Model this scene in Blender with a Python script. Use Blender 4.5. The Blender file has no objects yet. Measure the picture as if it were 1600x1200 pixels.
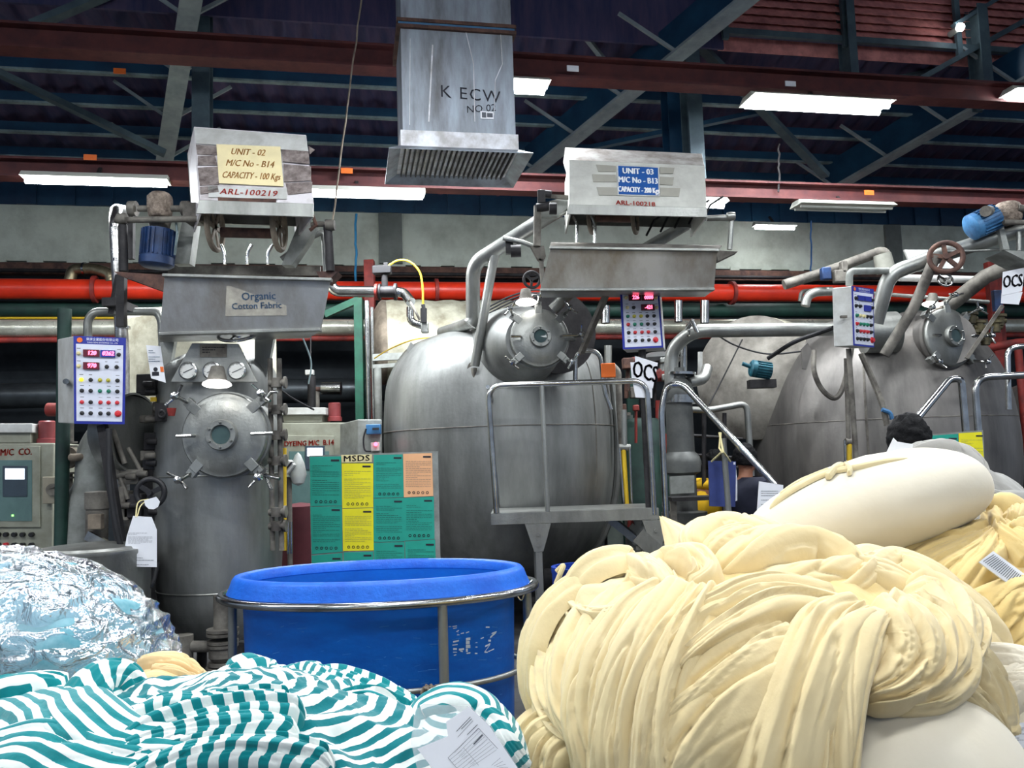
import bpy, math, random
import numpy as np
from mathutils import Vector, Matrix, noise as mnoise
random.seed(7)
SC = bpy.context.scene
COL = SC.collection
PI = math.pi
# ---------------------------------------------------------------- camera
F = 1300.0; H = 1.5; PITCH = math.radians(5.06); ROLL = 0.033
fwd = Vector((0, math.cos(PITCH), math.sin(PITCH)))
_r0 = Vector((1, 0, 0)); _u0 = Vector((0, -math.sin(PITCH), math.cos(PITCH)))
rgt = _r0*math.cos(ROLL) - _u0*math.sin(ROLL)
upv = _u0*math.cos(ROLL) + _r0*math.sin(ROLL)
EYE = Vector((0, 0, H))
cam_data = bpy.data.cameras.new('camera'); cam = bpy.data.objects.new('camera', cam_data); COL.objects.link(cam)
cam_data.sensor_fit = 'HORIZONTAL'; cam_data.sensor_width = 36.0; cam_data.lens = 36.0*F/1600
cam_data.clip_start = 0.05; cam_data.clip_end = 200
Rm = Matrix((rgt, upv, -fwd)).transposed()
cam.matrix_world = Matrix.Translation(EYE) @ Rm.to_4x4()
SC.camera = cam
# ---------------------------------------------------------------- world and exposure
SC.view_settings.view_transform = 'Standard'; SC.view_settings.look = 'None'
SC.view_settings.exposure = 0.42; SC.view_settings.gamma = 1.0; SC.view_settings.use_curve_mapping = False
W = bpy.data.worlds.new('world'); SC.world = W; W.use_nodes = True
W.node_tree.nodes['Background'].inputs[0].default_value = (0.62, 0.76, 1.0, 1)
W.node_tree.nodes['Background'].inputs[1].default_value = 0.36
try:
    SC.cycles.max_bounces = 5; SC.cycles.diffuse_bounces = 2; SC.cycles.glossy_bounces = 3
    SC.cycles.transparent_max_bounces = 12; SC.cycles.use_denoising = True; SC.cycles.use_adaptive_sampling = True; SC.cycles.adaptive_threshold = 0.025
except Exception: pass
# ---------------------------------------------------------------- projection helpers
def ray(px, py): return fwd + rgt*((px-800)/F) - upv*((py-600)/F)
def P(px, py, Y):
    d = ray(px, py); return EYE + d*(Y/d.y)
def PZ(px, py, z):
    d = ray(px, py); return EYE + d*((z-H)/d.z)
TH = math.radians(11.0)
WU = Vector((math.cos(TH), math.sin(TH), 0)); WN = Vector((-math.sin(TH), math.cos(TH), 0))
def PW(px, py, Yw):
    d = ray(px, py); return EYE + d*(Yw/d.dot(WN))
def WP(x, y, z): return WU*x + WN*y + Vector((0, 0, z))
RZ0, RSL, RYW = 4.75, 0.22, 11.0
def RP(px, py, off=0.0):      # point on the sloping roof plane (off = metres under it)
    d = ray(px, py); n = Vector((0, 0, 1)) + WN*RSL
    c = RZ0 + RSL*RYW - off
    return EYE + d*((c - EYE.dot(n))/d.dot(n))
def roofz(Yw): return RZ0 + RSL*(RYW-Yw)
# ---------------------------------------------------------------- ceiling lights (area lamps; the fixtures are built further down)
def area(loc, sx, sy, power, col=(0.93, 0.97, 1.0), rot=(0, 0, 0)):
    l = bpy.data.lights.new('fluorescent_light', 'AREA'); l.shape = 'RECTANGLE'; l.size = sx; l.size_y = sy
    l.energy = power; l.color = col
    o = bpy.data.objects.new('fluorescent_light', l); COL.objects.link(o); o.location = loc; o.rotation_euler = rot
    return o
CEIL_LAMPS = [(-3.2, 3.1, 4.7), (0.0, 3.1, 4.7), (3.4, 3.1, 4.7), (-3.2, -0.2, 5.0), (0.2, -0.2, 5.0), (3.4, -0.2, 5.0), (6.6, 3.1, 4.7), (-6.2, 3.1, 4.7), (-1.5, -3.5, 5.0), (2.5, -3.5, 5.0)]
for c in CEIL_LAMPS:
    area(WP(*c) - Vector((0, 0, 0.09)), 1.5, 0.35, 58 if c[1] > 1 else (30 if c[1] > -1 else 18), rot=(0, 0, TH))
# ---------------------------------------------------------------- materials
MATS = {}
def mat(name, col, rough=0.6, metal=0.0, var=0.12, scale=6.0, bump=0.0, bscale=40.0, col2=None, stretch=(1, 1, 1), emit=None, estr=0.0, thr=(0.35, 0.65), spec=None, coat=0.0):
    if name in MATS: return MATS[name]
    m = bpy.data.materials.new(name); m.use_nodes = True; nt = m.node_tree; N = nt.nodes; L = nt.links
    b = N['Principled BSDF']; b.inputs['Roughness'].default_value = rough; b.inputs['Metallic'].default_value = metal
    if spec is not None: b.inputs['Specular IOR Level'].default_value = spec
    if coat: b.inputs['Coat Weight'].default_value = coat
    c1 = Vector(col); c2 = Vector(col2) if col2 else c1*(1-var*2.2)
    if var > 0 or col2:
        tc = N.new('ShaderNodeTexCoord'); mp = N.new('ShaderNodeMapping'); mp.inputs['Scale'].default_value = stretch
        ns = N.new('ShaderNodeTexNoise'); ns.inputs['Scale'].default_value = scale; ns.inputs['Detail'].default_value = 6; ns.inputs['Roughness'].default_value = 0.65
        cr = N.new('ShaderNodeValToRGB'); e = cr.color_ramp.elements
        e[0].position = thr[0]; e[1].position = thr[1]; e[0].color = (*c2, 1); e[1].color = (*c1, 1)
        L.new(tc.outputs['Object'], mp.inputs[0]); L.new(mp.outputs[0], ns.inputs['Vector']); L.new(ns.outputs['Fac'], cr.inputs[0]); L.new(cr.outputs[0], b.inputs['Base Color'])
        rr = N.new('ShaderNodeMapRange'); rr.inputs[3].default_value = min(1, rough*1.25); rr.inputs[4].default_value = rough*0.8
        L.new(ns.outputs['Fac'], rr.inputs[0]); L.new(rr.outputs[0], b.inputs['Roughness'])
    else: b.inputs['Base Color'].default_value = (*c1, 1)
    if bump > 0:
        tc2 = N.new('ShaderNodeTexCoord'); n2 = N.new('ShaderNodeTexNoise'); n2.inputs['Scale'].default_value = bscale; n2.inputs['Detail'].default_value = 4
        bp = N.new('ShaderNodeBump'); bp.inputs['Strength'].default_value = bump; bp.inputs['Distance'].default_value = 0.01
        L.new(tc2.outputs['Object'], n2.inputs['Vector']); L.new(n2.outputs['Fac'], bp.inputs['Height']); L.new(bp.outputs[0], b.inputs['Normal'])
    if emit:
        b.inputs['Emission Color'].default_value = (*emit, 1); b.inputs['Emission Strength'].default_value = estr
    MATS[name] = m; return m
def S(r, g, b):    # sRGB 0-255 -> linear
    f = lambda c: c/12.92 if c <= 0.04045 else ((c+0.055)/1.055)**2.4
    return (f(r/255), f(g/255), f(b/255))
STEEL = mat('brushed_steel', S(168, 170, 166), 0.40, 0.75, col2=S(112, 113, 110), scale=3.0, stretch=(1, 1, 0.35), bump=0.15, bscale=60, thr=(0.3, 0.7))
TANK = mat('dull_steel_tank', S(158, 160, 158), 0.46, 0.6, col2=S(104, 106, 105), scale=2.2, stretch=(1.4, 1.4, 0.3), bump=0.12, bscale=30, thr=(0.3, 0.72))
TANK3 = mat('dull_steel_dusty', S(140, 136, 132), 0.5, 0.55, col2=S(90, 88, 86), scale=2.0, stretch=(1.4, 1.4, 0.3), bump=0.12, bscale=30, thr=(0.3, 0.72))
CHROME = mat('polished_pipe', S(205, 207, 206), 0.2, 1.0, col2=S(150, 150, 148), scale=4)
TRAYM = mat('stained_sheet_steel', S(182, 184, 186), 0.36, 0.7, col2=S(132, 124, 112), scale=2.6, stretch=(1.0, 1, 0.5), thr=(0.3, 0.6), bump=0.1)
GALV = mat('galvanised_sheet', S(158, 168, 180), 0.5, 0.45, col2=S(104, 104, 106), scale=3.4, stretch=(1.8, 1.8, 0.35), bump=0.1, thr=(0.3, 0.62))
GALVTOP = mat('galvanised_trim', S(225, 228, 235), 0.5, 0.25, col2=S(170, 168, 168), scale=7)
CAST = mat('dusty_cast_iron', S(128, 124, 116), 0.7, 0.25, col2=S(72, 68, 64), scale=6, bump=0.12)
DARK = mat('dark_iron', S(52, 50, 52), 0.6, 0.3, col2=S(26, 25, 28), scale=8)
BRN = mat('rust_brown', S(104, 74, 62), 0.8, 0.1, col2=S(62, 46, 44), scale=9, bump=0.3)
BLACK = mat('black_plastic', S(28, 28, 32), 0.5, 0, var=0.1)
RUBBER = mat('black_rubber', S(24, 25, 30), 0.7, 0, var=0.1)
LINT = mat('lint_covered', S(160, 146, 132), 1.0, 0, col2=S(92, 80, 72), scale=22, bump=1.0, bscale=60)
GREYP = mat('grey_paint', S(150, 154, 150), 0.5, 0.1, col2=S(110, 112, 108), scale=5)
CAB = mat('cabinet_paint', S(150, 152, 138), 0.5, 0, col2=S(126, 126, 112), scale=5)
CABW = mat('white_enamel', S(206, 208, 206), 0.42, 0, col2=S(178, 178, 174), scale=6)
PANW = mat('panel_white', S(214, 218, 232), 0.4, 0, var=0.03)
PBLUE = mat('panel_blue', S(26, 42, 150), 0.4, 0, var=0.08)
MBLUE = mat('motor_blue', S(26, 62, 112), 0.5, 0.1, col2=S(14, 32, 62), scale=8)
MBLUE2 = mat('motor_light_blue', S(70, 128, 176), 0.5, 0.1, col2=S(40, 80, 120), scale=8)
TEALM = mat('motor_teal', S(38, 108, 124), 0.5, 0.1, col2=S(20, 60, 74), scale=8)
REDP = mat('red_pipe_paint', S(220, 52, 26), 0.35, 0, col2=S(186, 44, 26), scale=3)
REDP2 = mat('dull_red_paint', S(150, 48, 40), 0.6, 0, col2=S(96, 34, 32), scale=6)
REDBEAM = mat('red_oxide_steel', S(88, 38, 36), 0.7, 0.05, col2=S(66, 30, 34), scale=5, bump=0.1)
GRNP = mat('green_paint', S(24, 96, 72), 0.5, 0, col2=S(18, 66, 54), scale=5)
DGRN = mat('dark_green_paint', S(24, 62, 52), 0.6, 0, col2=S(14, 38, 36), scale=4)
INSUL = mat('insulation_cloth', S(206, 204, 184), 0.85, 0, col2=S(150, 144, 124), scale=3.5, bump=0.5, bscale=9)
INSUL2 = mat('insulation_brown', S(150, 138, 122), 0.9, 0, col2=S(100, 90, 80), scale=5, bump=0.5, bscale=12)
INSUL3 = mat('insulation_grey', S(150, 146, 138), 0.85, 0, col2=S(92, 88, 82), scale=2.5, bump=0.4, bscale=9)
COLG = mat('column_green_grey', S(78, 98, 106), 0.6, 0.1, col2=S(58, 74, 84), scale=4)
BRACE = mat('truss_grey_paint', S(150, 162, 166), 0.6, 0.1, col2=S(120, 132, 138), scale=4)
PURL = mat('purlin_steel', S(150, 172, 176), 0.55, 0.2, col2=S(96, 110, 114), scale=4)
ROOF = mat('roof_sheet', S(78, 68, 98), 0.7, 0.1, col2=S(46, 52, 88), scale=1.6, stretch=(6, 1, 1))
CONC = mat('weathered_concrete', S(206, 214, 202), 0.9, 0, col2=S(168, 174, 162), scale=2.2, bump=0.5, bscale=14, thr=(0.3, 0.6))
CONC2 = mat('grey_concrete_patch', S(122, 128, 124), 0.9, 0, col2=S(100, 106, 102), scale=3, bump=0.4)
NAVY = mat('navy_cladding', S(36, 78, 108), 0.35, 0.1, col2=S(22, 52, 80), scale=2)
DWALL = mat('dark_wall', S(46, 54, 60), 0.8, 0, col2=S(30, 36, 42), scale=2)
FLOORM = mat('wet_dark_floor', S(84, 84, 84), 0.45, 0, col2=S(50, 50, 52), scale=2.5, bump=0.3, bscale=12)
LOUV = mat('louvre_red_brown', S(226, 150, 142), 0.7, 0, col2=S(170, 108, 108), scale=6)
SKYL = mat('daylit_sheet', S(200, 206, 214), 0.6, 0, col2=S(140, 140, 146), scale=6)
PAPER = mat('white_paper', S(232, 234, 240), 0.8, 0, var=0.02)
PAPER2 = mat('cream_paper', S(226, 214, 160), 0.8, 0, var=0.03)
INK = mat('grey_ink', S(92, 96, 104), 0.8, 0, var=0)
INKD = mat('dark_ink', S(34, 36, 46), 0.8, 0, var=0)
INKB = mat('slate_blue_ink', S(70, 96, 124), 0.8, 0, var=0)
INKR = mat('red_ink', S(176, 58, 46), 0.8, 0, var=0)
INKO = mat('ochre_ink', S(176, 128, 70), 0.8, 0, var=0)
WHITE = mat('white_letters', S(240, 242, 245), 0.6, 0, var=0)
SHG = mat('green_sheet', S(26, 158, 138), 0.6, 0, var=0.05)
SHY = mat('yellow_sheet', S(236, 226, 30), 0.6, 0, var=0.03)
SHP = mat('peach_sheet', S(238, 180, 132), 0.6, 0, var=0.03)
TUBB = mat('blue_tub_plastic', S(6, 106, 208), 0.38, 0, col2=S(6, 88, 186), scale=3, stretch=(1, 1, 3), bump=0.1)
TUBR = mat('blue_tub_rim', S(24, 112, 226), 0.45, 0, col2=S(16, 92, 206), scale=8, bump=0.25, bscale=60)
DRUMB = mat('blue_drum_plastic', S(20, 56, 150), 0.4, 0, var=0.1)
ORANGE = mat('orange_plastic', S(236, 112, 32), 0.5, 0, var=0.03)
YELP = mat('yellow_plastic', S(214, 178, 36), 0.5, 0, var=0.05)
LEDR = mat('red_led_digits', (1, 0.1, 0.2), 0.5, 0, var=0, emit=(1.0, 0.12, 0.22), estr=3.0)
SCR = mat('lit_screen', (0.8, 0.9, 1), 0.5, 0, var=0, emit=(0.85, 0.93, 1.0), estr=1.6)
LAMPE = mat('tube_glow', (1, 1, 1), 0.5, 0, var=0, emit=(0.95, 0.98, 1.0), estr=26.0)
LAMPE2 = mat('inspection_lamp_glow', (1, 1, 1), 0.5, 0, var=0, emit=(1.0, 0.97, 0.92), estr=7.0)
LAMPW = mat('lamp_housing', S(196, 198, 190), 0.5, 0, var=0.05)
GLASSD = mat('dark_sight_glass', S(64, 84, 84), 0.08, 0, var=0.15)
SCREENG = mat('green_tinted_window', S(96, 124, 122), 0.2, 0, var=0.1)
SKIN = mat('skin', S(150, 100, 76), 0.6, 0, var=0.06)
HAIR = mat('black_hair', S(10, 10, 14), 0.7, 0, var=0.3, scale=60, bump=0.4, bscale=90, spec=0.2)
CLOTHD = mat('dark_navy_shirt', S(26, 30, 50), 0.9, 0, var=0.15, bump=0.3, bscale=12)
CLOTHY = mat('yellow_shirt', S(226, 178, 20), 0.85, 0, var=0.1, bump=0.3, bscale=12)
TROUS = mat('dark_trousers', S(30, 32, 40), 0.9, 0, var=0.15)
# ---------------------------------------------------------------- mesh builder
def frame_from(d):
    d = Vector(d).normalized(); a = Vector((0, 0, 1)) if abs(d.z) < 0.95 else Vector((0, 1, 0))
    x = a.cross(d).normalized(); y = d.cross(x).normalized(); return x, y, d
def rounded(pts, rad, n=5, closed=False):
    pts = [Vector(p) for p in pts]; out = [pts[0]]
    for i in range(1, len(pts)-1):
        a, b, c = pts[i-1], pts[i], pts[i+1]
        r = min(rad, (a-b).length*0.48, (c-b).length*0.48)
        p0 = b + (a-b).normalized()*r; p2 = b + (c-b).normalized()*r
        for k in range(n+1):
            t = k/n; out.append(p0*(1-t)**2 + b*2*t*(1-t) + p2*t*t)
    out.append(pts[-1]); return out
def spline(pts, n=8):
    pts = [Vector(p) for p in pts]; q = [pts[0]*2-pts[1]] + pts + [pts[-1]*2-pts[-2]]; out = []
    for i in range(1, len(q)-2):
        for k in range(n):
            t = k/n; p0, p1, p2, p3 = q[i-1], q[i], q[i+1], q[i+2]
            out.append(0.5*((2*p1) + (p2-p0)*t + (2*p0-5*p1+4*p2-p3)*t*t + (3*p1-p0-3*p2+p3)*t**3))
    out.append(pts[-1]); return out
class MB:
    def __init__(s): s.v = []; s.f = []
    def add(s, vs, fs):
        o = len(s.v); s.v += [Vector(v) for v in vs]; s.f += [tuple(i+o for i in f) for f in fs]; return s
    def box(s, c, d, ax=None):
        c = Vector(c); X, Y, Z = ax if ax else (Vector((1, 0, 0)), Vector((0, 1, 0)), Vector((0, 0, 1)))
        vs = [c + X*(d[0]/2*i) + Y*(d[1]/2*j) + Z*(d[2]/2*k) for i in (-1, 1) for j in (-1, 1) for k in (-1, 1)]
        return s.add(vs, [(0, 1, 3, 2), (4, 6, 7, 5), (0, 4, 5, 1), (2, 3, 7, 6), (0, 2, 6, 4), (1, 5, 7, 3)])
    def bar(s, a, b, w, h, up=None):
        a = Vector(a); b = Vector(b); d = (b-a); L = d.length; d.normalize()
        u = Vector(up) if up is not None else (Vector((0, 0, 1)) if abs(d.z) < 0.95 else Vector((0, 1, 0)))
        x = d.cross(u).normalized(); y = x.cross(d).normalized()
        return s.box((a+b)/2, (w, L, h), (x, d, y))
    def prism(s, poly, ext):
        poly = [Vector(p) for p in poly]; ext = Vector(ext); n = len(poly)
        vs = poly + [p+ext for p in poly]
        fs = [tuple(range(n))[::-1], tuple(range(n, 2*n))] + [(i, (i+1) % n, (i+1) % n+n, i+n) for i in range(n)]
        return s.add(vs, fs)
    def quad(s, a, b, c, d): return s.add([a, b, c, d], [(0, 1, 2, 3)])
    def tube(s, pts, r, n=12, caps=True, closed=False):
        pts = [Vector(p) for p in pts]; m = len(pts)
        rs = r if isinstance(r, (list, tuple)) else [r]*m
        vs = []; fs = []; x = None
        for i in range(m):
            if closed: d = pts[(i+1) % m]-pts[i-1]
            else: d = pts[min(i+1, m-1)]-pts[max(i-1, 0)]
            d.normalize()
            if x is None: x, y, _ = frame_from(d)
            else:
                x = (x - d*x.dot(d)).normalized()
            y = d.cross(x)
            for k in range(n):
                a = 2*PI*k/n; vs.append(pts[i] + (x*math.cos(a)+y*math.sin(a))*rs[i])
        R = m if closed else m-1
        for i in range(R):
            j = (i+1) % m
            for k in range(n): fs.append((i*n+k, i*n+(k+1) % n, j*n+(k+1) % n, j*n+k))
        if caps and not closed: fs += [tuple(range(n))[::-1], tuple((m-1)*n+k for k in range(n))]
        return s.add(vs, fs)
    def cyl(s, a, b, r, r2=None, n=20): return s.tube([a, b], [r, r if r2 is None else r2], n)
    def lathe(s, prof, o, axis=(0, 0, 1), n=32, xd=None, yscale=1.0):
        x, y, d = frame_from(axis); o = Vector(o); m = len(prof); vs = []; fs = []
        for r, h in prof:
            for k in range(n):
                a = 2*PI*k/n; vs.append(o + d*h + (x*math.cos(a)+y*math.sin(a)*yscale)*max(r, 1e-4))
        for i in range(m-1):
            for k in range(n): fs.append((i*n+k, i*n+(k+1) % n, (i+1)*n+(k+1) % n, (i+1)*n+k))
        closed = (abs(prof[0][0]-prof[-1][0]) < 1e-6 and abs(prof[0][1]-prof[-1][1]) < 1e-6)
        if closed: return s.add(vs, fs)
        if prof[0][0] > 1e-3: fs.append(tuple(range(n))[::-1])
        if prof[-1][0] > 1e-3: fs.append(tuple((m-1)*n+k for k in range(n)))
        return s.add(vs, fs)
    def ring(s, c, axis, R, r, n=36, m=10):
        x, y, d = frame_from(axis); c = Vector(c)
        return s.tube([c + (x*math.cos(2*PI*k/n)+y*math.sin(2*PI*k/n))*R for k in range(n)], r, m, closed=True)
    def grid(s, fn, nu, nv, flip=False):
        vs = [fn(i/nu, j/nv) for i in range(nu+1) for j in range(nv+1)]
        fs = [(i*(nv+1)+j, (i+1)*(nv+1)+j, (i+1)*(nv+1)+j+1, i*(nv+1)+j+1) for i in range(nu) for j in range(nv)]
        if flip: fs = [f[::-1] for f in fs]
        return s.add(vs, fs)
    def text(s, txt, c, right, up, size, bold=0.0, depth=0.0, align='CENTER', spacing=1.0, xs=1.0):
        cu = bpy.data.curves.new('t', 'FONT'); cu.body = txt; cu.size = size; cu.align_x = align; cu.align_y = 'CENTER'
        cu.offset = 0.0; cu.extrude = depth; cu.resolution_u = 2; cu.space_character = spacing
        o = bpy.data.objects.new('t', cu); COL.objects.link(o)
        bpy.context.view_layer.update(); dg = bpy.context.evaluated_depsgraph_get()
        me = bpy.data.meshes.new_from_object(o.evaluated_get(dg))
        r = Vector(right).normalized(); u = Vector(up).normalized(); nn = r.cross(u); c = Vector(c)
        for k in ((0,) if bold <= 0 else (-1, 0, 1)):
            o2 = r*bold*k*1.3 + u*bold*0.6*k
            s.add([c + o2 + r*(v.co.x*xs) + u*v.co.y + nn*v.co.z for v in me.vertices], [tuple(p.vertices) for p in me.polygons])
        bpy.data.objects.remove(o); bpy.data.meshes.remove(me); bpy.data.curves.remove(cu)
        return s
    def build(s, name, m, parent=None, base=None, smooth=38, label=None, bevel=0.0, sub=0, solid=0.0):
        me = bpy.data.meshes.new(name)
        if parent is not None:
            M = world_of(parent).inverted()
        elif base is not None: M = Matrix.Translation(-Vector(base))
        else: M = Matrix.Identity(4)
        me.from_pydata([tuple(M @ v) for v in s.v], [], s.f); me.update()
        bm_fix(me)
        me.materials.append(m)
        if smooth: me.polygons.foreach_set('use_smooth', [True]*len(me.polygons)); me.set_sharp_from_angle(angle=math.radians(smooth))
        o = bpy.data.objects.new(name, me); COL.objects.link(o)
        if parent is not None: o.parent = parent
        elif base is not None: o.location = base
        if solid: md = o.modifiers.new('s', 'SOLIDIFY'); md.thickness = solid; md.offset = 0
        if bevel: md = o.modifiers.new('b', 'BEVEL'); md.width = bevel; md.segments = 2; md.limit_method = 'ANGLE'
        if sub: md = o.modifiers.new('u', 'SUBSURF'); md.levels = sub; md.render_levels = sub
        if label: o['label'] = label
        return o
def bm_fix(me):
    import bmesh
    bm = bmesh.new(); bm.from_mesh(me); bmesh.ops.recalc_face_normals(bm, faces=bm.faces); bm.to_mesh(me); bm.free()
def world_of(o):
    M = Matrix.Translation(o.location) @ o.rotation_euler.to_matrix().to_4x4()
    return world_of(o.parent) @ M if o.parent else M
def thing(name, label, cat, loc=(0, 0, 0), rz=0.0, group=None):
    o = bpy.data.objects.new(name, None); COL.objects.link(o); o.location = loc; o.rotation_euler = (0, 0, rz); o.empty_display_size = 0.1
    return tag(o, label, cat, group)
def tag(o, label=None, cat=None, group=None, kind=None):
    if label: o['label'] = label
    if cat: o['category'] = cat
    if group: o['group'] = group
    if kind: o['kind'] = kind
    return o
def copy_tree(o, parent=None):
    c = o.copy(); COL.objects.link(c); c.parent = parent
    for ch in list(o.children): copy_tree(ch, c)
    return c
def scale(Y): return Y/F
X3, Y3, Z3 = Vector((1, 0, 0)), Vector((0, 1, 0)), Vector((0, 0, 1))
# ---------------------------------------------------------------- shell
mb = MB(); mb.box((0, 4, -0.05), (34, 34, 0.1)); tag(mb.build('floor', FLOORM, smooth=0), kind='structure')
wz1 = PW(600, 333, 10.6).z; wz0 = PW(600, 414, 10.6).z
mb = MB(); mb.box(WP(0, 10.9, (wz0+wz1)/2), (34, 0.6, wz1-wz0), (WU, WN, Z3))
# ragged lower lip and pilaster patches
for i in range(60):
    mb.box(WP(-14+i*0.47, 10.6, wz0), (0.3*random.uniform(.4, 1.2), 0.03, 0.05*random.uniform(.3, 1.2)), (WU, WN, Z3))
tag(mb.build('wall_back', CONC, smooth=0), kind='structure')
a = PW(592, 360, 10.58); mb = MB(); w = 36*10.6/F
mb.box(Vector((a.x, a.y, (wz0+wz1)/2)) + WU*w/2, (w, 0.06, wz1-wz0-0.02), (WU, WN, Z3))
a2 = PW(1396, 390, 10.58); mb.box(Vector((a2.x, a2.y, (wz0+wz1)/2)), (0.25, 0.06, wz1-wz0-0.02), (WU, WN, Z3))
tag(mb.build('trim_1', CONC2, smooth=0), kind='structure')
mb = MB(); mb.box(WP(0, 11.6, wz0/2+0.3), (34, 0.3, wz0+0.6), (WU, WN, Z3)); tag(mb.build('wall_far', DWALL, smooth=0), kind='structure')
# navy cladding above the concrete
nz1 = wz1+0.42
mb = MB()
NS = 140
for i in range(NS):
    x0 = -15+i*30/NS
    mb.box(WP(x0+0.1, 10.62+(0.03 if i % 2 else 0), (wz1+nz1)/2), (30/NS, 0.12, nz1-wz1), (WU, WN, Z3))
tag(mb.build('trim_2', NAVY, smooth=0), kind='structure')
# roof sheet: corrugated, sloping up towards the viewer
mb = MB()
Yend = 7.35
def roofpt(i, j):
    x = -16 + 32*i; y = 11.3 + (Yend-11.3)*j
    return WP(x, y, roofz(y) + 0.03*math.sin(x*2*PI/0.25) + 0.14)
nu = 1200
mb.add([roofpt(i/nu, j) for i in range(nu+1) for j in (0, 1)], [(2*i, 2*i+2, 2*i+3, 2*i+1) for i in range(nu)])
tag(mb.build('ceiling', ROOF, smooth=60), kind='structure')
# ---------------------------------------------------------------- overhead steel, roof furniture, lamps, duct
Zc = lambda px, py, Yw: PW(px, py, Yw).z
def wall_line(px, Yw, z):      # world point in the vertical sightline of px, on wall-parallel plane Yw, at height z
    p = PW(px, 400, Yw)
    for _ in range(6):         # roll: shift until the projection has the wanted px
        q = Vector((p.x, p.y, z)); d = q-EYE; u = 800+F*d.dot(rgt)/d.dot(fwd); p = p + WU*((px-u)/F*d.dot(fwd))
    return Vector((p.x, p.y, z))
def beam(name, label, Yw, zt, h, w, m):
    a = WP(-11, Yw, zt); b = WP(13, Yw, zt)
    c = (a+b)/2; L = (b-a).length; A = (WU, WN, Z3); mb = MB()
    mb.box(c-Z3*0.01, (L, w, 0.02), A); mb.box(c-Z3*(h-0.01), (L, w, 0.02), A); mb.box(c-Z3*h/2, (L, 0.02, h-0.04), A)
    return tag(mb.build(name, m, base=c, smooth=0), label, 'beam')
ZL = Zc(800, 274, 7.4); ZU = Zc(800, 88, 6.7)
beam('steel_beam', 'lower dark red steel beam that carries the long tube lamps over the machines', 7.4, ZL, 0.17, 0.16, REDBEAM)
bU = beam('steel_beam', 'upper red-brown steel beam passing behind the square duct, higher of the two', 6.7, ZU, 0.2, 0.18, REDBEAM)
# roof purlins under the sheeting
for k, (px, py) in enumerate([(0, 98), (0, 150), (0, 197), (0, 236)]):
    r = RP(px, py); yw = r.dot(WN)
    if yw < Yend+0.05: yw = Yend+0.1
    a = WP(-14, yw, roofz(yw)-0.0); b = WP(15, yw, roofz(yw)); c = (a+b)/2
    t = thing('roof_purlin', 'long pale-edged steel purlin running under the dark roof sheets', 'purlin', c, group='roof purlins')
    MB().box(c, ((b-a).length, 0.05, 0.1), (WU, WN, Z3)).build('web', NAVY, t, smooth=0)
    MB().box(c-Z3*0.055-WN*0.0, ((b-a).length, 0.06, 0.02), (WU, WN, Z3)).build('lower_lip', PURL, t, smooth=0)
def rafter(label, p0, p1, wpx):
    a = RP(*p0, off=0.42); b = RP(*p1, off=0.42); d = (b-a).normalized(); b = b + d*1.2; a = a-d*0.3
    up = (Z3 + WN*RSL).normalized(); x = d.cross(up).normalized(); y = x.cross(d)
    t = thing('roof_rafter', label, 'rafter', a)
    L = (b-a).length; c = (a+b)/2
    MB().box(c, (wpx, L, 0.03), (x, d, y)).build('bottom_flange', BRACE, t, smooth=0)
    MB().box(c+y*0.2, (0.02, L, 0.38), (x, d, y)).build('web', NAVY, t, smooth=0)
    n = int(L/0.75)
    for i in range(n):
        q = a+d*(0.4+i*0.75)
        for s in (-1, 1):
            MB().bar(q, q + WU*s*0.55 + y*0.42, 0.03, 0.03).build('knee_brace', BRACE, t, smooth=0)
    return t
rafter('pale roof rafter rising above the tube lamp left of the unit 02 hood', (256, 258), (292, 40), 0.17)
rafter('pale sloping rafter crossing behind the upper red beam right of the duct', (830, 272), (1130, 30), 0.17)
rafter('pale sloping rafter under the bright twin lamp above the right tank', (1296, 300), (1500, 184), 0.15)
def post(label, px0, px1, Yw, m, ytop, zb, name='steel_post'):
    c = wall_line((px0+px1)/2, Yw, zb+0.5); w = (px1-px0)*c.y/F
    zt = roofz(Yw)+0.1 if Yw > Yend else 6.0
    mb = MB(); b = Vector((c.x, c.y, (zb+zt)/2)); A = (WU, WN, Z3)
    mb.box(b+WN*0.09, (w, 0.015, zt-zb), A); mb.box(b-WN*0.09, (w, 0.015, zt-zb), A); mb.box(b, (0.02, 0.18, zt-zb), A)
    return tag(mb.build(name, m, base=Vector((c.x, c.y, zb)), smooth=0), label, 'post')
post('grey-green steel hanger post above the unit 02 hood', 303, 330, 7.4, COLG, 0, ZL)
post('grey-green steel post rising above the unit 03 hood', 1070, 1094, 7.4, COLG, 60, ZL)
post('darker steel post close beside the post above the unit 03 hood', 1040, 1066, 7.7, NAVY, 0, ZL)
post('slim dark post crossing the louvres near the white spot lamp', 1318, 1332, 7.25, COLG, 0, ZU)
post('thick dark post beside the white spot lamp at the louvres', 1522, 1540, 7.2, COLG, 0, ZU)
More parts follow.
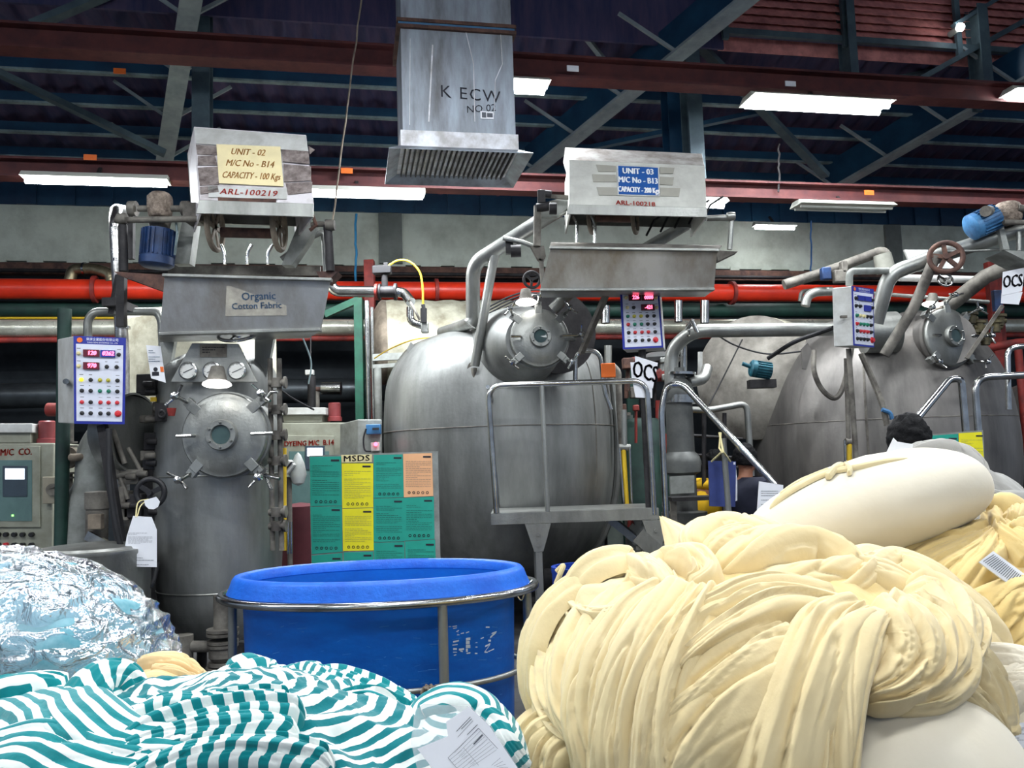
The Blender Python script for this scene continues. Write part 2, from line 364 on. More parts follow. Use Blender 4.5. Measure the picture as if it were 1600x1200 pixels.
# long diagonal braces
def brace(label, a, b, r, m=COLG, flat=True):
    mb = MB()
    if flat: mb.bar(a, b, r*2, r*1.1)
    else: mb.cyl(a, b, r)
    return tag(mb.build('diagonal_brace', m, base=a, smooth=40 if not flat else 0), label, 'brace')
brace('thick diagonal brace sloping down to the rafter left of the unit 02 hood', PW(-20, 105, 7.9), PW(258, 240, 8.3), 0.05)
brace('diagonal brace crossing the top edge above the upper red beam, far from the duct', PW(50, 40, 7.2), PW(175, -12, 7.2), 0.05)
brace('slim angle brace running down from the post above the unit 03 hood', PW(1092, 70, 7.5), PW(1290, 275, 8.4), 0.05)
brace('faint long brace crossing behind the post above the unit 03 hood', PW(880, 240, 8.8), PW(1260, 160, 8.4), 0.045, NAVY)
brace('thin diagonal brace rising beyond the duct towards the small bright lamp', PW(905, 45, 7.6), PW(960, 115, 7.7), 0.03, BRACE)
brace('dark angle brace climbing past the louvres to the white spot lamp', PW(1390, 150, 7.2), PW(1620, 22, 7.2), 0.045)
brace('pale brace below the louvres at the far end of the bay', PW(1380, 125, 7.7), PW(1620, 80, 7.9), 0.03)
brace('short dark brace at the top edge above the louvres', PW(1490, 40, 7.15), PW(1580, -15, 7.15), 0.035)
# louvred monitor above the roof edge
zl0 = Zc(1400, 66, 7.3); 
for k in range(3):
    z = roofz(Yend)+0.12 + 0.0
mbf = MB()
t = thing('louvre_vent', 'long band of reddish louvres set in the raised roof above the bay', 'louvre', WP(2, 7.3, zl0))
XL0 = PW(1128, 40, 7.3).dot(WU); LL = 14-XL0
for k in range(8):
    z = zl0 + k*0.088
    mb = MB(); n = 160
    mb.add([WP(XL0+LL*i/n, 7.28+0.07*j, z+0.115*j + (0.006 if i % 2 else 0)) for i in range(n+1) for j in (0, 1)], [(2*i, 2*i+2, 2*i+3, 2*i+1) for i in range(n)])
    mb.build('louvre_blade', LOUV, t, smooth=0, solid=0.004)
for i in range(6):
    mbf.box(WP(XL0+i*1.3, 7.24, zl0+0.35), (0.06, 0.04, 0.95), (WU, WN, Z3))
mbf.box(WP(XL0+LL/2, 7.27, zl0-0.03), (LL, 0.06, 0.06), (WU, WN, Z3)); mbf.box(WP(XL0+LL/2, 7.27, zl0+0.8), (LL, 0.06, 0.08), (WU, WN, Z3))
mbf.build('louvre_frame', COLG, t, smooth=0)
MB().box(WP(XL0+LL/2, 7.42, zl0+0.4), (LL, 0.01, 1.1), (WU, WN, Z3)).build('louvre_light_block', LOUV, t, smooth=0)  # added sheet: stops bright world light showing through the open louvre gaps
mb = MB(); mb.box(WP(XL0-6, 7.3, zl0+0.3), (12, 0.03, 1.0), (WU, WN, Z3)); tag(mb.build('trim_4', ROOF, smooth=0), kind='structure')
# upper roof over the viewer, with a daylit sheet far right
mb = MB(); mb.add([WP(-16, -8, 6.6), WP(16, -8, 6.6), WP(16, 7.6, 6.25), WP(-16, 7.6, 6.25)], [(0, 1, 2, 3)])
tag(mb.build('ceiling.001', ROOF, smooth=0), kind='structure')
mb = MB(); z = 6.1
mb.box(WP(0, 7.3, (roofz(7.3)+zl0)/2), (30, 0.02, max(0.05, zl0-roofz(7.3))), (WU, WN, Z3))
tag(mb.build('trim_3', ROOF, smooth=0), kind='structure')
# small lamp on the louvres
c = PW(1497, 45, 7.1)
t = thing('spot_lamp', 'small round white spot lamp glowing in front of the louvres', 'lamp', c)
MB().lathe([(0.0, 0), (0.03, 0.01), (0.045, 0.03), (0.03, 0.06), (0, 0.07)], c, -WN, 20).build('bulb', LAMPE, t)
MB().cyl(c, c+WN*0.12, 0.03).build('lamp_holder', LAMPW, t)
# fluorescent fittings
def tube_lamp(label, c, L, w=0.09, lit=True, power=75, slope=0.0):
    t = thing('tube_lamp', label, 'lamp', c); A = (WU, WN, Z3)
    mb = MB(); mb.box(c, (L+0.04, w, 0.035), A)
    mb.add([c+WU*s*(L/2+0.02)+WN*w*0.5*q+Z3*(0.018) for s in (-1, 1) for q in (-1, 1)] + [c+WU*s*(L/2+0.02)+WN*w*1.0*q-Z3*0.03 for s in (-1, 1) for q in (-1, 1)], [(0, 1, 5, 4), (2, 3, 7, 6), (0, 2, 6, 4), (1, 3, 7, 5)])
    mb.build('housing', LAMPW, t, smooth=0)
    for q in ((-1, 1) if w > 0.1 else (0,)):
        MB().cyl(c-WU*L/2-Z3*0.05+WN*q*w*0.45, c+WU*L/2-Z3*0.05+WN*q*w*0.45, 0.026 if lit else 0.012, n=12).build('lamp_tube', LAMPE if lit else LAMPW, t)
    MB().bar(c, c+WN*0.12+Z3*0.13, 0.03, 0.02).build('hanger', DARK, t, smooth=0)
    if lit: area(c-Z3*0.11, L, 0.08, power, rot=(0, 0, TH))
    return t
def lamp_px(label, p0, p1, Yw, **k):
    a = PW(*p0, Yw); b = PW(*p1, Yw); c = (a+b)/2
    return tube_lamp(label, c, abs((b-a).dot(WU)), **k)
lamp_px('lit tube lamp hanging from the lower red beam left of the unit 02 hood', (40, 272), (260, 280), 7.3)
lamp_px('lit tube lamp between the unit 02 hood and the square duct', (452, 295), (660, 298), 7.3)
lamp_px('brightest twin tube lamp on the upper red beam', (1170, 152), (1380, 162), 6.55, w=0.16, power=80)
lamp_px('short visible end of a lit lamp sticking out behind the square duct', (700, 124), (852, 128), 6.55, w=0.13)
lamp_px('unlit tube lamp fitting above the grey wall at the far bay', (1246, 316), (1388, 322), 7.3, lit=False, w=0.12)
lamp_px('lamp whose lit end just shows past the unit 03 hood', (1010, 310), (1130, 314), 7.3, w=0.1, power=15)
lamp_px('pale lamp cut by the frame edge beside the upper red beam', (1578, 145), (1680, 142), 6.55, w=0.12, power=20)
lamp_px('short lit lamp low on the navy cladding behind the unit 03 hood', (1180, 348), (1240, 352), 9.8, w=0.06, power=6)
for i, c in enumerate(CEIL_LAMPS):
    tube_lamp('lit overhead tube lamp hanging over the fabric pile area', WP(*c), 1.5, w=0.16, power=0.01).__setitem__('group', 'overhead tube lamps in front of the machines')
# blue + brown hanging cord
for lab, p0, p1, Y, r, m in [('thin pale knotted cord hanging between the unit 02 hood and the duct', (566, -8), (521, 345), 6.4, 0.007, INSUL2),
                       ('thin blue rope hanging in front of the concrete wall', (556, 334), (556, 446), 9.6, 0.014, mat('blue_rope', S(36, 136, 190), 0.6)),
                       ('thin dark cord hanging beside the red beam at the far bay', (1217, 225), (1217, 300), 8.0, 0.01, DARK),
                       ('faint blue cord on the grey wall beyond the unit 03 tray', (1267, 345), (1267, 440), 9.8, 0.01, mat('blue_rope2', S(30, 80, 130), 0.6))]:
    a = P(*p0, Y); b = P(*p1, Y)
    pts = [a.lerp(b, i/14) + Vector((random.uniform(-1, 1)*0.008, 0, 0)) for i in range(15)]
    o = MB().tube(pts, r, 6).build('rope' if 'rope' in lab or 'knotted' in lab else 'cord', m, base=a); tag(o, lab, 'cord')
# little stickers on the beams
for px, py, Yw, m, lab in [(187, 111, 7.6, ORANGE, 'small orange sticker on the roof steel above the lamp beside the unit 02 hood'), (141, 246, 7.32, ORANGE, 'small orange sticker on top of the lower red beam above the first lamp'),
                      (542, 267, 7.32, ORANGE, 'torn orange sticker on the lower red beam beside the cord'), (895, 107, 6.58, PAPER, 'pale label on the upper red beam right of the duct'), (620, 281, 7.3, PAPER, 'grey label on the lower red beam below the duct'),
                      (1235, 131, 6.58, PAPER, 'pale label on the upper red beam over the brightest lamp'), (1358, 301, 7.3, ORANGE, 'tiny red marker on the lower red beam above the unlit lamp')]:
    c = PW(px, py, Yw); s_ = 0.06
    mb = MB(); mb.box(c, (s_*1.7, 0.01, s_*0.8), (WU, WN, Z3)); mb.box(c-WN*0.006, (s_*1.0, 0.004, s_*0.2), (WU, WN, Z3))
    tag(mb.build('beam_sticker', m, base=c, smooth=0), lab, 'sticker')
# square ventilation duct
zb = P(640, 204, 5.6).z; A = (WU, WN, Z3)
fl = P(629, 204, 5.6); fr = P(806, 208, 5.75)
wD = (fr-fl).dot(WU); dD = 0.55
base = fl + WU*wD/2 + WN*dD/2
t = thing('ventilation_duct', 'large square galvanised duct hanging from the roof with a flared mouth', 'duct', Vector((base.x, base.y, fl.z)))
zs = P(700, 36, 5.6).z; zt = 6.2; z0 = fl.z
MB().box((base.x, base.y, (z0+zs)/2), (wD, dD, zs-z0), A).build('lower_section', GALV, t, smooth=0, bevel=0.004)
MB().box((base.x, base.y, (zt+zs)/2), (wD*0.985, dD*0.985, zt-zs), A).build('upper_section', GALV, t, smooth=0)
mb = MB(); mb.box((base.x, base.y, zs+0.03), (wD+0.05, dD+0.05, 0.025), A); mb.box((base.x, base.y, zs-0.015), (wD+0.05, dD+0.05, 0.025), A)
mb.build('joint_flange', BRN, t, smooth=0)
MB().box((base.x, base.y, zs+0.008), (wD+0.03, dD+0.03, 0.03), A).build('joint_seal', mat('seal_blue', S(60, 110, 150), 0.6), t, smooth=0)
hb = 0.115
MB().box((base.x, base.y, z0-hb/2), (wD+0.03, dD+0.03, hb), A).build('mouth_band', GALVTOP, t, smooth=0)
mb = MB(); e0, e1 = wD/2+0.015, wD/2+0.10; f0, f1 = dD/2+0.015, dD/2+0.10; zz0, zz1 = z0-hb, z0-hb-0.05
c0 = Vector((base.x, base.y, 0))
q0 = [c0+WU*e0*a+WN*f0*b+Z3*zz0 for a, b in ((-1, -1), (1, -1), (1, 1), (-1, 1))]; q1 = [c0+WU*e1*a+WN*f1*b+Z3*zz1 for a, b in ((-1, -1), (1, -1), (1, 1), (-1, 1))]
mb.add(q0+q1, [(i, (i+1) % 4, (i+1) % 4+4, i+4) for i in range(4)]); mb.build('flared_lip', GALV, t, smooth=0, solid=0.006)
mb = MB(); mb.box(c0+Z3*(zz0+0.03), (wD, dD, 0.01), A)
for i in range(22): mb.box(c0+WU*(wD*(i+0.5)/22-wD/2)+Z3*(zz0+0.0), (0.008, dD, 0.05), A)
mb.build('mouth_grille', DARK, t, smooth=0)
fp = fl - WN*0.004
def onduct(px, py):
    d = ray(px, py); return EYE + d*((fp-EYE).dot(WN)/d.dot(WN))
mb = MB(); mb.text('K ECW', onduct(735, 148), WU-Z3*0.06, Z3, 0.125, 0.0, spacing=1.15); mb.text('NO 02', onduct(752, 170), WU+Z3*0.12, Z3, 0.075)
mb.build('marker_writing', INKD, t, smooth=0)
mb = MB(); c = onduct(761, 180); mb.box(c, (0.095, 0.004, 0.055), A); mb.build('asset_label', PAPER, t, smooth=0)
mb = MB(); mb.box(c-WN*0.003-WU*0.022, (0.03, 0.002, 0.038), A); mb.box(c-WN*0.003+WU*0.02, (0.04, 0.002, 0.03), A); mb.build('label_print', INK, t, smooth=0)
mb = MB()
for (x0, y0, x1, y1, w) in [(728, 50, 740, 100, 0.006), (740, 100, 742, 190, 0.005), (782, 50, 785, 100, 0.006), (785, 100, 774, 125, 0.006), (774, 125, 772, 180, 0.004), (641, 60, 640, 195, 0.004), (676, 70, 670, 190, 0.01)]:
    mb.bar(onduct(x0, y0), onduct(x1, y1), w, 0.002, up=WN)
mb.build('sealant_streak', GALVTOP, t, smooth=0)
# ---------------------------------------------------------------- planes for flat things
class Pl:
    """plane through a world point with right / up axes; pt() puts a pixel on it"""
    def __init__(s, o, right, up):
        s.o = Vector(o); s.r = Vector(right).normalized(); s.n = s.r.cross(Vector(up)).normalized(); s.u = s.n.cross(s.r).normalized()
        if s.n.dot(EYE-s.o) < 0: s.n = -s.n
    def pt(s, px, py, off=0.0):
        d = ray(px, py); q = s.o + s.n*off; return EYE + d*((q-EYE).dot(s.n)/d.dot(s.n))
def plane3(a, b, c): return Pl(a, Vector(b)-Vector(a), Vector(c)-Vector(a))
def slab(pl, px, th, name, m, parent=None, base=None, off=0.0, bevel=0.0, back=None):
    pts = [pl.pt(x, y, off) for x, y in px]
    return MB().prism(pts, (-pl.n*th) if back is None else back).build(name, m, parent, base=base, smooth=0, bevel=bevel)
def print_rows(pl, x0, y0, x1, y1, rows, seed=0, off=0.003, skip=0.1, h=0.45, xf=lambda t: 0):
    rnd = random.Random(seed); mb = MB()
    for i in range(rows):
        y = y0+(y1-y0)*(i+0.5)/rows; hh = (y1-y0)/rows*h/2; x = x0
        if rnd.random() < skip: continue
        xe = x1 if rnd.random() < 0.6 else x0+(x1-x0)*rnd.uniform(.3, .9)
        while x < xe:
            w = (x1-x0)*rnd.uniform(0.04, 0.16)
            mb.add([pl.pt(x, y-hh, off), pl.pt(min(x+w, xe), y-hh, off), pl.pt(min(x+w, xe), y+hh, off), pl.pt(x, y+hh, off)], [(0, 1, 2, 3)])
            x += w + (x1-x0)*0.02
    return mb
# ---------------------------------------------------------------- dyeing machines
def vtank(px_c, rows, Y):      # rows: (py, half width px) top to bottom -> lathe profile about a vertical axis
    c = P(px_c, 715, Y); k = Y/F
    prof = []
    for py, hw in rows:
        d = ray(px_c, py); prof.append((hw*k, (EYE + d*(Y/d.y)).z))
    prof = prof[::-1]
    # smooth the profile
    q = spline([Vector((r, 0, z)) for r, z in prof], 4)
    return Vector((c.x, c.y, 0)), [(max(0.001, v.x), v.z) for v in q]
def door(parent, c, n, R, neck, clamps=(45, 135, 225, 315, 20), back=None, wheel=True, bulge=None):
    c = Vector(c); n = Vector(n).normalized(); x = Vector((-n.y, n.x, 0)).normalized()
    if x.x < 0: x = -x
    y = Z3 - n*n.z; y.normalize()
    def at(a, r, h=0): return c + (x*math.cos(math.radians(a))+y*math.sin(math.radians(a)))*r + n*h
    # neck flares back into the vessel
    if back is not None:
        back = Vector(back); ax = back-c; L = ax.length
        prof = [(R*0.93, 0), (R*0.95, L*0.12), (R*1.02, L*0.28), (R*1.22, L*0.5), (R*1.55, L*0.75), (R*1.9, L)]
        if bulge: prof = [(R*0.93, 0), (R*1.02, L*0.04), (R*1.28, L*0.16), (R*1.45, L*0.34), (R*1.52, L*0.5), (R*1.62, L*0.62), (R*1.75, L)]
        q = spline([Vector((r, 0, h)) for r, h in prof], 4)
        MB().lathe([(v.x, v.z) for v in q], c-n*0.02+(Vector(bulge) if bulge else Vector()), ax, 48).build('door_neck', neck, parent, smooth=60)
    else:
        MB().lathe([(R*0.95, -0.4), (R*0.95, -0.02)], c, n, 48).build('door_neck', neck, parent, smooth=60)
    MB().lathe([(R*1.0, -0.07), (R*1.06, -0.07), (R*1.06, -0.035), (R*1.0, -0.035)], c, n, 48).build('neck_flange', neck, parent)
    d = MB().lathe([(R*1.0, -0.03), (R*1.02, -0.02), (R*1.02, 0.0), (R*0.99, 0.012), (R*0.92, 0.014), (R*0.89, 0.02), (R*0.55, 0.036), (R*0.38, 0.04), (0, 0.04)], c, n, 48).build('door', STEEL, parent, smooth=50)
    g = MB().lathe([(R*0.37, 0.03), (R*0.37, 0.075), (R*0.35, 0.085), (R*0.24, 0.085), (R*0.22, 0.075), (R*0.22, 0.06)], c, n, 36).build('sight_glass_flange', STEEL, d)
    MB().lathe([(R*0.225, 0.058), (R*0.225, 0.07), (0, 0.072)], c, n, 30).build('sight_glass', GLASSD, d)
    for k in range(6):
        p = at(k*60+30, R*0.295, 0.08)
        MB().lathe([(R*0.035, 0), (R*0.035, 0.014), (R*0.02, 0.02), (0, 0.02)], p, n, 6).build('bolt', STEEL, g)
    for a in clamps:
        p = at(a, R*1.04, 0.0); rd = (at(a, 1)-c).normalized(); td = n.cross(rd)
        mb = MB(); mb.box(p-rd*R*0.08+n*0.012, (R*0.30, R*0.24, 0.02), (rd, td, n)); mb.box(p+rd*R*0.14-n*0.02, (R*0.16, R*0.22, 0.06), (rd, td, n))
        cl = mb.build('clamp', STEEL, parent, bevel=0.003)
        e0 = p+rd*R*0.1+n*0.0; e1 = p+rd*R*0.34+n*0.10
        MB().cyl(e0-n*0.03, e1, R*0.045, n=10).build('clamp_bolt', CHROME, cl)
        mb = MB(); mb.lathe([(0, 0.05), (R*0.09, 0.04), (R*0.09, 0), (0, 0)], e1, n, 12)
        mb.tube([e1+td*R*0.3+n*0.04, e1+td*R*0.1+n*0.015, e1-td*R*0.1+n*0.015, e1-td*R*0.3+n*0.04+rd*R*0.03], R*0.035, 8)
        mb.build('wing_nut', CHROME, cl)
    for a, r0, r1 in ((180, 0.65, 1.02), (0, 0.7, 1.25)):
        mb = MB(); mb.tube([at(a, R*r0, 0.05), at(a, R*(r0+0.04), 0.085), at(a, R*r1, 0.09)], R*0.045, 8); mb.build('handle', CHROME, d)
    return at
def insp_lamp(parent, p, ax, s=0.1, power=8):
    p = Vector(p); ax = Vector(ax).normalized()
    MB().lathe([(s*0.5, s*1.6), (s*0.62, s*1.55), (s*0.95, 0.25*s), (s*1.0, 0)], p, ax, 24).build('inspection_lamp', CAST, parent)
    MB().lathe([(s*0.98, s*0.1), (s*1.35, -s*0.12), (s*1.4, -s*0.3), (s*1.2, -s*0.42), (0, -s*0.42)], p, ax, 24).build('lamp_glow', LAMPE2, parent)
def handwheel(parent, c, n, R, m, r=0.014, spokes=3, name='handwheel'):
    c = Vector(c); n = Vector(n).normalized(); x, y, d = frame_from(n)
    w = MB().ring(c, n, R, r, 32, 10).build(name, m, parent)
    mb = MB()
    for k in range(spokes):
        a = 2*PI*k/spokes+0.4; e = (x*math.cos(a)+y*math.sin(a))*R
        mb.bar(c, c+e, r*1.6, r*1.2, up=n)
    mb.lathe([(R*0.2, -r*1.5), (R*0.2, r*1.8), (0, r*1.8)], c, n, 14)
    mb.build('spokes', m, w); return w
def motor(parent, a, b, R, m, name='motor', fins=22, cap=True):
    """finned motor body from a (drive end) to b (fan cover)"""
    a = Vector(a); b = Vector(b); d = b-a; L = d.length; d.normalize(); x, y, _ = frame_from(d)
    o = MB().lathe([(R*0.55, 0), (R*0.9, L*0.02), (R*0.9, L*0.72), (R*1.02, L*0.74), (R*1.02, L*0.93), (R*0.8, L), (0, L)], a, d, 28).build(name, m, parent)
    mb = MB()
    for k in range(fins):
        an = 2*PI*k/fins; e = x*math.cos(an)+y*math.sin(an)
        mb.box(a+d*L*0.37+e*R*0.95, (R*0.16, 0.006, L*0.66), (e, d.cross(e), d))
    mb.build('cooling_fins', m, o)
    return o
def flange(mb, c, ax, R, th=0.02, n=20): return mb.lathe([(R, -th/2), (R, th/2), (0, th/2)], c, ax, n) if False else mb.cyl(Vector(c)-Vector(ax).normalized()*th/2, Vector(c)+Vector(ax).normalized()*th/2, R, n=n)
# ---- machine one : unit 02 -------------------------------------------------
Y1 = 5.9
c1, prof1 = vtank(343, [(548, 2), (552, 40), (566, 72), (590, 88), (640, 93), (700, 95), (800, 95), (880, 93), (930, 88), (965, 76), (990, 56), (1003, 26), (1006, 2)], Y1)
M1 = thing('dyeing_machine', 'narrow upright steel dyeing machine under the hood marked unit 02', 'dyeing machine', c1)
MB().lathe(prof1, c1, Z3, 64).build('pressure_vessel', TANK, M1, smooth=60)
for py in (742, 915):
    z = P(343, py, Y1).z; r = np.interp(z, [p[1] for p in prof1], [p[0] for p in prof1]); MB().ring(c1+Z3*z, Z3, r, 0.006, 48, 6).build('weld_seam', STEEL, M1)
dc = P(351, 680, 5.3)
door(M1, dc, (0.02, -1, 0.0), 65*5.3/F, TANK, clamps=(43, 137, 228, 312))
insp_lamp(M1, P(339, 597, 5.10), Z3*1+Y3*0.1, 0.062)
for sx in (-1, 1):   # short feet
    for sy in (-1, 1):
        MB().cyl(c1+Vector((sx*0.2, sy*0.2, 0)), c1+Vector((sx*0.2, sy*0.2, 0.32)), 0.035).build('foot', DARK, M1)
# gauge panel
gp = Pl(P(335, 570, 5.40), X3, Z3)
slab(gp, [(300, 536), (372, 537), (402, 597), (266, 597)], 0.02, 'gauge_panel', STEEL, M1, bevel=0.003)
slab(gp, [(312, 538), (354, 538), (354, 558), (312, 558)], 0.004, 'nameplate', CAST, M1, off=0.006)
print_rows(gp, 316, 541, 351, 556, 4, 3, off=0.008).build('nameplate_print', DARK, M1, smooth=0)
for px in (296, 333, 372):
    c = gp.pt(px, 580, 0.0); R = 14*5.55/F
    g = MB().lathe([(R, 0), (R, 0.03), (R*0.86, 0.034), (R*0.84, 0.026)], c, gp.n, 28).build('pressure_gauge', CHROME, M1)
    MB().lathe([(R*0.85, 0.026), (0, 0.027)], c, gp.n, 28).build('gauge_dial', CABW, g)
    mb = MB(); mb.bar(c+gp.n*0.03-X3*R*0.5-Z3*R*0.2, c+gp.n*0.03+X3*R*0.55+Z3*R*0.25, 0.003, 0.002, up=gp.n)
    for k in range(9):
        an = math.radians(-40+k*32); e = X3*math.cos(an)+Z3*math.sin(an); mb.bar(c+gp.n*0.029+e*R*0.68, c+gp.n*0.029+e*R*0.8, 0.002, 0.001, up=gp.n)
    mb.build('needle', INKD, g, smooth=0)
handwheel(M1, P(372, 522, 5.5), Vector((0, -0.55, 1)), 30*5.5/F, CHROME, r=0.012)
# support plates from vessel to tray
for pts, nm in ([[(250, 520), (274, 524), (262, 596), (247, 600)], 'support_plate'], [[(398, 520), (428, 525), (412, 610), (424, 700), (404, 700), (398, 620)], 'support_plate']):
    slab(Pl(P(330, 600, 5.75), X3, Z3), pts, 0.05, nm, STEEL, M1)
# tray
def tray(parent, fr, Yt, Yb, back, lip=0.03, m=TRAYM, thick=0.006):
    """fr: tl tr br bl pixels of the front sheet; back: vector from front to rear"""
    tl, tr = P(*fr[0], Yt), P(*fr[1], Yt); br, bl = P(*fr[2], Yb), P(*fr[3], Yb)
    back = Vector(back); rt = (tr-tl).normalized()
    o = MB(); o.add([tl, tr, br, bl], [(0, 1, 2, 3)]); t = o.build('tray_front', m, parent, smooth=0, solid=thick)
    MB().add([tl+back, tr+back, br+back*0.6, bl+back*0.6], [(0, 1, 2, 3)]).build('tray_back', m, parent, smooth=0, solid=thick)
    MB().add([bl, br, br+back*0.6, bl+back*0.6], [(0, 1, 2, 3)]).build('tray_bottom', m, parent, smooth=0, solid=thick)
    MB().add([tl, bl, bl+back*0.6, tl+back], [(0, 1, 2, 3)]).build('tray_end', m, parent, smooth=0, solid=thick)
    MB().add([tr, br, br+back*0.6, tr+back], [(0, 1, 2, 3)]).build('tray_end', m, parent, smooth=0, solid=thick)
    fr_n = -back.normalized()
    MB().bar(tl-rt*0.01+fr_n*0.01, tr+rt*0.01+fr_n*0.01, 0.05, 0.02).build('top_lip', STEEL, parent, smooth=0, bevel=0.004)
    MB().bar(bl+fr_n*0.015, br+fr_n*0.015, 0.06, 0.02).build('bottom_lip', STEEL, parent, smooth=0, bevel=0.004)
    MB().bar(tl+back, tr+back, 0.03, 0.02).build('back_lip', STEEL, parent, smooth=0)
    return plane3(bl, br, tl)
tp1 = tray(M1, [(258, 431), (516, 438), (501, 516), (250, 523)], 5.2, 5.28, (-0.30, 0.70, 0.03))
slab(tp1, [(354, 447), (446, 452), (448, 493), (352, 494)], 0.001, 'faded_label', mat('label_beige', S(172, 168, 156), 0.7, 0, col2=S(140, 136, 128), scale=12), M1, off=0.006)
mb = MB(); mb.text('Organic', tp1.pt(404, 463, 0.009), tp1.r, tp1.u, 0.068, 0.0012); mb.text('Cotton Fabric', tp1.pt(401, 478, 0.009), tp1.r, tp1.u, 0.056, 0.001); mb.build('tray_lettering', INKB, M1, smooth=0)
sb = tp1  # side bracket of the tray (left) and cups
mb = MB(); a_, b_, c_ = P(178, 424, 5.35), P(262, 430, 5.35), P(258, 456, 5.35)
mb.prism([a_, b_, c_, P(186, 430, 5.35)], (0, 0.12, 0)); mb.build('side_bracket', BRN, M1, smooth=0)
mb = MB(); mb.box(P(190, 470, 5.6), (0.055, 0.05, 0.36)); mb.build('bracket_bar', DARK, M1, smooth=0)
mb = MB(); mb.prism([P(494, 424, 5.5), P(528, 424, 5.5), P(512, 440, 5.5), P(500, 436, 5.5)], (0, 0.15, 0)); mb.build('side_bracket', BRN, M1, smooth=0)
for px0, px1 in ((192, 193), (512, 516)):
    mb = MB(); mb.cyl(P(px1, 424, 5.5), P(px0, 352, 5.5), 0.03); mb.cyl(P(px0, 358, 5.5), P(px0, 344, 5.5), 0.02); mb.build('tray_post', DARK, M1)
MB().cyl(P(180, 344, 5.5), P(318, 342, 5.5), 0.021).build('cross_bar', CAST, M1)
for q_ in (P(191, 342, 5.48), P(516, 352, 5.48)): MB().lathe([(0.035, -0.03), (0.04, 0.0), (0.035, 0.03)], q_, X3, 16).build('clevis', CAST, M1)
MB().tube(rounded([P(486, 352, 5.5), P(500, 350, 5.5), P(522, 352, 5.5)], 0.02), 0.02).build('cross_bar', CAST, M1)
MB().tube([P(484, 360, 5.48), P(494, 352, 5.48), P(488, 335, 5.48)], 0.013).build('lever', BRN, M1)
# inclined arms carrying the reel hood
for q in ([(286, 340), (306, 340), (296, 412), (270, 412)], [(468, 345), (494, 352), (482, 376), (456, 414), (440, 414)]):
    slab(Pl(P(330, 400, 5.7), X3, Z3), q, 0.10, 'hood_arm', GREYP, M1)
mb = MB(); mb.prism([P(285, 316, 5.55), P(308, 316, 5.55), P(308, 344, 5.55), P(285, 344, 5.55)], (0, 0.15, 0)); mb.build('arm_bracket', CAST, M1, smooth=0, bevel=0.004)
# gearbox and motor
mb = MB(); mb.lathe([(0.0, 0), (0.07, 0.0), (0.085, 0.03), (0.085, 0.15), (0.06, 0.18), (0, 0.18)], P(250, 341, 5.6), Z3, 14); mb.box(P(250, 318, 5.6), (0.14, 0.13, 0.10)); mb.build('gearbox', LINT, M1, bevel=0.012, sub=1)
mb = MB(); mb.cyl(P(216, 326, 5.6), P(290, 326, 5.6), 0.022); mb.build('drive_shaft', CAST, M1)
for px in (207, 290):
    MB().cyl(P(px-5, 326, 5.6), P(px+6, 326, 5.6), 0.052).build('bearing', CAST, M1)
MB().cyl(P(250, 345, 5.6), P(249, 362, 5.6), 0.075, 0.06).build('motor_neck', CAST, M1)
motor(M1, P(249, 358, 5.6), P(244, 418, 5.6), 0.112, MBLUE)
MB().tube([P(275, 345, 5.55), P(277, 365, 5.5), P(273, 398, 5.55)], 0.008).build('motor_cable', PURL, M1)
mb = MB(); mb.bar(P(205, 330, 5.65), P(205, 405, 5.65), 0.04, 0.04, up=X3); mb.build('motor_strut', DARK, M1, smooth=0)
# reel hood
def hood(parent, front, Yt, Yb, depth, lipdrop, m, skew=0.0):
    tl, tr, br, bl = P(*front[0], Yt), P(*front[1], Yt), P(*front[2], Yb), P(*front[3], Yb)
    D = Vector((skew, depth, 0))
    tk = Y3*0.012; o = MB().prism([tl, tr, br, bl], tk).build('reel_hood', m, parent, smooth=0, bevel=0.003)
    dn = Vector((0, -0.0, -lipdrop)); MB().prism([bl-tk, br-tk, br+dn-tk, bl+dn-X3*0.02-tk], tk).build('hood_skirt', STEEL, parent, smooth=0, bevel=0.003)
    MB().prism([tl, tr, tr+D, tl+D], -Z3*0.012).build('hood_top', m, parent, smooth=0)
    for a_, b_, s_ in ((tl, bl, 1), (tr, br, -1)): MB().prism([a_, b_+dn, b_+dn+D, a_+D], X3*0.012*s_).build('hood_side', m, parent, smooth=0)
    MB().prism([tl+D, tr+D, br+D, bl+D], -tk).build('hood_back', GREYP, parent, smooth=0)
    return o, plane3(bl, br, tl)
HOODM = mat('weathered_white_sheet', S(214, 210, 214), 0.6, 0.0, col2=S(150, 140, 136), scale=5, bump=0.2, thr=(0.25, 0.5))
HOODM2 = mat('white_sheet', S(206, 207, 200), 0.55, 0.0, col2=S(178, 178, 172), scale=4, bump=0.1)
o1, hp1 = hood(M1, [(303, 198), (478, 211), (490, 319), (312, 313)], 5.62, 5.3, 0.5, 0.09, HOODM, skew=-0.24)
slab(hp1, [(303, 199), (477, 212), (482, 236), (306, 224)], 0.004, 'hood_top_strip', CABW, M1, off=0.008)
TAPE = mat('wrinkled_tape', S(160, 150, 146), 0.6, 0.1, col2=S(92, 80, 78), scale=14, bump=1.0, bscale=26)
for i, q in enumerate([[(306, 226), (338, 228), (340, 242), (308, 241)], [(309, 244), (336, 243), (340, 258), (309, 258)], [(309, 262), (341, 260), (342, 288), (312, 290)], [(440, 232), (482, 236), (484, 256), (442, 252)], [(443, 256), (486, 260), (486, 282), (444, 284)], [(312, 292), (340, 290), (342, 300), (313, 303)], [(446, 286), (488, 284), (487, 300), (450, 304)]]):
    slab(hp1, q, 0.003, 'tape_patch', TAPE, M1, off=0.005+0.001*(i % 2))
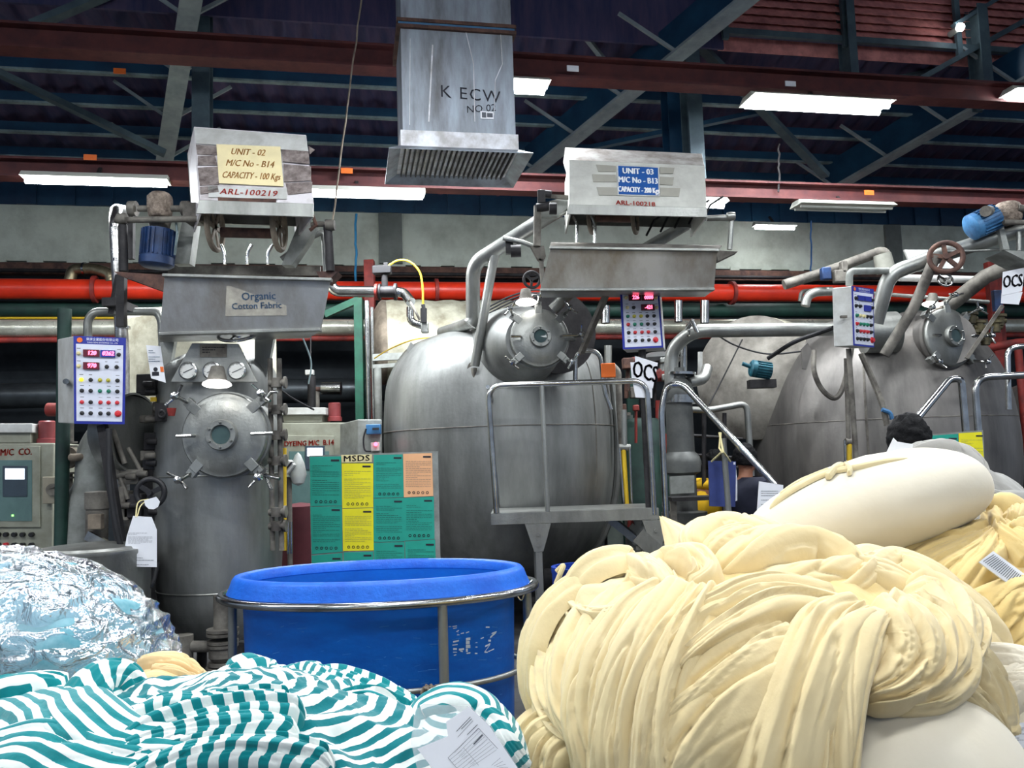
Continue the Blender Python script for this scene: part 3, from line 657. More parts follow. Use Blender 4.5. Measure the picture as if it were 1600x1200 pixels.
sp = slab(hp1, [(338, 225), (438, 229), (443, 291), (342, 286)], 0.004, 'name_sign', mat('cream_sign', S(240, 226, 178), 0.6, 0, var=0.04), M1, off=0.01, bevel=0.001)
dr = (hp1.pt(438, 290)-hp1.pt(342, 286)).normalized()
mb = MB()
for tx, px, py, sz in (('UNIT - 02', 388, 238, 0.085), ('M/C No - B14', 391, 256, 0.085), ('CAPACITY - 100 Kgs', 393, 275, 0.085)):
    mb.text(tx, hp1.pt(px, py, 0.0125), dr, hp1.u, sz, 0.001, xs=0.66 if 'CAP' not in tx else 0.52)
mb.build('sign_lettering', INKO, sp, smooth=0)
slab(hp1, [(325, 291), (448, 294), (448, 311), (326, 308)], 0.002, 'stencil_panel', CABW, M1, off=0.006)
mb = MB(); mb.text('ARL-100219', hp1.pt(389, 301, 0.009), dr, hp1.u, 0.072, 0.001, xs=0.95, spacing=1.1); mb.build('stencil_lettering', INKR, M1, smooth=0)
slab(hp1, [(340, 308), (432, 311), (431, 317), (341, 315)], 0.002, 'rust_smear', BRN, M1, off=0.007)
slab(hp1, [(482, 228), (492, 234), (484, 241)], 0.002, 'torn_tape', TAPE, M1, off=0.009)
# reel inside, seen below the hood
for px in (336, 436):
    c = P(px, 355, 5.6); w = MB().ring(c, X3, 0.155, 0.02, 36, 8).build('reel_wheel', INSUL2, M1)
    mb = MB()
    for k in range(6):
        a = k*PI/3; mb.bar(c, c+(Y3*math.cos(a)+Z3*math.sin(a))*0.15, 0.03, 0.012, up=X3)
    mb.build('reel_spokes', INSUL2, w, smooth=0)
MB().cyl(P(346, 363, 5.55), P(430, 365, 5.55), 0.035).build('reel_shaft', BRN, M1)
for px in (351, 386, 418):
    MB().tube(rounded([P(px, 413, 5.55), P(px, 396, 5.55), P(px-6 if px < 380 else px+8, 382, 5.55)], 0.03), 0.011).build('guide_hook', CHROME, M1)
mb = MB(); mb.prism([P(262, 414, 5.95), P(500, 416, 5.95), P(500, 430, 5.95), P(262, 428, 5.95)], (0, 0.03, 0)); mb.build('tray_rim', CAST, M1, smooth=0)
MB().tube(rounded([P(440, 405, 5.8), P(490, 368, 5.8), P(506, 362, 5.8), P(510, 430, 5.8)], 0.06), 0.022).build('return_pipe', STEEL, M1)
# level glasses and valves right of the vessel
for k, px in enumerate((422, 436)):
    mb = MB(); mb.cyl(P(px, 560, 5.5), P(px+4, 860, 5.5), 0.017); mb.build('side_pipe', CAST, M1)
for py in (598, 640, 680, 720, 800, 822):
    mb = MB(); c = P(432, py, 5.48); mb.cyl(c-X3*0.05, c+X3*0.06, 0.022, n=12); mb.cyl(c-Z3*0.03, c+Z3*0.03, 0.035, n=12); mb.cyl(c+X3*0.05, c+X3*0.065, 0.04, n=12); mb.build('valve', CAST, M1)
MB().cyl(P(405, 678, 5.4), P(422, 678, 5.4), 0.02).build('hinge_pin', CHROME, M1)
MB().tube([P(409, 630, 5.4), P(424, 612, 5.35), P(434, 612, 5.35)], 0.012).build('door_lever', CHROME, M1); mb = MB(); mb.tube([P(406, 722, 5.4), P(416, 745, 5.35), P(424, 765, 5.3)], 0.012); mb.tube([P(412, 742, 5.35), P(437, 748, 5.3)], 0.012); mb.build('door_lever', CHROME, M1)
mb = MB(); mb.cyl(P(443, 700, 5.6), P(443, 860, 5.6), 0.02); mb.build('level_tube', YELP, M1)
for px in (450, 455): MB().cyl(P(px, 815, 5.6), P(px, 865, 5.6), 0.008).build('tie_rod', CHROME, M1)
# bottom drain and valve
mb = MB(); mb.cyl(P(347, 930, 5.35), P(347, 985, 5.35), 0.052); mb.build('drain_pipe', CAST, M1)
mb = MB()
for py, R in ((984, 24), (990, 24), (1002, 23), (1008, 23), (1036, 22), (1043, 25)):
    flange(mb, P(348, py, 5.35), Z3, R*5.35/F, 0.018)
mb.lathe([(0.05, 0), (0.085, 0.04), (0.085, 0.09), (0.06, 0.14)], P(348, 1036, 5.35), Z3, 20); mb.build('drain_valve', CAST, M1)
mb = MB(); mb.cyl(P(300, 1010, 5.35), P(335, 1010, 5.35), 0.035); mb.build('drain_branch', CAST, M1)
MB().cyl(P(286, 1045, 5.35), P(286, 992, 5.35), 0.062).build('branch_stub', CAST, M1)

# ---- machine two : unit 03 -------------------------------------------------
Y2 = 8.2
c2, prof2 = vtank(781, [(503, 2), (507, 30), (518, 72), (535, 122), (550, 146), (590, 170), (640, 177), (700, 178), (760, 174), (810, 163), (850, 144), (885, 110), (905, 60), (910, 2)], Y2)
M2 = thing('dyeing_machine', 'huge round-bellied steel dyeing machine behind the platform, under the unit 03 hood', 'dyeing machine', c2)
MB().lathe(prof2, c2, Z3, 80).build('pressure_vessel', TANK, M2, smooth=60)
for py in (672,):
    z = P(781, py, Y2).z; r = np.interp(z, [p[1] for p in prof2], [p[0] for p in prof2]); MB().ring(c2+Z3*z, Z3, r+0.002, 0.005, 64, 6).build('weld_seam', CAST, M2)
def meridian(az, z0, z1, prof, c, off=0.0, n=20):
    zs = [p[1] for p in prof]; rs = [p[0] for p in prof]
    return [c + Vector((math.cos(az), math.sin(az), 0))*(np.interp(z0+(z1-z0)*i/n, zs, rs)+off) + Z3*(z0+(z1-z0)*i/n) for i in range(n+1)]
MB().tube(meridian(math.radians(-38), 1.2, 2.35, prof2, c2), 0.006, 6).build('weld_seam', CAST, M2)
MB().tube(meridian(math.radians(-10), 0.6, 2.25, prof2, c2, 0.03), 0.035, 8).build('edge_pipe', STEEL, M2)
for a in (30, 150, 210, 330):
    e = Vector((math.cos(math.radians(a)), math.sin(math.radians(a)), 0))*0.75
    MB().cyl(c2+e, c2+e+Z3*0.8, 0.06).build('foot', DARK, M2)
dc = P(843, 528, 6.75)
door(M2, dc, (0.10, -1, 0.05), 46*6.75/F, TANK, clamps=(42, 138, 222, 318, 90, 0), back=P(800, 552, 7.7), bulge=(-0.06, 0.02, -0.01))
insp_lamp(M2, P(822, 470, 6.72), Z3*1+Y3*0.1, 0.062)
# door hinge behind, dark ring and horizontal port
mb = MB(); mb.lathe([(0.36, -0.05), (0.36, 0.05)], P(868, 520, 7.15), (0.35, -1, 0), 36); mb.build('hinge_ring', DARK, M2)
MB().cyl(P(880, 527, 7.3), P(902, 522, 7.8), 0.16).build('side_port', STEEL, M2)
# shackle plates on the shoulder
slab(Pl(P(650, 545, 7.7), X3, Z3), [(636, 545), (642, 534), (652, 545), (652, 570), (640, 572)], 0.03, 'lifting_lug', TANK, M2)
mb = MB(); c = P(741, 575, 7.15); mb.cyl(c, c+Y3*0.25, 0.06); mb.cyl(c-Z3*0.12, c, 0.03); mb.build('support_shoe', CAST, M2)
MB().tube([P(690, 520, 7.9), P(715, 512, 7.7), P(738, 503, 7.3)], 0.055, 14).build('shoulder_pipe', STEEL, M2)
# pipe frame
MB().tube(rounded([P(734, 507, 7.1), P(739, 500, 7.1), P(739, 412, 7.0), P(840, 348, 6.7), P(905, 308, 6.6)], 0.12, 6), 0.062, 16).build('frame_pipe', STEEL, M2)
MB().tube([P(742, 572, 7.05), P(772, 400, 6.9), P(776, 384, 6.9)], 0.040, 12).build('frame_strut', STEEL, M2)

MB().bar(P(908, 552, 6.7), P(949, 456, 6.5), 0.055, 0.03).build('flat_strut', CAST, M2, smooth=0)
MB().tube([P(864, 484, 6.8), P(890, 458, 6.75), P(1100, 335, 6.9)], 0.05, 12).build('frame_pipe', STEEL, M2)
slab(Pl(P(870, 330, 6.4), X3, Z3), [(846, 318), (892, 305), (904, 312), (870, 338), (846, 340)], 0.08, 'hood_arm', GREYP, M2)
tp2 = tray(M2, [(861, 388), (1120, 392), (1115, 453), (844, 454)], 6.05, 6.15, (0.05, 0.7, 0.05))
mb = MB(); mb.add([P(861, 379, 6.25), P(1128, 384, 6.25), P(1120, 392, 6.05), P(858, 388, 6.05)], [(0, 1, 2, 3)]); mb.build('top_flange', CAST, M2, smooth=0, solid=0.008)
hpY = 6.1
o2, hp2 = hood(M2, [(889, 250), (1101, 259), (1104, 325), (889, 320)], 6.35, 6.15, 0.55, 0.075, HOODM2)
tl, tr = P(889, 250, 6.35), P(1101, 259, 6.35); t2, t3 = P(883, 230, 6.6), P(1097, 240, 6.6)
MB().prism([tl, tr, t3, t2], (0, 0.3, -0.02)).build('hood_top_bend', mat('stained_grey_sheet', S(160, 158, 156), 0.6, 0.2, col2=S(104, 96, 90), scale=6), M2, smooth=0, bevel=0.005)
STAIN = mat('old_tape_stain', S(164, 162, 152), 0.8, 0, var=0.05)
for q in [[(931, 257), (962, 259), (962, 268), (935, 268)], [(925, 272), (962, 273), (963, 284), (927, 284)], [(932, 292), (964, 293), (965, 305), (936, 305)], [(1031, 261), (1054, 262), (1052, 271), (1032, 271)], [(1031, 276), (1053, 277), (1051, 289), (1031, 288)], [(1032, 293), (1063, 294), (1061, 307), (1032, 306)]]:
    slab(hp2, q, 0.002, 'stain_strip', STAIN, M2, off=0.004)
slab(hp2, [(964, 257), (1030, 260), (1031, 307), (965, 305)], 0.004, 'sign_border', CABW, M2, off=0.007)
sp = slab(hp2, [(966, 259), (1028, 262), (1029, 305), (967, 303)], 0.003, 'name_sign', mat('blue_sign', S(28, 84, 158), 0.5, 0, var=0.03), M2, off=0.010)
dr = (hp2.pt(1029, 306)-hp2.pt(966, 303)).normalized(); mb = MB()
for tx, px, py, sz, xs in (('UNIT - 03', 997, 268, 0.085, 0.68), ('M/C No - B13', 997, 282, 0.085, 0.62), ('CAPACITY - 200 Kgs', 998, 297, 0.078, 0.46)):
    mb.text(tx, hp2.pt(px, py, 0.0125), dr, hp2.u, sz, 0.0022, xs=xs)
mb.build('sign_lettering', WHITE, sp, smooth=0)
mb = MB(); mb.text('ARL-100218', hp2.pt(993, 318, 0.006), dr, hp2.u, 0.062, 0.0012, xs=0.95); mb.build('stencil_lettering', INKR, M2, smooth=0)
# pivot gear left of hood
mb = MB(); mb.box(P(846, 308, 6.3), (0.06, 0.06, 0.10)); mb.cyl(P(843, 302, 6.3), P(862, 304, 6.3), 0.03); mb.cyl(P(838, 325, 6.28), P(860, 322, 6.28), 0.035); mb.cyl(P(858, 326, 6.2), P(870, 326, 6.2), 0.045); mb.build('pivot_block', DARK, M2, bevel=0.004)
MB().bar(P(850, 306, 6.32), P(892, 309, 6.32), 0.02, 0.03).build('link_bar', CAST, M2, smooth=0)
mb = MB(); mb.cyl(P(840, 322, 6.3), P(839, 385, 6.3), 0.03); mb.build('tray_post', CAST, M2)
mb = MB(); mb.prism([P(829, 384, 6.3), P(850, 384, 6.3), P(853, 400, 6.3), P(848, 410, 6.3), P(840, 404, 6.3)], (0, 0.08, 0)); mb.prism([P(842, 404, 6.3), P(849, 404, 6.3), P(852, 455, 6.3), P(846, 455, 6.3)], (0, 0.05, 0)); mb.build('side_bracket', CAST, M2, smooth=0)
MB().tube([P(786, 372, 6.4), P(815, 378, 6.4), P(836, 386, 6.4)], 0.02).build('link_rod', STEEL, M2)
mb = MB(); mb.lathe([(0.05, -0.04), (0.05, 0.04)], P(806, 392, 6.4), X3, 14); mb.box(P(796, 385, 6.45), (0.06, 0.05, 0.12)); mb.build('pneumatic_valve', DARK, M2)
handwheel(M2, P(831, 437, 6.55), (0.2, -1, 0), 13*6.5/F, DARK, 0.012)
MB().tube([P(1104, 341, 6.35), P(1145, 340, 6.35)], 0.024).build('cross_bar', STEEL, M2)
mb = MB(); mb.lathe([(0.03, -0.03), (0.035, 0), (0.03, 0.03)], P(1142, 338, 6.33), X3, 14); mb.cyl(P(1143, 340, 6.35), P(1140, 390, 6.35), 0.02); mb.build('tray_post', STEEL, M2)
slab(Pl(P(1130, 395, 6.3), X3, Z3), [(1119, 391), (1153, 393), (1122, 408)], 0.1, 'side_bracket', CAST, M2)
for px in (924, 992):
    c = P(px, 344, 6.5); w = MB().ring(c, (1, -0.35, 0), 0.10, 0.018, 30, 8).build('reel_wheel', INSUL2, M2)
    mb = MB()
    for k in range(8):
        a = k*PI/4; xx, yy, _ = frame_from((1, -0.35, 0)); e = xx*math.cos(a)+yy*math.sin(a); mb.bar(c, c+e*0.1, 0.025, 0.01, up=(1, -.35, 0))
    mb.build('reel_spokes', CHROME, w, smooth=0)
MB().cyl(P(930, 341, 6.5), P(990, 342, 6.5), 0.03).build('reel_shaft', BRN, M2)
for px in (897, 925):
    MB().tube(rounded([P(px+4, 382, 6.4), P(px+5, 350, 6.4), P(px-2, 338, 6.4)], 0.04), 0.012).build('guide_hook', CHROME, M2)
for k in range(5):
    a = P(1010+k*22, 368-k*6, 6.6); MB().tube([a, a+Vector((0.08, 0.05, 0.14)), a+Vector((0.2, 0.1, 0.22))], 0.009, 6).build('small_hose', RUBBER, M2)

# ---- machine three ---------------------------------------------------------
Y3m = 9.0
c3, prof3 = vtank(1376, [(494, 2), (497, 40), (508, 92), (530, 134), (560, 160), (600, 178), (650, 187), (700, 190), (760, 186), (820, 172), (860, 140), (890, 90), (896, 2)], Y3m)
M3 = thing('dyeing_machine', 'wide steel dyeing vessel beyond the stair rail, with rusty handwheel and blue motor', 'dyeing machine', c3)
MB().lathe(prof3, c3, Z3, 80).build('pressure_vessel', TANK3, M3, smooth=60)
z = P(1376, 660, Y3m).z; r = np.interp(z, [p[1] for p in prof3], [p[0] for p in prof3]); MB().ring(c3+Z3*z, Z3, r, 0.005, 64, 6).build('weld_seam', CAST, M3)
MB().tube(meridian(math.radians(-118), 0.7, 2.8, prof3, c3, 0.0), 0.012, 6).build('weld_seam', CAST, M3)
MB().tube(meridian(math.radians(-20), 0.7, 2.6, prof3, c3, 0.01), 0.02, 6).build('edge_pipe', STEEL, M3)
for a in (30, 150, 210, 330):
    e = Vector((math.cos(math.radians(a)), math.sin(math.radians(a)), 0))*0.8
    MB().cyl(c3+e, c3+e+Z3*0.8, 0.06).build('foot', DARK, M3)
dc = P(1484, 527, 7.75)
door(M3, dc, (0.32, -1, 0.06), 46*7.75/F, TANK3, clamps=(42, 138, 222, 318, 90, 0), back=P(1440, 560, 8.5))
insp_lamp(M3, P(1456, 474, 7.85), Z3*1+X3*0.2, 0.06)
MB().lathe([(0.19, -0.15), (0.2, 0.15)], P(1374, 520, 7.9), X3, 30).build('side_port', STEEL, M3)
MB().tube(rounded([P(1368, 505, 7.3), P(1389, 428, 7.2), P(1480, 395, 7.1), P(1640, 345, 6.9)], 0.12, 6), 0.066, 16).build('frame_pipe', STEEL, M3)
MB().tube([P(1382, 555, 7.2), P(1428, 480, 7.1), P(1462, 400, 7.0)], 0.045, 12).build('frame_strut', CAST, M3)
MB().tube([P(1465, 492, 7.9), P(1540, 432, 7.7), P(1600, 405, 7.5), P(1640, 400, 7.4)], 0.07, 12).build('rear_pipe', CAST, M3)
MB().bar(P(1510, 560, 7.5), P(1566, 478, 7.4), 0.055, 0.03).build('flat_strut', CAST, M3, smooth=0)
slab(Pl(P(1300, 570, 7.6), X3, Z3), [(1253, 545), (1262, 535), (1268, 548), (1260, 577), (1254, 576)], 0.03, 'lifting_lug', TANK3, M3)
handwheel(M3, P(1478, 402, 6.95), (-0.35, -1, 0.1), 24*6.95/F, BRN, 0.022, 5)
handwheel(M3, P(1477, 437, 7.0), (0.0, -1, 0.3), 11*7/F, CHROME, 0.01)
MB().cyl(P(1478, 394, 7.0), P(1565, 390, 7.0), 0.012).build('wheel_shaft', STEEL, M3)
motor(M3, P(1556, 338, 6.9), P(1515, 357, 6.9), 0.11, MBLUE2)
mb = MB(); mb.lathe([(0, 0), (0.09, 0.01), (0.12, 0.06), (0.12, 0.16), (0.08, 0.2), (0, 0.2)], P(1576, 352, 6.9), Z3, 14); mb.build('gearbox', LINT, M3, sub=1)
mb = MB(); mb.cyl(P(1540, 330, 6.75), P(1546, 330, 6.85), 0.045); mb.cyl(P(1590, 325, 6.8), P(1640, 330, 6.8), 0.03); mb.cyl(P(1568, 347, 6.8), P(1640, 349, 6.8), 0.022); mb.build('drive_shaft', CAST, M3)
slab(Pl(P(1570, 370, 6.9), X3, Z3), [(1560, 352), (1568, 352), (1578, 390), (1568, 390)], 0.05, 'motor_bracket', GREYP, M3)
slab(Pl(P(1600, 400, 6.8), X3, Z3), [(1570, 391), (1640, 394), (1640, 420), (1602, 407)], 0.3, 'hood_shelf', GREYP, M3)
MB().cyl(P(1592, 392, 6.9), P(1592, 362, 6.9), 0.02).build('tray_post', STEEL, M3)
# hanging hose loop on machine three
zr = lambda pts, r, m, nm, par, n=8: MB().tube(spline(pts, 8), r, n).build(nm, m, par)
zr([P(1272, 548, 7.75), P(1272, 580, 7.7), P(1284, 608, 7.7), P(1303, 622, 7.7), P(1316, 608, 7.7), P(1326, 570, 7.7), P(1333, 530, 7.7)], 0.025, CAST, 'hose_loop', M3)
zr([P(1345, 552, 7.6), P(1362, 590, 7.6), P(1378, 630, 7.55), P(1386, 665, 7.55)], 0.028, CAST, 'drain_hose', M3)
mb = MB(); mb.cyl(P(1322, 560, 7.4), P(1326, 690, 7.4), 0.02); mb.build('column_pipe', CAST, M3)
mb = MB(); mb.cyl(P(1321, 690, 7.4), P(1334, 690, 7.4), 0.03); mb.build('gauge_clamp', CAST, M3)
MB().cyl(P(1327, 692, 7.4), P(1328, 760, 7.4), 0.022).build('level_tube', YELP, M3)
for px in (1320, 1335): MB().cyl(P(px, 688, 7.4), P(px+2, 760, 7.4), 0.01).build('tie_rod', CHROME, M3)
zr([P(1378, 640, 7.5), P(1390, 645, 7.5), P(1394, 655, 7.5)], 0.02, MBLUE2, 'valve_grip', M3)
# fourth vessel, cut by the frame
c4, prof4 = vtank(1690, [(585, 2), (588, 40), (598, 82), (612, 100), (650, 112), (720, 118), (780, 116), (850, 100), (890, 50), (894, 2)], 9.6)
M4 = thing('dyeing_machine', 'last steel vessel, cut off by the edge of the picture', 'dyeing machine', c4)
MB().lathe(prof4, c4, Z3, 60).build('pressure_vessel', TANK3, M4, smooth=60)
for a in (30, 150, 210, 330):
    e = Vector((math.cos(math.radians(a)), math.sin(math.radians(a)), 0))*0.5
    MB().cyl(c4+e, c4+e+Z3*0.8, 0.05).build('foot', DARK, M4)
# ---------------------------------------------------------------- pipe runs behind the machines
A = (WU, WN, Z3)
def runpipe(name, label, px, py, Yw, rpx, m, x0=-12, x1=14, cat='pipe', joints=0, jm=None, n=20):
    c = PW(px, py, Yw); k = (c-EYE).dot(fwd)/F; r = rpx*k
    a = WP(x0, Yw, c.z); b = WP(x1, Yw, c.z)
    t = thing(name, label, cat, (a+b)/2)
    MB().cyl(a, b, r, n=n).build('pipe_run', m, t)
    for i in range(joints):
        q = a.lerp(b, (i+0.5)/joints); MB().cyl(q-WU*0.02, q+WU*0.02, r*1.35, n=n).build('pipe_flange', jm or m, t)
    for i in range(6):
        q = a.lerp(b, (i+0.3)/6); MB().bar(q+Z3*r, q+WN*0.5+Z3*r, 0.03, 0.03).build('bracket', DARK, t, smooth=0)
    return t
def xw(px, Yw): return PW(px, 600, Yw).dot(WU)
runpipe('water_pipe', 'thick bright red pipe running along the wall behind all machines', 300, 453, 9.6, 15.5, REDP, joints=7, jm=REDP2)
runpipe('water_pipe', 'dark green pipe running just under the thick red pipe', 300, 484, 9.8, 13, DGRN)
runpipe('steam_pipe', 'silver clad pipe running at tank shoulder height behind all machines', 500, 512, 9.3, 13, mat('aluminium_cladding', S(214, 214, 200), 0.28, 0.55, col2=S(170, 170, 154), scale=5))
runpipe('water_pipe', 'thin brownish red pipe directly below the silver clad pipe', 300, 530, 9.3, 4.5, REDP2)
runpipe('conduit', 'thin dark conduit in the gap above the thick red pipe', 300, 425, 10.2, 3, DARK)
runpipe('conduit', 'thin yellow-brown conduit line beneath the dark green pipe', 100, 497, 9.75, 2, YELP, x1=-1.2)
runpipe('duct_pipe', 'broad dark steel duct low behind the control cabinets', 50, 618, 9.9, 20, mat('dark_duct', S(70, 76, 80), 0.35, 0.6, col2=S(44, 48, 52), scale=3), x1=2.0)
mb = MB(); q0 = WP(0, 10.4, PW(500, 425, 10.4).z)
mb.box(q0, (26, 0.1, 0.14), A); tag(mb.build('cable_tray', BRN, base=q0, smooth=0), 'long rusty cable tray between the concrete wall and the red pipe', 'cable tray')
# rack posts and structural bits
def pole(label, px, y0, y1, Y, r, m, name='pipe_post', top=None):
    a = P(px, y1, Y); b = P(px, y0, Y); zz = max(0.0, a.z) if y1 < 990 else 0
    b = Vector((b.x, b.y, b.z)); a = Vector((b.x, b.y, zz))
    pts = [a, b] + ([P(*q, Y) for q in top] if top else [])
    return tag(MB().tube(rounded(pts, 0.1), r, 12).build(name, m, base=a), label, 'pipe')
def sqpost(label, px, y0, Y, w, m, z0=0.0):
    b = P(px, y0, Y); mb = MB(); mb.box((b.x, b.y, (b.z+z0)/2), (w, w, b.z-z0)); return tag(mb.build('steel_post', m, base=(b.x, b.y, z0), smooth=0, bevel=0.004), label, 'post')
sqpost('dull red square post behind the actuator valve', 577, 407, 9.2, 0.11, REDP2)
b = P(560, 466, 8.6)
mb = MB(); mb.box((b.x, b.y, b.z/2), (0.085, 0.085, b.z)); a2 = P(508, 492, 8.6); mb.bar(P(561, 468, 8.6), a2, 0.07, 0.07); mb.build
o = tag(mb.build('steel_post', GRNP, base=(b.x, b.y, 0), smooth=0), 'green steel post with a slanting arm left of the big round vessel', 'post')
pole('vertical chrome conduit beside the green post', 573, 470, 1000, 8.5, 0.028, CHROME)
pole('second thin chrome conduit beside the green post', 581, 480, 1000, 8.5, 0.018, CHROME)
pole('square light steel upright left of the big round vessel', 590, 575, 1000, 8.4, 0.04, GREYP)
mb = MB(); mb.bar(P(583, 559, 8.4), P(640, 556, 8.4), 0.06, 0.07); mb.bar(P(583, 573, 8.4), P(640, 569, 8.4), 0.04, 0.04); tag(mb.build('shelf_bar', GREYP, base=P(583, 559, 8.4), smooth=0), 'light steel cross bar between upright and big vessel', 'bar')
# actuator valve on a chrome pipe
v = thing('actuator_valve', 'black pneumatic actuator valve on a steel pipe above the wrapped tank', 'valve', P(602, 455, 7.6))
MB().tube(rounded([P(514, 440, 7.6), P(523, 455, 7.6), P(586, 456, 7.6)], 0.1), 0.052, 16).build('inlet_pipe', CHROME, v)
mb = MB(); mb.cyl(P(586, 456, 7.6), P(590, 456, 7.6), 0.075); mb.build('flange', REDP2, v)
mb = MB(); mb.cyl(P(592, 456, 7.6), P(617, 456, 7.6), 0.055); mb.cyl(P(592, 456, 7.6), P(595, 456, 7.6), 0.075); mb.cyl(P(616, 456, 7.6), P(620, 456, 7.6), 0.08); mb.cyl(P(601, 450, 7.6), P(601, 430, 7.6), 0.03); mb.build('valve_body', DARK, v)
mb = MB(); mb.box(P(597, 422, 7.6), (0.17, 0.09, 0.07)); mb.cyl(P(584, 422, 7.6), P(610, 422, 7.6), 0.045); mb.box(P(603, 413, 7.6), (0.04, 0.04, 0.03)); mb.build('actuator', BLACK, v, bevel=0.004)
MB().tube(rounded([P(620, 456, 7.6), P(632, 460, 7.6), P(641, 475, 7.5)], 0.1), [0.05]*8, 14).build('outlet_pipe', CHROME, v) if False else MB().tube(spline([P(620, 456, 7.6), P(632, 459, 7.6), P(642, 472, 7.5)], 6), 0.045, 14).build('outlet_pipe', CHROME, v)
MB().tube(spline([P(607, 415, 7.6), P(622, 407, 7.6), P(640, 409, 7.6), P(655, 424, 7.6), P(660, 446, 7.6), P(661, 475, 7.6)], 8), 0.010, 8).build('air_hose', YELP, v)
MB().tube(spline([P(640, 470, 7.5), P(650, 488, 7.4), P(656, 500, 7.4)], 6), 0.012, 8).build('steel_hose', CAST, v)
v = thing('solenoid_valve', 'small angled seat valve with black cap on the wrapped tank', 'valve', P(662, 510, 7.7))
MB().tube(rounded([P(641, 480, 7.7), P(641, 503, 7.7), P(660, 509, 7.7)], 0.08), 0.035, 12).build('pipe_elbow', CHROME, v)
mb = MB(); mb.cyl(P(662, 504, 7.6), P(662, 482, 7.6), 0.03); mb.cyl(P(662, 482, 7.6), P(661, 476, 7.6), 0.018); mb.build('cap', BLACK, v)
MB().box(P(664, 512, 7.65), (0.07, 0.07, 0.1)).build('valve_body', STEEL, v, bevel=0.01)
zr([P(698, 527, 8.2), P(650, 530, 7.9), P(610, 545, 7.9), P(585, 560, 8.0)], 0.007, YELP, 'yellow_air_line', v, 6)
# wrapped tanks
def wrapped(label, c, ax, R, L, end, body, name='insulated_tank'):
    c = Vector(c); ax = Vector(ax).normalized()
    t = thing(name, label, 'tank', (c.x, c.y, 0))
    rnd = random.Random(3); prof = [(R*0.99, 0)]
    for i in range(1, 17): prof.append((R*(1.0+0.02*math.sin(i*1.9)+rnd.uniform(-.008, .008)), L*i/16))
    MB().lathe(prof, c, ax, 48).build('wrapped_body', body, t, smooth=60)
    MB().lathe([(R*1.0, 0.02), (R*1.01, -0.02), (R*0.95, -0.05), (R*0.6, -0.15), (0, -0.2)], c, ax, 48).build('end_cap', end, t, smooth=60)
    for s in (0.25, 0.75):
        q = c+ax*L*s; MB().box((q.x, q.y, max(0.1, (q.z-R*0.7))/2), (0.12, R*0.9, max(0.1, q.z-R*0.7))).build('stand', DARK, t, smooth=0)
    return t
wrapped('cloth-wrapped insulated tank left behind the huge round-bellied machine', P(600, 535, 9.0), WU, 0.46, 1.5, INSUL2, INSUL)
wrapped('big wrapped drum with a worn grey end, right of the OCS sheet', P(1178, 590, 8.9), (0.75, 0.9, 0), 0.66, 1.7, INSUL3, INSUL)
t = thing('insulated_tank', 'cream upright insulated tank directly behind the narrow machine', 'tank', P(312, 953, 7.6).xy.to_3d())
cc = P(312, 580, 7.6); zt = P(312, 497, 7.6).z; zb_ = P(312, 700, 7.6).z
MB().lathe([(0.66, zb_), (0.68, zb_+0.02), (0.68, zt-0.08), (0.60, zt), (0, zt+0.03)], (cc.x, cc.y, 0), Z3, 48).build('wrapped_body', INSUL, t, smooth=40)
MB().lathe([(0.5, 0), (0.5, zb_+0.01)], (cc.x, cc.y, 0), Z3, 30).build('stand', DARK, t)
# elbow on the red pipe left
t = thing('pipe_elbow', 'foil-wrapped elbow pipe resting on the thick red pipe', 'pipe', P(108, 437, 8.9))
MB().tube(rounded([P(109, 438, 8.9), P(114, 420, 8.9), P(150, 420, 8.9), P(172, 428, 8.9), P(174, 440, 8.9)], 0.12, 6), 0.06, 14).build('wrapped_pipe', mat('dirty_foil', S(170, 160, 130), 0.35, 0.8, col2=S(110, 100, 80), scale=8, bump=0.6), t)
MB().cyl(P(131, 420, 8.9), P(134, 420, 8.9), 0.072).build('clamp_band', CHROME, t)
# chrome riser left of machine one
t = thing('steam_riser', 'tall foil-clad steam riser behind the first control box', 'pipe', (P(192, 700, 6.2).x, 6.2, 0))
MB().tube(rounded([Vector((P(196, 600, 6.2).x, 6.2, 0.0)), P(192, 560, 6.2), P(180, 345, 6.2), P(182, 328, 6.35), P(196, 330, 6.9)], 0.06, 6), 0.047, 16).build('clad_pipe', mat('riser_foil', S(196, 196, 196), 0.28, 0.95, col2=S(120, 118, 116), scale=7, bump=0.3), t)
for py in (352, 405, 480, 510): MB().cyl(P(183+(py-352)*0.06, py, 6.2), P(183+(py-352)*0.06, py+4, 6.2), 0.052).build('clamp_band', CHROME, t)
MB().tube(rounded([P(137, 528, 6.0), P(137, 500, 6.0), P(147, 487, 6.0), P(245, 487, 6.2), P(252, 500, 6.2), P(254, 540, 6.2)], 0.12, 6), 0.03, 12).build('side_loop', STEEL, t)
t = thing('bracket_lever', 'dark steel lever rods hanging beside the foil-clad riser', 'lever', P(175, 490, 5.9))
MB().tube([P(184, 430, 5.9), P(173, 490, 5.9)], 0.02, 8).build('rod', DARK, t); MB().box(P(188, 478, 6.0), (0.1, 0.35, 0.06)).build('joint', DARK, t)
pole('short dark green pipe stub with rounded cap left of the first control box', 101, 483, 1000, 5.75, 0.045, DGRN)
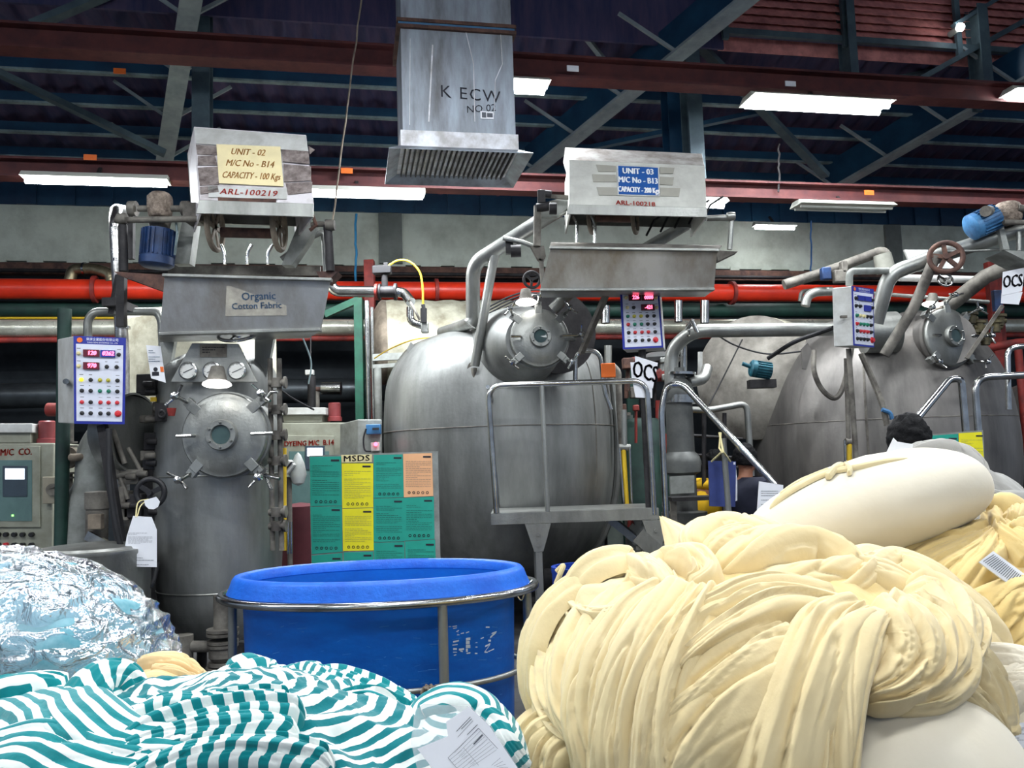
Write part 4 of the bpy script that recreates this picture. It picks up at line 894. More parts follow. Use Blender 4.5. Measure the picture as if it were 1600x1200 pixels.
# ---------------------------------------------------------------- control boxes
def control_box(label, quad, Yl, Yr, side, rows, texts=True, displays=(), hdr=0.09, header_text=('', ''), estop=None, lock=True, cz=None, btn=0.9):
    """quad px tl tr br bl; side: back vector; rows: list of (v, [(u, colour, r)])"""
    tl, tr = P(*quad[0], Yl), P(*quad[1], Yr); br, bl = P(*quad[2], Yr), P(*quad[3], Yl); side = Vector(side)
    t = thing('control_box', label, 'control box', (bl+br)/2 + side/2)
    pl = plane3(bl, br, tl); W_ = (tr-tl).length; H_ = (tl-bl).length
    MB().prism([tl, tr, br, bl], side).build('enclosure', CABW, t, smooth=0, bevel=0.006)
    def uv(u, v, off=0.0): return bl.lerp(br, u).lerp(tl.lerp(tr, u), v) + pl.n*off
    def rect(u0, v0, u1, v1, o0, o1): return MB().prism([uv(u0, v0, o0), uv(u1, v0, o0), uv(u1, v1, o0), uv(u0, v1, o0)], pl.n*(o1-o0))
    rect(0.0, 0.0, 1, 1, 0.001, 0.006).build('panel_border', PBLUE, t, smooth=0)
    rect(0.05, 0.03, 0.95, 1-hdr, 0.006, 0.009).build('front_panel', PANW, t, smooth=0)
    if header_text[0]:
        hd = MB(); hd.text(header_text[0], uv(0.55, 1-hdr*0.38, 0.008), pl.r, pl.u, H_*hdr*0.42, xs=0.9)
        hd.text(header_text[1], uv(0.55, 1-hdr*0.78, 0.008), pl.r, pl.u, H_*hdr*0.25, xs=0.9); hd.build('header_lettering', WHITE, t, smooth=0)
        MB().cyl(uv(0.12, 1-hdr*0.5, 0.006), uv(0.12, 1-hdr*0.5, 0.009), H_*hdr*0.33).build('logo_disc', ORANGE, t)
    for (u0, v0, u1, v1, txt, lit) in displays:
        d = rect(u0, v0, u1, v1, 0.009, 0.022).build('display', PBLUE if not lit else mat('display_dark_red', S(96, 18, 40), 0.3, 0, var=0), t, smooth=0)
        if txt:
            MB().text(txt, uv((u0+u1)/2+0.05*(u1-u0), (v0+v1)/2, 0.0235), pl.r, pl.u, (v1-v0)*H_*0.85, 0.002, xs=0.9).build('display_digits', LEDR, d, smooth=0)
    cols = {'k': BLACK, 'g': mat('button_green', S(24, 130, 100), 0.4), 'r': mat('button_red', S(206, 40, 50), 0.4), 'y': mat('button_yellow', S(200, 190, 60), 0.4), 'Y': mat('button_lit_yellow', S(250, 220, 20), 0.4, emit=(1, 0.85, 0.05), estr=0.8), 'o': PAPER2, 'R': mat('button_red', S(206, 40, 50), 0.4)}
    ink = MB()
    for v, items in rows:
        for u, cch in items:
            r = W_*(0.04 if cch != 'R' else 0.065)*btn
            c = uv(u, v, 0.009)
            MB().lathe([(r*1.15, 0), (r*1.15, 0.006), (r*0.85, 0.008), (r*0.8, 0.02), (0, 0.022)], c, pl.n, 18).build('emergency_button' if cch == 'R' else 'push_button', cols[cch], t)
            if texts and cch != 'R':
                q = uv(u, v+0.055, 0.0095)
                ink.add([q-pl.r*r, q+pl.r*r, q+pl.r*r+pl.u*0.004, q-pl.r*r+pl.u*0.004], [(0, 1, 2, 3)])
    if ink.v: ink.build('panel_markings', INK, t, smooth=0)
    return t, uv, pl
rows1 = [(0.80, [(0.1, 'o')]), (0.80, [(0.87, 'k')]), (0.655, [(0.1, 'o'), (0.64, 'k'), (0.83, 'k')]),
         (0.50, [(0.15, 'Y'), (0.33, 'k'), (0.51, 'y'), (0.67, 'y'), (0.85, 'k')]), (0.375, [(0.16, 'k'), (0.33, 'k'), (0.51, 'g'), (0.68, 'g'), (0.85, 'k')]),
         (0.245, [(0.16, 'r'), (0.33, 'k'), (0.52, 'r'), (0.68, 'r'), (0.85, 'r')]), (0.12, [(0.16, 'k'), (0.33, 'k'), (0.52, 'k'), (0.68, 'k'), (0.87, 'R')])]
cb1, uv1, plc1 = control_box('white and blue control box with red digits 120 and 970', [(115, 525), (197, 528), (195, 663), (116, 662)], 5.2, 5.28, P(90, 530, 5.45)-P(115, 525, 5.2), rows1,
    displays=[(0.19, 0.765, 0.50, 0.845, '120', True), (0.52, 0.765, 0.8, 0.845, '0262', False), (0.19, 0.62, 0.50, 0.70, '970', True)], header_text=('東庚企業股份有限公司', 'TONG GENG ENTERPRISE CO., LTD'))
MB().cyl(P(103, 596, 5.18)+X3*0.0, P(103, 596, 5.3), 0.018).build('lock', CHROME, cb1)
rows2 = [(0.82, [(0.13, 'o'), (0.89, 'o')]), (0.66, [(0.15, 'o'), (0.31, 'k'), (0.89, 'o')]),
         (0.52, [(0.15, 'g'), (0.31, 'y'), (0.48, 'y'), (0.64, 'k'), (0.81, 'k')]), (0.39, [(0.15, 'r'), (0.31, 'g'), (0.48, 'g'), (0.64, 'k'), (0.81, 'k')]),
         (0.26, [(0.15, 'k'), (0.31, 'r'), (0.48, 'r'), (0.64, 'r'), (0.81, 'k')]), (0.13, [(0.15, 'k'), (0.31, 'k'), (0.48, 'k'), (0.64, 'k'), (0.81, 'R')])]
cb2, uv2, _ = control_box('control box with red digits hanging under the unit 03 tray', [(968, 448), (1029, 449), (1036, 543), (973, 546)], 6.4, 6.5, (0.06, 0.22, 0), rows2, hdr=0.03,
    displays=[(0.2, 0.77, 0.5, 0.87, '226', True), (0.53, 0.77, 0.83, 0.87, '0000', True), (0.5, 0.61, 0.83, 0.71, '-421', True)])
MB().cyl(P(1003, 546, 6.55), Vector((P(1003, 546, 6.55).x, 6.55, 0)), 0.03).build('stand_post', DARK, cb2)
rows3 = [(0.80, [(0.13, 'k'), (0.88, 'k')]), (0.67, [(0.13, 'k'), (0.31, 'k'), (0.88, 'k')]),
         (0.51, [(0.15, 'g'), (0.31, 'o'), (0.48, 'o'), (0.64, 'k'), (0.81, 'k')]), (0.37, [(0.15, 'r'), (0.31, 'g'), (0.48, 'g'), (0.64, 'g'), (0.81, 'k')]),
         (0.25, [(0.15, 'k'), (0.31, 'r'), (0.48, 'r'), (0.64, 'r'), (0.81, 'k')]), (0.12, [(0.15, 'k'), (0.31, 'k'), (0.48, 'k'), (0.64, 'k'), (0.87, 'R')])]
cb3, uv3, _ = control_box('control box turned sideways beside the third vessel, its white flank showing', [(1330, 447), (1364, 452), (1365, 543), (1333, 540)], 6.8, 6.98, P(1300, 450, 6.9)-P(1330, 447, 6.8), rows3,
    displays=[(0.2, 0.77, 0.5, 0.85, '', False), (0.52, 0.77, 0.82, 0.85, '', False), (0.5, 0.6, 0.8, 0.7, '', False)], header_text=('東庚企業股份有限公司', 'TONG GENG ENTERPRISE CO., LTD'), btn=1.1)
MB().tube(rounded([P(1327, 446, 6.95), P(1327, 424, 6.95), P(1388, 423, 7.2)], 0.1), 0.03, 12).build('support_pipe', GREYP, cb3)
MB().cyl(P(1326, 545, 7.0), Vector((P(1326, 545, 7.0).x, 7.0, 0)), 0.022).build('stand_post', CAST, cb3)
MB().box(P(1318, 495, 6.8), (0.05, 0.03, 0.02)).build('latch', CAST, cb3)
# stand of control box one: slanted dark post + cables
b1 = P(168, 668, 5.25); mb = MB(); mb.bar(P(160, 664, 5.3), P(186, 830, 5.3), 0.05, 0.05); mb.bar(P(186, 830, 5.3), P(212, 985, 5.3), 0.05, 0.05)
tag(mb.build('box_stand', DARK, base=P(212, 985, 5.3), smooth=0), 'slanting dark stand under the control box showing 120', 'stand')
def cable(label, pts, r=0.01, m=RUBBER, cat='cable', name='power_cable'):
    return tag(MB().tube(spline(pts, 8), r, 8).build(name, m, base=pts[0]), label, cat)
cable('black cable drooping between the slanted stand and the black handwheel', [P(170, 670, 5.2), P(172, 760, 5.15), P(188, 850, 5.15), P(215, 905, 5.2), P(235, 915, 5.3), P(245, 880, 5.4)], 0.018)
cable('thin black cable crossing from the first machine to the far cabinet', [P(420, 592, 5.9), P(450, 618, 6.2), P(490, 640, 7.0)], 0.008)
cable('black cables slung from the big wrapped drum to the sideways control box', [P(1200, 560, 7.5), P(1240, 535, 7.3), P(1280, 520, 7.2), P(1302, 512, 7.0)], 0.02)
cable('thin dark cable hanging across the worn drum end', [P(1262, 548, 7.7), P(1200, 553, 8.0), P(1150, 540, 8.0), P(1115, 520, 7.9)], 0.008)
cable('thin dark cable dropping down the worn drum end', [P(1160, 530, 8.1), P(1130, 590, 8.1), P(1108, 632, 8.0)], 0.007)
for i in range(6):
    cable('loose black cables bundled behind the door of the huge round machine', [P(880+i*3, 500+i*2, 7.6), P(850-i*3, 455+i*5, 7.8), P(800+i*2, 462+i*4, 8.0), P(745, 490+i*5, 8.1)], 0.009)['group'] = 'cable bundle behind the round machine'
cable('pale thin hose hanging left of the first machine tray', [P(470, 520, 6.3), P(486, 565, 6.4), P(482, 600, 6.4)], 0.006, PURL)
# ---------------------------------------------------------------- left cabinet and clutter
def cabinet(label, quad, Y, side, text, beacon, screen, win, top, nb=True):
    tl, tr, br, bl = [P(*q, Y) for q in quad]; side = Vector(side)
    bl = Vector((tl.x, tl.y, 0)); br = Vector((tr.x, tr.y, 0))
    t = thing('control_cabinet', label, 'cabinet', (bl+br)/2+side/2)
    MB().prism([tl, tr, br, bl], side).build('cabinet_body', CAB, t, smooth=0, bevel=0.012)
    pl = plane3(bl, br, tl)
    slab(pl, win, 0.02, 'door_frame', CAB, t, off=0.018, bevel=0.004)
    x0, y0 = win[0]; x1 = win[1][0]; y1 = win[2][1]
    mx = (x1-x0)*0.1
    slab(pl, [(x0+mx, y0+(y1-y0)*0.18), (x1-mx, y0+(y1-y0)*0.18), (x1-mx, y1-mx*0.8), (x0+mx, y1-mx*0.8)], 0.004, 'window', SCREENG, t, off=0.022)
    sx0, sy0, sx1, sy1 = screen; pad = (sx1-sx0)*0.14
    d = slab(pl, [(sx0-pad, sy0-pad), (sx1+pad, sy0-pad), (sx1+pad, sy1+(sy1-sy0)*1.6), (sx0-pad, sy1+(sy1-sy0)*1.6)], 0.006, 'controller', mat('controller_grey', S(60, 74, 86), 0.4), t, off=0.028, bevel=0.002)
    slab(pl, [(sx0, sy0), (sx1, sy0), (sx1, sy1), (sx0, sy1)], 0.002, 'screen', SCR, d, off=0.031)
    MB().text(text, pl.pt((x0+x1)/2, y0+(y1-y0)*0.09, 0.022), pl.r, pl.u, 0.07, 0.002, xs=0.85).build('cabinet_lettering', INKR, t, smooth=0)
    tq = [P(*q, Y) for q in top]; MB().prism(tq, side*0.7).build('top_housing', CAB, t, smooth=0, bevel=0.006)
    q2 = [tq[0]-X3*0.03, tq[1]+X3*0.03, tq[1]+X3*0.03-Z3*0.07, tq[0]-X3*0.03-Z3*0.07]; q2 = [q-Y3*0.03 for q in q2]; MB().prism(q2, side*0.8).build('top_lid', CABW, t, smooth=0, bevel=0.006)
    c = P(*beacon, Y+0.1); MB().lathe([(0.07, -0.02), (0.07, 0.02), (0.06, 0.025), (0.06, 0.15), (0.05, 0.16), (0, 0.16)], c, Z3, 20).build('warning_beacon', mat('beacon_red', S(136, 60, 62), 0.4), t)
    return t, pl
cab1, pc1 = cabinet('tall beige control cabinet at the frame edge with a lit screen', [(-75, 692), (84, 692), (84, 890), (-75, 890)], 6.3, (-0.1, 0.6, 0), 'DYEING M/C  CO.', (73, 690), (8, 732, 38, 749), [(-60, 696), (62, 697), (62, 824), (-60, 824)], [(-60, 662), (48, 662), (48, 692), (-60, 692)])
slab(pc1, [(66, 745), (96, 745), (96, 787), (66, 787)], 0.05, 'switch_isolator', mat('isolator_steel', S(168, 160, 140), 0.4, 0.4), cab1, off=0.06, bevel=0.004)
mb = MB(); mb.cyl(pc1.pt(82, 765, 0.06), pc1.pt(82, 765, 0.09), 0.045); mb.bar(pc1.pt(74, 763, 0.09), pc1.pt(92, 757, 0.09), 0.02, 0.02); mb.build('rotary_switch', CAST, cab1)
for r_, y in enumerate((835, 851, 867)):
    for k, x in enumerate((-14, -1, 11, 24, 37, 51)):
        c = pc1.pt(x, y, 0.0); MB().cyl(c, c+pc1.n*0.03, 0.017, n=12).build('cabinet_button', BLACK if (r_, k) != (1, 2) else mat('button_red', (1, 0, 0)), cab1)
slab(pc1, [(18, 804), (21, 804), (21, 807), (18, 807)], 0.003, 'indicator_light', mat('green_led', (0.2, 1, 0.2), emit=(0.3, 1, 0.2), estr=2), cab1, off=0.03)
cab2, pc2 = cabinet('beige control cabinet in the dark gap behind the safety data board', [(438, 660), (560, 660), (560, 890), (438, 890)], 8.0, (0.0, 0.5, 0), 'DYEING M/C  B.14', (523, 655), (480, 700, 504, 713), [(444, 680), (522, 681), (520, 820), (444, 820)], [(440, 637), (505, 637), (503, 660), (443, 660)])
# grey box with blue device behind board
t = thing('junction_box', 'grey enclosure with a small blue device, above the safety data board', 'enclosure', P(560, 760, 7.7))
tl, tr, br, bl = P(559, 655, 7.6), P(597, 655, 7.6), P(597, 745, 7.6), P(559, 745, 7.6)
MB().prism([tl, tr, br, bl], P(531, 662, 7.9)-tl).build('enclosure', GREYP, t, smooth=0, bevel=0.01)
mb = MB(); mb.box(P(584, 671, 7.55), (0.13, 0.08, 0.09)); d = mb.build('blue_device', mat('device_blue', S(58, 112, 160), 0.4), t, bevel=0.006)
MB().box(P(587, 670, 7.5), (0.06, 0.01, 0.02)).build('device_window', BLACK, d, smooth=0)
MB().box(P(587, 698, 7.56), (0.08, 0.05, 0.08)).build('relay', CABW, t, bevel=0.004)
MB().cyl(P(587, 694, 7.54), P(587, 694, 7.5), 0.018).build('red_indicator', LEDR, t)
MB().tube(spline([P(572, 670, 7.5), P(568, 685, 7.5), P(570, 703, 7.5), P(580, 705, 7.5)], 6), 0.008, 6).build('lead', RUBBER, t)
MB().cyl(P(565, 745, 7.7), Vector((P(565, 745, 7.7).x, 7.7, 0)), 0.04).build('stand_post', DARK, t)
# horizontal steel capsule in the dark gap
t = thing('flow_meter', 'shiny horizontal cylinder in the dark gap beside the green post', 'cylinder', P(515, 608, 8.8))
MB().cyl(P(503, 607, 8.8), P(533, 607, 8.8), 0.07).build('body', CHROME, t); MB().cyl(P(487, 608, 8.8), P(503, 608, 8.8), 0.025).build('nozzle', BRN, t); MB().cyl(P(495, 612, 8.8), P(495, 640, 8.8), 0.03).build('stem', CAST, t)
t = thing('hanging_unit', 'small white-topped fitting hanging in the dark gap', 'fitting', P(484, 595, 8.2))
MB().box(P(484, 582, 8.2), (0.08, 0.06, 0.05)).build('head', CABW, t, bevel=0.005); MB().cyl(P(487, 588, 8.2), P(487, 640, 8.2), 0.04).build('body', DARK, t); MB().cyl(P(486, 500, 8.2), P(485, 578, 8.2), 0.006).build('cord', DARK, t)
# pump, motor and valves between cabinet and machine one
t = thing('centrifugal_pump', 'dusty grey spiral pump with upright motor between cabinet and narrow machine', 'pump', P(160, 900, 5.75).xy.to_3d())
def swirl(pts, rs, nm, m, par): return MB().tube(spline(pts, 6), [float(np.interp(i, np.linspace(0, (len(pts)-1)*6, len(rs)), rs)) for i in range((len(pts)-1)*6+1)], 16).build(nm, m, par)
swirl([P(195, 640, 5.9), P(172, 665, 5.9), P(150, 705, 5.9), P(146, 760, 5.9), P(130, 800, 5.9), P(128, 850, 5.9)], [0.07, 0.10, 0.12, 0.13, 0.15, 0.16], 'pump_volute', GREYP, t)
mb = MB(); c = P(152, 769, 5.6); mb.cyl(c, c-Z3*0.11, 0.078); mb.cyl(c-Z3*0.11, c-Z3*0.34, 0.07); mb.lathe([(0.0, 0.01), (0.07, 0.005), (0.078, 0)], c, Z3, 24); mb.build('motor', CAST, t)
MB().box(P(150, 815, 5.5), (0.09, 0.05, 0.1)).build('terminal_box', INSUL2, t, bevel=0.006)
MB().bar(P(136, 836, 5.5), P(166, 852, 5.5), 0.03, 0.06).build('bracket', CHROME, t, smooth=0)
MB().lathe([(0.14, 0), (0.14, 0.02), (0.11, 0.06), (0.09, 0.3)], Vector((c.x, c.y, 0)), Z3, 20).build('base', CAST, t) if False else None
mb = MB(); b0 = P(155, 850, 5.7); mb.box((b0.x, b0.y, b0.z/2), (0.4, 0.4, b0.z)); mb.build('plinth', DARK, t, smooth=0)
t = thing('blower_flange', 'large curved steel flange band beside the narrow machine', 'flange', P(212, 735, 5.6))
MB().lathe([(0.26, -0.1), (0.275, -0.1), (0.275, 0.05), (0.26, 0.05), (0.26, -0.1)], P(202, 676, 5.75), (1, -0.25, 0), 48, yscale=1).build('band', STEEL, t)
MB().cyl(P(190, 676, 5.8), P(204, 676, 5.75), 0.255, n=40).build('disc', STEEL, t)
t = thing('flanged_valve', 'dusty flanged valve with a pinkish disc next to the cabinet', 'valve', P(108, 760, 5.9))
mb = MB(); c = P(106, 715, 5.9); mb.cyl(c+Y3*0.02, c-Y3*0.02, 0.078); mb.cyl(c, c-Y3*0.06, 0.03); mb.build('disc', INSUL2, t)
MB().tube(rounded([c-Y3*0.05, P(112, 715, 5.75), P(128, 714, 5.8), P(162, 712, 5.9)], 0.05), 0.027, 12).build('branch_pipe', INSUL2, t)
mb = MB()
for py in (690, 696, 738, 745, 792, 797): mb.cyl(P(107, py, 5.95), P(107, py+3, 5.95), 0.06)
mb.cyl(P(107, 655, 5.95), P(107, 690, 5.95), 0.035); mb.cyl(P(107, 740, 5.95), P(109, 860, 5.95), 0.028); mb.build('valve_body', CAST, t)
MB().tube(rounded([P(116, 800, 5.9), P(116, 762, 5.9), P(135, 760, 5.9)], 0.05), 0.02, 10).build('loop_pipe', CAST, t); MB().cyl(P(108, 811, 5.9), P(135, 811, 5.9), 0.02).build('cross_pipe', CAST, t)
MB().cyl(P(75, 640, 6.2), P(92, 640, 6.2), 0.05).build('red_cap', REDP2, t)
t = thing('valve_assembly', 'cluster of dark valves, brackets and bolts left of the narrow machine door', 'valve', P(240, 700, 5.6))
for i, (x, y, w_, h_, mm) in enumerate([(232, 600, .13, .13, DARK), (236, 612, .11, .05, BLACK), (248, 640, .05, .1, CAST), (236, 655, .12, .05, CAST), (238, 690, .08, .12, DARK), (235, 712, .1, .07, CAST), (237, 724, .09, .09, BLACK), (205, 745, .14, .1, CAST), (222, 740, .05, .05, CAST), (240, 800, .1, .12, DARK), (212, 790, .12, .16, DARK), (196, 790, .08, .2, CAST)]):
    mb = MB(); mb.box(P(x, y, 5.7), (w_, 0.1, h_)); mb.cyl(P(x-8, y, 5.62), P(x+8, y, 5.62), 0.022, n=10); mb.build('valve_block', mm, t, bevel=0.01)
for a_, b_, r_ in [((165, 640), (195, 725), .018), ((185, 730), (160, 690), .015), ((200, 700), (225, 745), .015), ((180, 745), (225, 735), .02), ((190, 760), (192, 790), .02), ((172, 700), (200, 780), .014)]:
    MB().cyl(P(*a_, 5.65), P(*b_, 5.65), r_).build('linkage_rod', CAST, t)
MB().box(P(240, 624, 5.6), (0.04, 0.01, 0.03)).build('rating_plate', YELP, t, smooth=0)
mb = MB(); mb.lathe([(0.02, 0), (0.03, 0.05)], P(268, 650, 5.3), Z3, 10); mb.build('red_handle', REDP2, t)
mb = MB(); mb.ring(P(253, 647, 5.5), Y3, 0.022, 0.01, 20, 8); mb.box(P(254, 644, 5.55), (0.09, 0.03, 0.12)); mb.build('hinge_plate', DARK, t)
hw = thing('handwheel', 'black plastic handwheel with a paper tag tied on it', 'handwheel', P(235, 772, 5.3))
handwheel(hw, P(235, 770, 5.25), (0.1, -1, 0), 21*5.25/F, BLACK, 0.018, 3, 'rim')
MB().cyl(P(235, 770, 5.25), P(236, 772, 5.6), 0.015).build('stem', CAST, hw)
pz = Pl(P(236, 787, 5.16), X3, Z3)
slab(pz, [(225, 782), (244, 776), (250, 784), (247, 792), (240, 796), (232, 795), (227, 790)], 0.001, 'paper_tag', PAPER, None, base=P(236, 787, 5.16)); o = bpy.context.scene.objects['paper_tag']; tag(o, 'small half-round white paper tag on the black handwheel', 'tag')
pz = Pl(P(215, 845, 5.1), X3+Y3*0.1, Z3)
sh = slab(pz, [(208, 806), (237, 808), (245, 828), (245, 886), (190, 885), (198, 838)], 0.002, 'paper_sheet', PAPER, None, base=P(215, 845, 5.1)); tag(sh, 'white printed job sheet hanging on a string by the narrow machine', 'paper')
print_rows(pz, 200, 832, 238, 850, 9, 5, h=0.2).build('sheet_print', INK, sh, smooth=0)
print_rows(pz, 199, 870, 240, 884, 4, 6, h=0.2, skip=0.4).build('sheet_print', INK, sh, smooth=0)
tag(MB().tube(spline([P(232, 780, 5.2), P(216, 785, 5.15), P(212, 808, 5.1)], 6)+spline([P(214, 808, 5.1), P(220, 790, 5.15), P(232, 781, 5.2)], 6), 0.004, 6).build('tie_string', PAPER2, base=P(216, 785, 5.15)), 'cream string holding the hanging job sheet', 'string')
pz = Pl(P(240, 570, 5.4), X3, Z3)
sh = slab(pz, [(228, 539), (251, 541), (259, 598), (236, 591)], 0.002, 'notice_sheet', PAPER, None, base=P(240, 570, 5.4)); tag(sh, 'small tilted white notice with a portrait beside the control box showing 120', 'notice')
mb = MB(); c = pz.pt(243, 577, 0.003); mb.cyl(c, c+pz.n*0.001, 0.014, n=14); mb.box(pz.pt(243, 584, 0.003), (0.045, 0.001, 0.025)); mb.build('portrait', INKD, sh, smooth=0)
slab(pz, [(250, 573), (255, 573), (256, 581), (251, 581)], 0.001, 'orange_mark', ORANGE, sh, off=0.003); print_rows(pz, 232, 546, 250, 566, 6, 8, h=0.25).build('sheet_print', INKB, sh, smooth=0)
# short steel tank bottom left
c5, prof5 = None, None
cx = P(146, 900, 5.2); kt = 5.2/F; zt = P(146, 858, 5.2).z
t = thing('mixing_tank', 'low round steel tank with flat lid between cabinet and narrow machine', 'tank', (cx.x, cx.y, 0))
MB().lathe([(0.30, 0), (0.325, 0.02), (0.328, zt-0.03), (0.335, zt-0.02), (0.335, zt), (0.31, zt+0.005)], (cx.x, cx.y, 0), Z3, 56).build('tank_shell', STEEL, t, smooth=40)
MB().lathe([(0.31, zt), (0.30, zt+0.02), (0.15, zt+0.035), (0, zt+0.04)], (cx.x, cx.y, 0), Z3, 48).build('lid', STEEL, t, smooth=40)
t = thing('paper_bundle', 'crumpled white and orange papers on the edge beneath the cabinet', 'paper', P(30, 885, 5.4))
mb = MB(); mb.grid(lambda u, v: P(-30+90*u, 886-8*v, 5.3+0.25*v)+Z3*0.03*mnoise.noise(Vector((u*9, v*7, 1))), 20, 8); mb.build('sheets', PAPER, t)
mb = MB(); mb.box(P(20, 960, 5.5), (0.6, 0.4, 0.6)); mb.build('crate', GREYP, t, smooth=0)
# ---------------------------------------------------------------- middle right clutter
t = thing('filter_column', 'thick grey upright filter pipe with flanges behind the stair rail', 'pipe', P(1066, 900, 7.4).xy.to_3d())
cx = P(1064, 700, 7.4)
def zz(py, Y=7.4): return P(1064, py, Y).z
kk = 7.4/F
MB().lathe([(0.2, 0), (0.2, zz(800)), (21*kk, zz(798)), (21*kk, zz(742)), (28*kk, zz(738)), (30*kk, zz(722)), (28*kk, zz(714)), (21*kk, zz(706)), (21*kk, zz(630)), (23*kk, zz(628)), (25*kk, zz(612)), (21*kk, zz(600)), (13*kk, zz(592)), (12*kk, zz(575))], (cx.x, cx.y, 0), Z3, 40).build('column_body', CAST if False else mat('grey_painted_iron', S(104, 106, 104), 0.5, 0.3, col2=S(76, 78, 78), scale=4), t)
mb = MB(); mb.cyl(P(1064, 586, 7.4), P(1064, 582, 7.4), 0.13); mb.cyl(P(1064, 630, 7.4), P(1064, 618, 7.4), 0.15); mb.build('flange', CHROME, t)
slab(Pl(P(1050, 755, 7.2), X3, Z3), [(1047, 745), (1085, 743), (1085, 770), (1048, 772)], 0.05, 'perforated_plate', GREYP, t)
MB().tube(rounded([P(1049, 612, 7.4), P(1049, 545, 7.4), P(1082, 517, 7.3), P(1250, 515, 7.4), P(1300, 515, 7.6)], 0.3, 8), 0.062, 16).build('top_pipe', STEEL, t)
mb = MB(); mb.cyl(P(1075, 512, 7.2), P(1083, 500, 7.15), 0.02); mb.cyl(P(1081, 500, 7.15), P(1090, 520, 7.15), 0.02); mb.ring(P(1075, 516, 7.25), X3, 0.05, 0.012, 16, 6); mb.build('clamp', CHROME, t)
MB().tube(rounded([P(1075, 598, 7.4), P(1100, 592, 7.5), P(1105, 575, 7.6)], 0.06), 0.05, 14).build('branch_pipe', STEEL, t)
for lab, px, y0, y1, Y, r, m in [('short bright white pipe standing beside the grey filter pipe', 1094, 550, 596, 7.7, 0.022, CABW), ('chrome vertical pipe near the top of the grey filter pipe', 1068, 540, 590, 7.6, 0.03, CHROME), ('upright silver pipe joining the silver clad pipe and red pipe', 946, 478, 505, 9.0, 0.05, CHROME), ('second upright silver pipe joining the clad pipe and red pipe', 1060, 470, 503, 9.0, 0.045, CHROME), ('third upright silver pipe near the wrapped drum', 1101, 470, 505, 9.0, 0.05, CHROME), ('pale upright pipe right below the clad pipe', 950, 540, 590, 8.6, 0.04, STEEL)]:
    a = P(px, y1, Y); b = P(px, y0, Y); tag(MB().cyl(a, b, r).build('upright_pipe', m, base=a), lab, 'pipe')
sqpost('dark green machine frame post behind the platform rail', 985, 560, 8.6, 0.12, DGRN)
t = thing('machine_housing', 'dark green rounded housing behind the platform rail', 'housing', P(1000, 900, 8.3).xy.to_3d())
c = P(1000, 700, 8.3); zt = P(1000, 655, 8.3).z; MB().lathe([(0.26, 0), (0.27, 0.05), (0.27, zt-0.1), (0.2, zt), (0, zt+0.02)], (c.x, c.y, 0), Z3, 30).build('body', DGRN, t)
t = thing('blower', 'black and red blower head beside the OCS sheet', 'blower', P(1035, 590, 8.2))
mb = MB(); mb.lathe([(0.0, 0), (0.2, 0.02), (0.22, 0.06), (0.1, 0.12), (0, 0.12)], P(1030, 570, 8.2), Z3, 24); mb.build('hood', mat('hood_grey', S(110, 112, 112), 0.4, 0.5), t)
MB().box(P(1033, 586, 8.1), (0.15, 0.15, 0.12)).build('red_housing', REDP2, t, bevel=0.03)
MB().cyl(P(1000, 580, 8.2), P(1022, 580, 8.2), 0.08).build('motor_body', BLACK, t)
t = thing('pipe_manifold', 'tangle of small valves and pipes under the control box of the round machine', 'pipes', P(960, 620, 8.0))
rnd = random.Random(11)
for i in range(26):
    x = rnd.uniform(915, 1040); y = rnd.uniform(560, 700); dx = rnd.choice([0, 0, rnd.uniform(-25, 25)]); dy = rnd.uniform(15, 60) if dx == 0 else rnd.uniform(-6, 6)
    m = rnd.choice([CAST, DARK, STEEL, DARK, REDP2, CAST, BRN]); Y = rnd.uniform(7.9, 8.4)
    MB().cyl(P(x, y, Y), P(x+dx, y+dy, Y), rnd.uniform(.012, .035), n=10).build('pipe_piece', m, t)
    if i % 3 == 0: MB().box(P(x, y, Y-0.05), (rnd.uniform(.05, .12),)*3).build('valve_block', m, t, bevel=0.01)
MB().tube(rounded([P(958, 572, 7.8), P(966, 580, 7.8), P(968, 640, 7.8), P(972, 700, 7.8)], 0.1), 0.03, 10).build('bent_pipe', CAST, t)
t = thing('level_gauge', 'tall yellow tube level gauge with steel rods right of the round machine', 'gauge', P(980, 900, 7.3).xy.to_3d())
MB().cyl(P(974, 702, 7.3), P(980, 800, 7.3), 0.022).build('yellow_tube', YELP, t)
for a_, b_ in ((968, 976), (984, 988)): MB().cyl(P(a_, 700, 7.28), P(b_, 800, 7.28), 0.010).build('tie_rod', CHROME, t)
mb = MB(); mb.cyl(P(967, 699, 7.3), P(985, 699, 7.3), 0.03); mb.cyl(P(975, 640, 7.3), P(976, 700, 7.3), 0.025); mb.build('head_clamp', STEEL, t)
MB().cyl(P(979, 800, 7.3), Vector((P(979, 800, 7.3).x, 7.3, 0)), 0.02).build('lower_tube', CAST, t)
mb = MB(); b = P(962, 650, 8.3); mb.box((b.x, b.y, b.z/2), (0.3, 0.3, b.z)); tag(mb.build('panel_cabinet', mat('grey_green', S(96, 106, 100), 0.6), base=(b.x, b.y, 0), smooth=0), 'narrow grey-green cabinet right behind the round machine edge', 'cabinet')
t = thing('electric_motor', 'small teal electric motor mounted in front of the worn drum end', 'motor', P(1190, 575, 7.9))
motor(t, P(1205, 580, 7.9), P(1172, 575, 7.9), 0.08, TEALM, 'motor_body', 18); MB().cyl(P(1160, 568, 7.9), P(1173, 573, 7.9), 0.02).build('shaft', TEALM, t); MB().box(P(1190, 600, 7.95), (0.25, 0.12, 0.08)).build('mounting_plate', DARK, t, smooth=0)
t = thing('bent_pipe_stand', 'bent grey pipe frame under the worn drum, behind the stair rail', 'frame', P(1160, 900, 7.7).xy.to_3d())
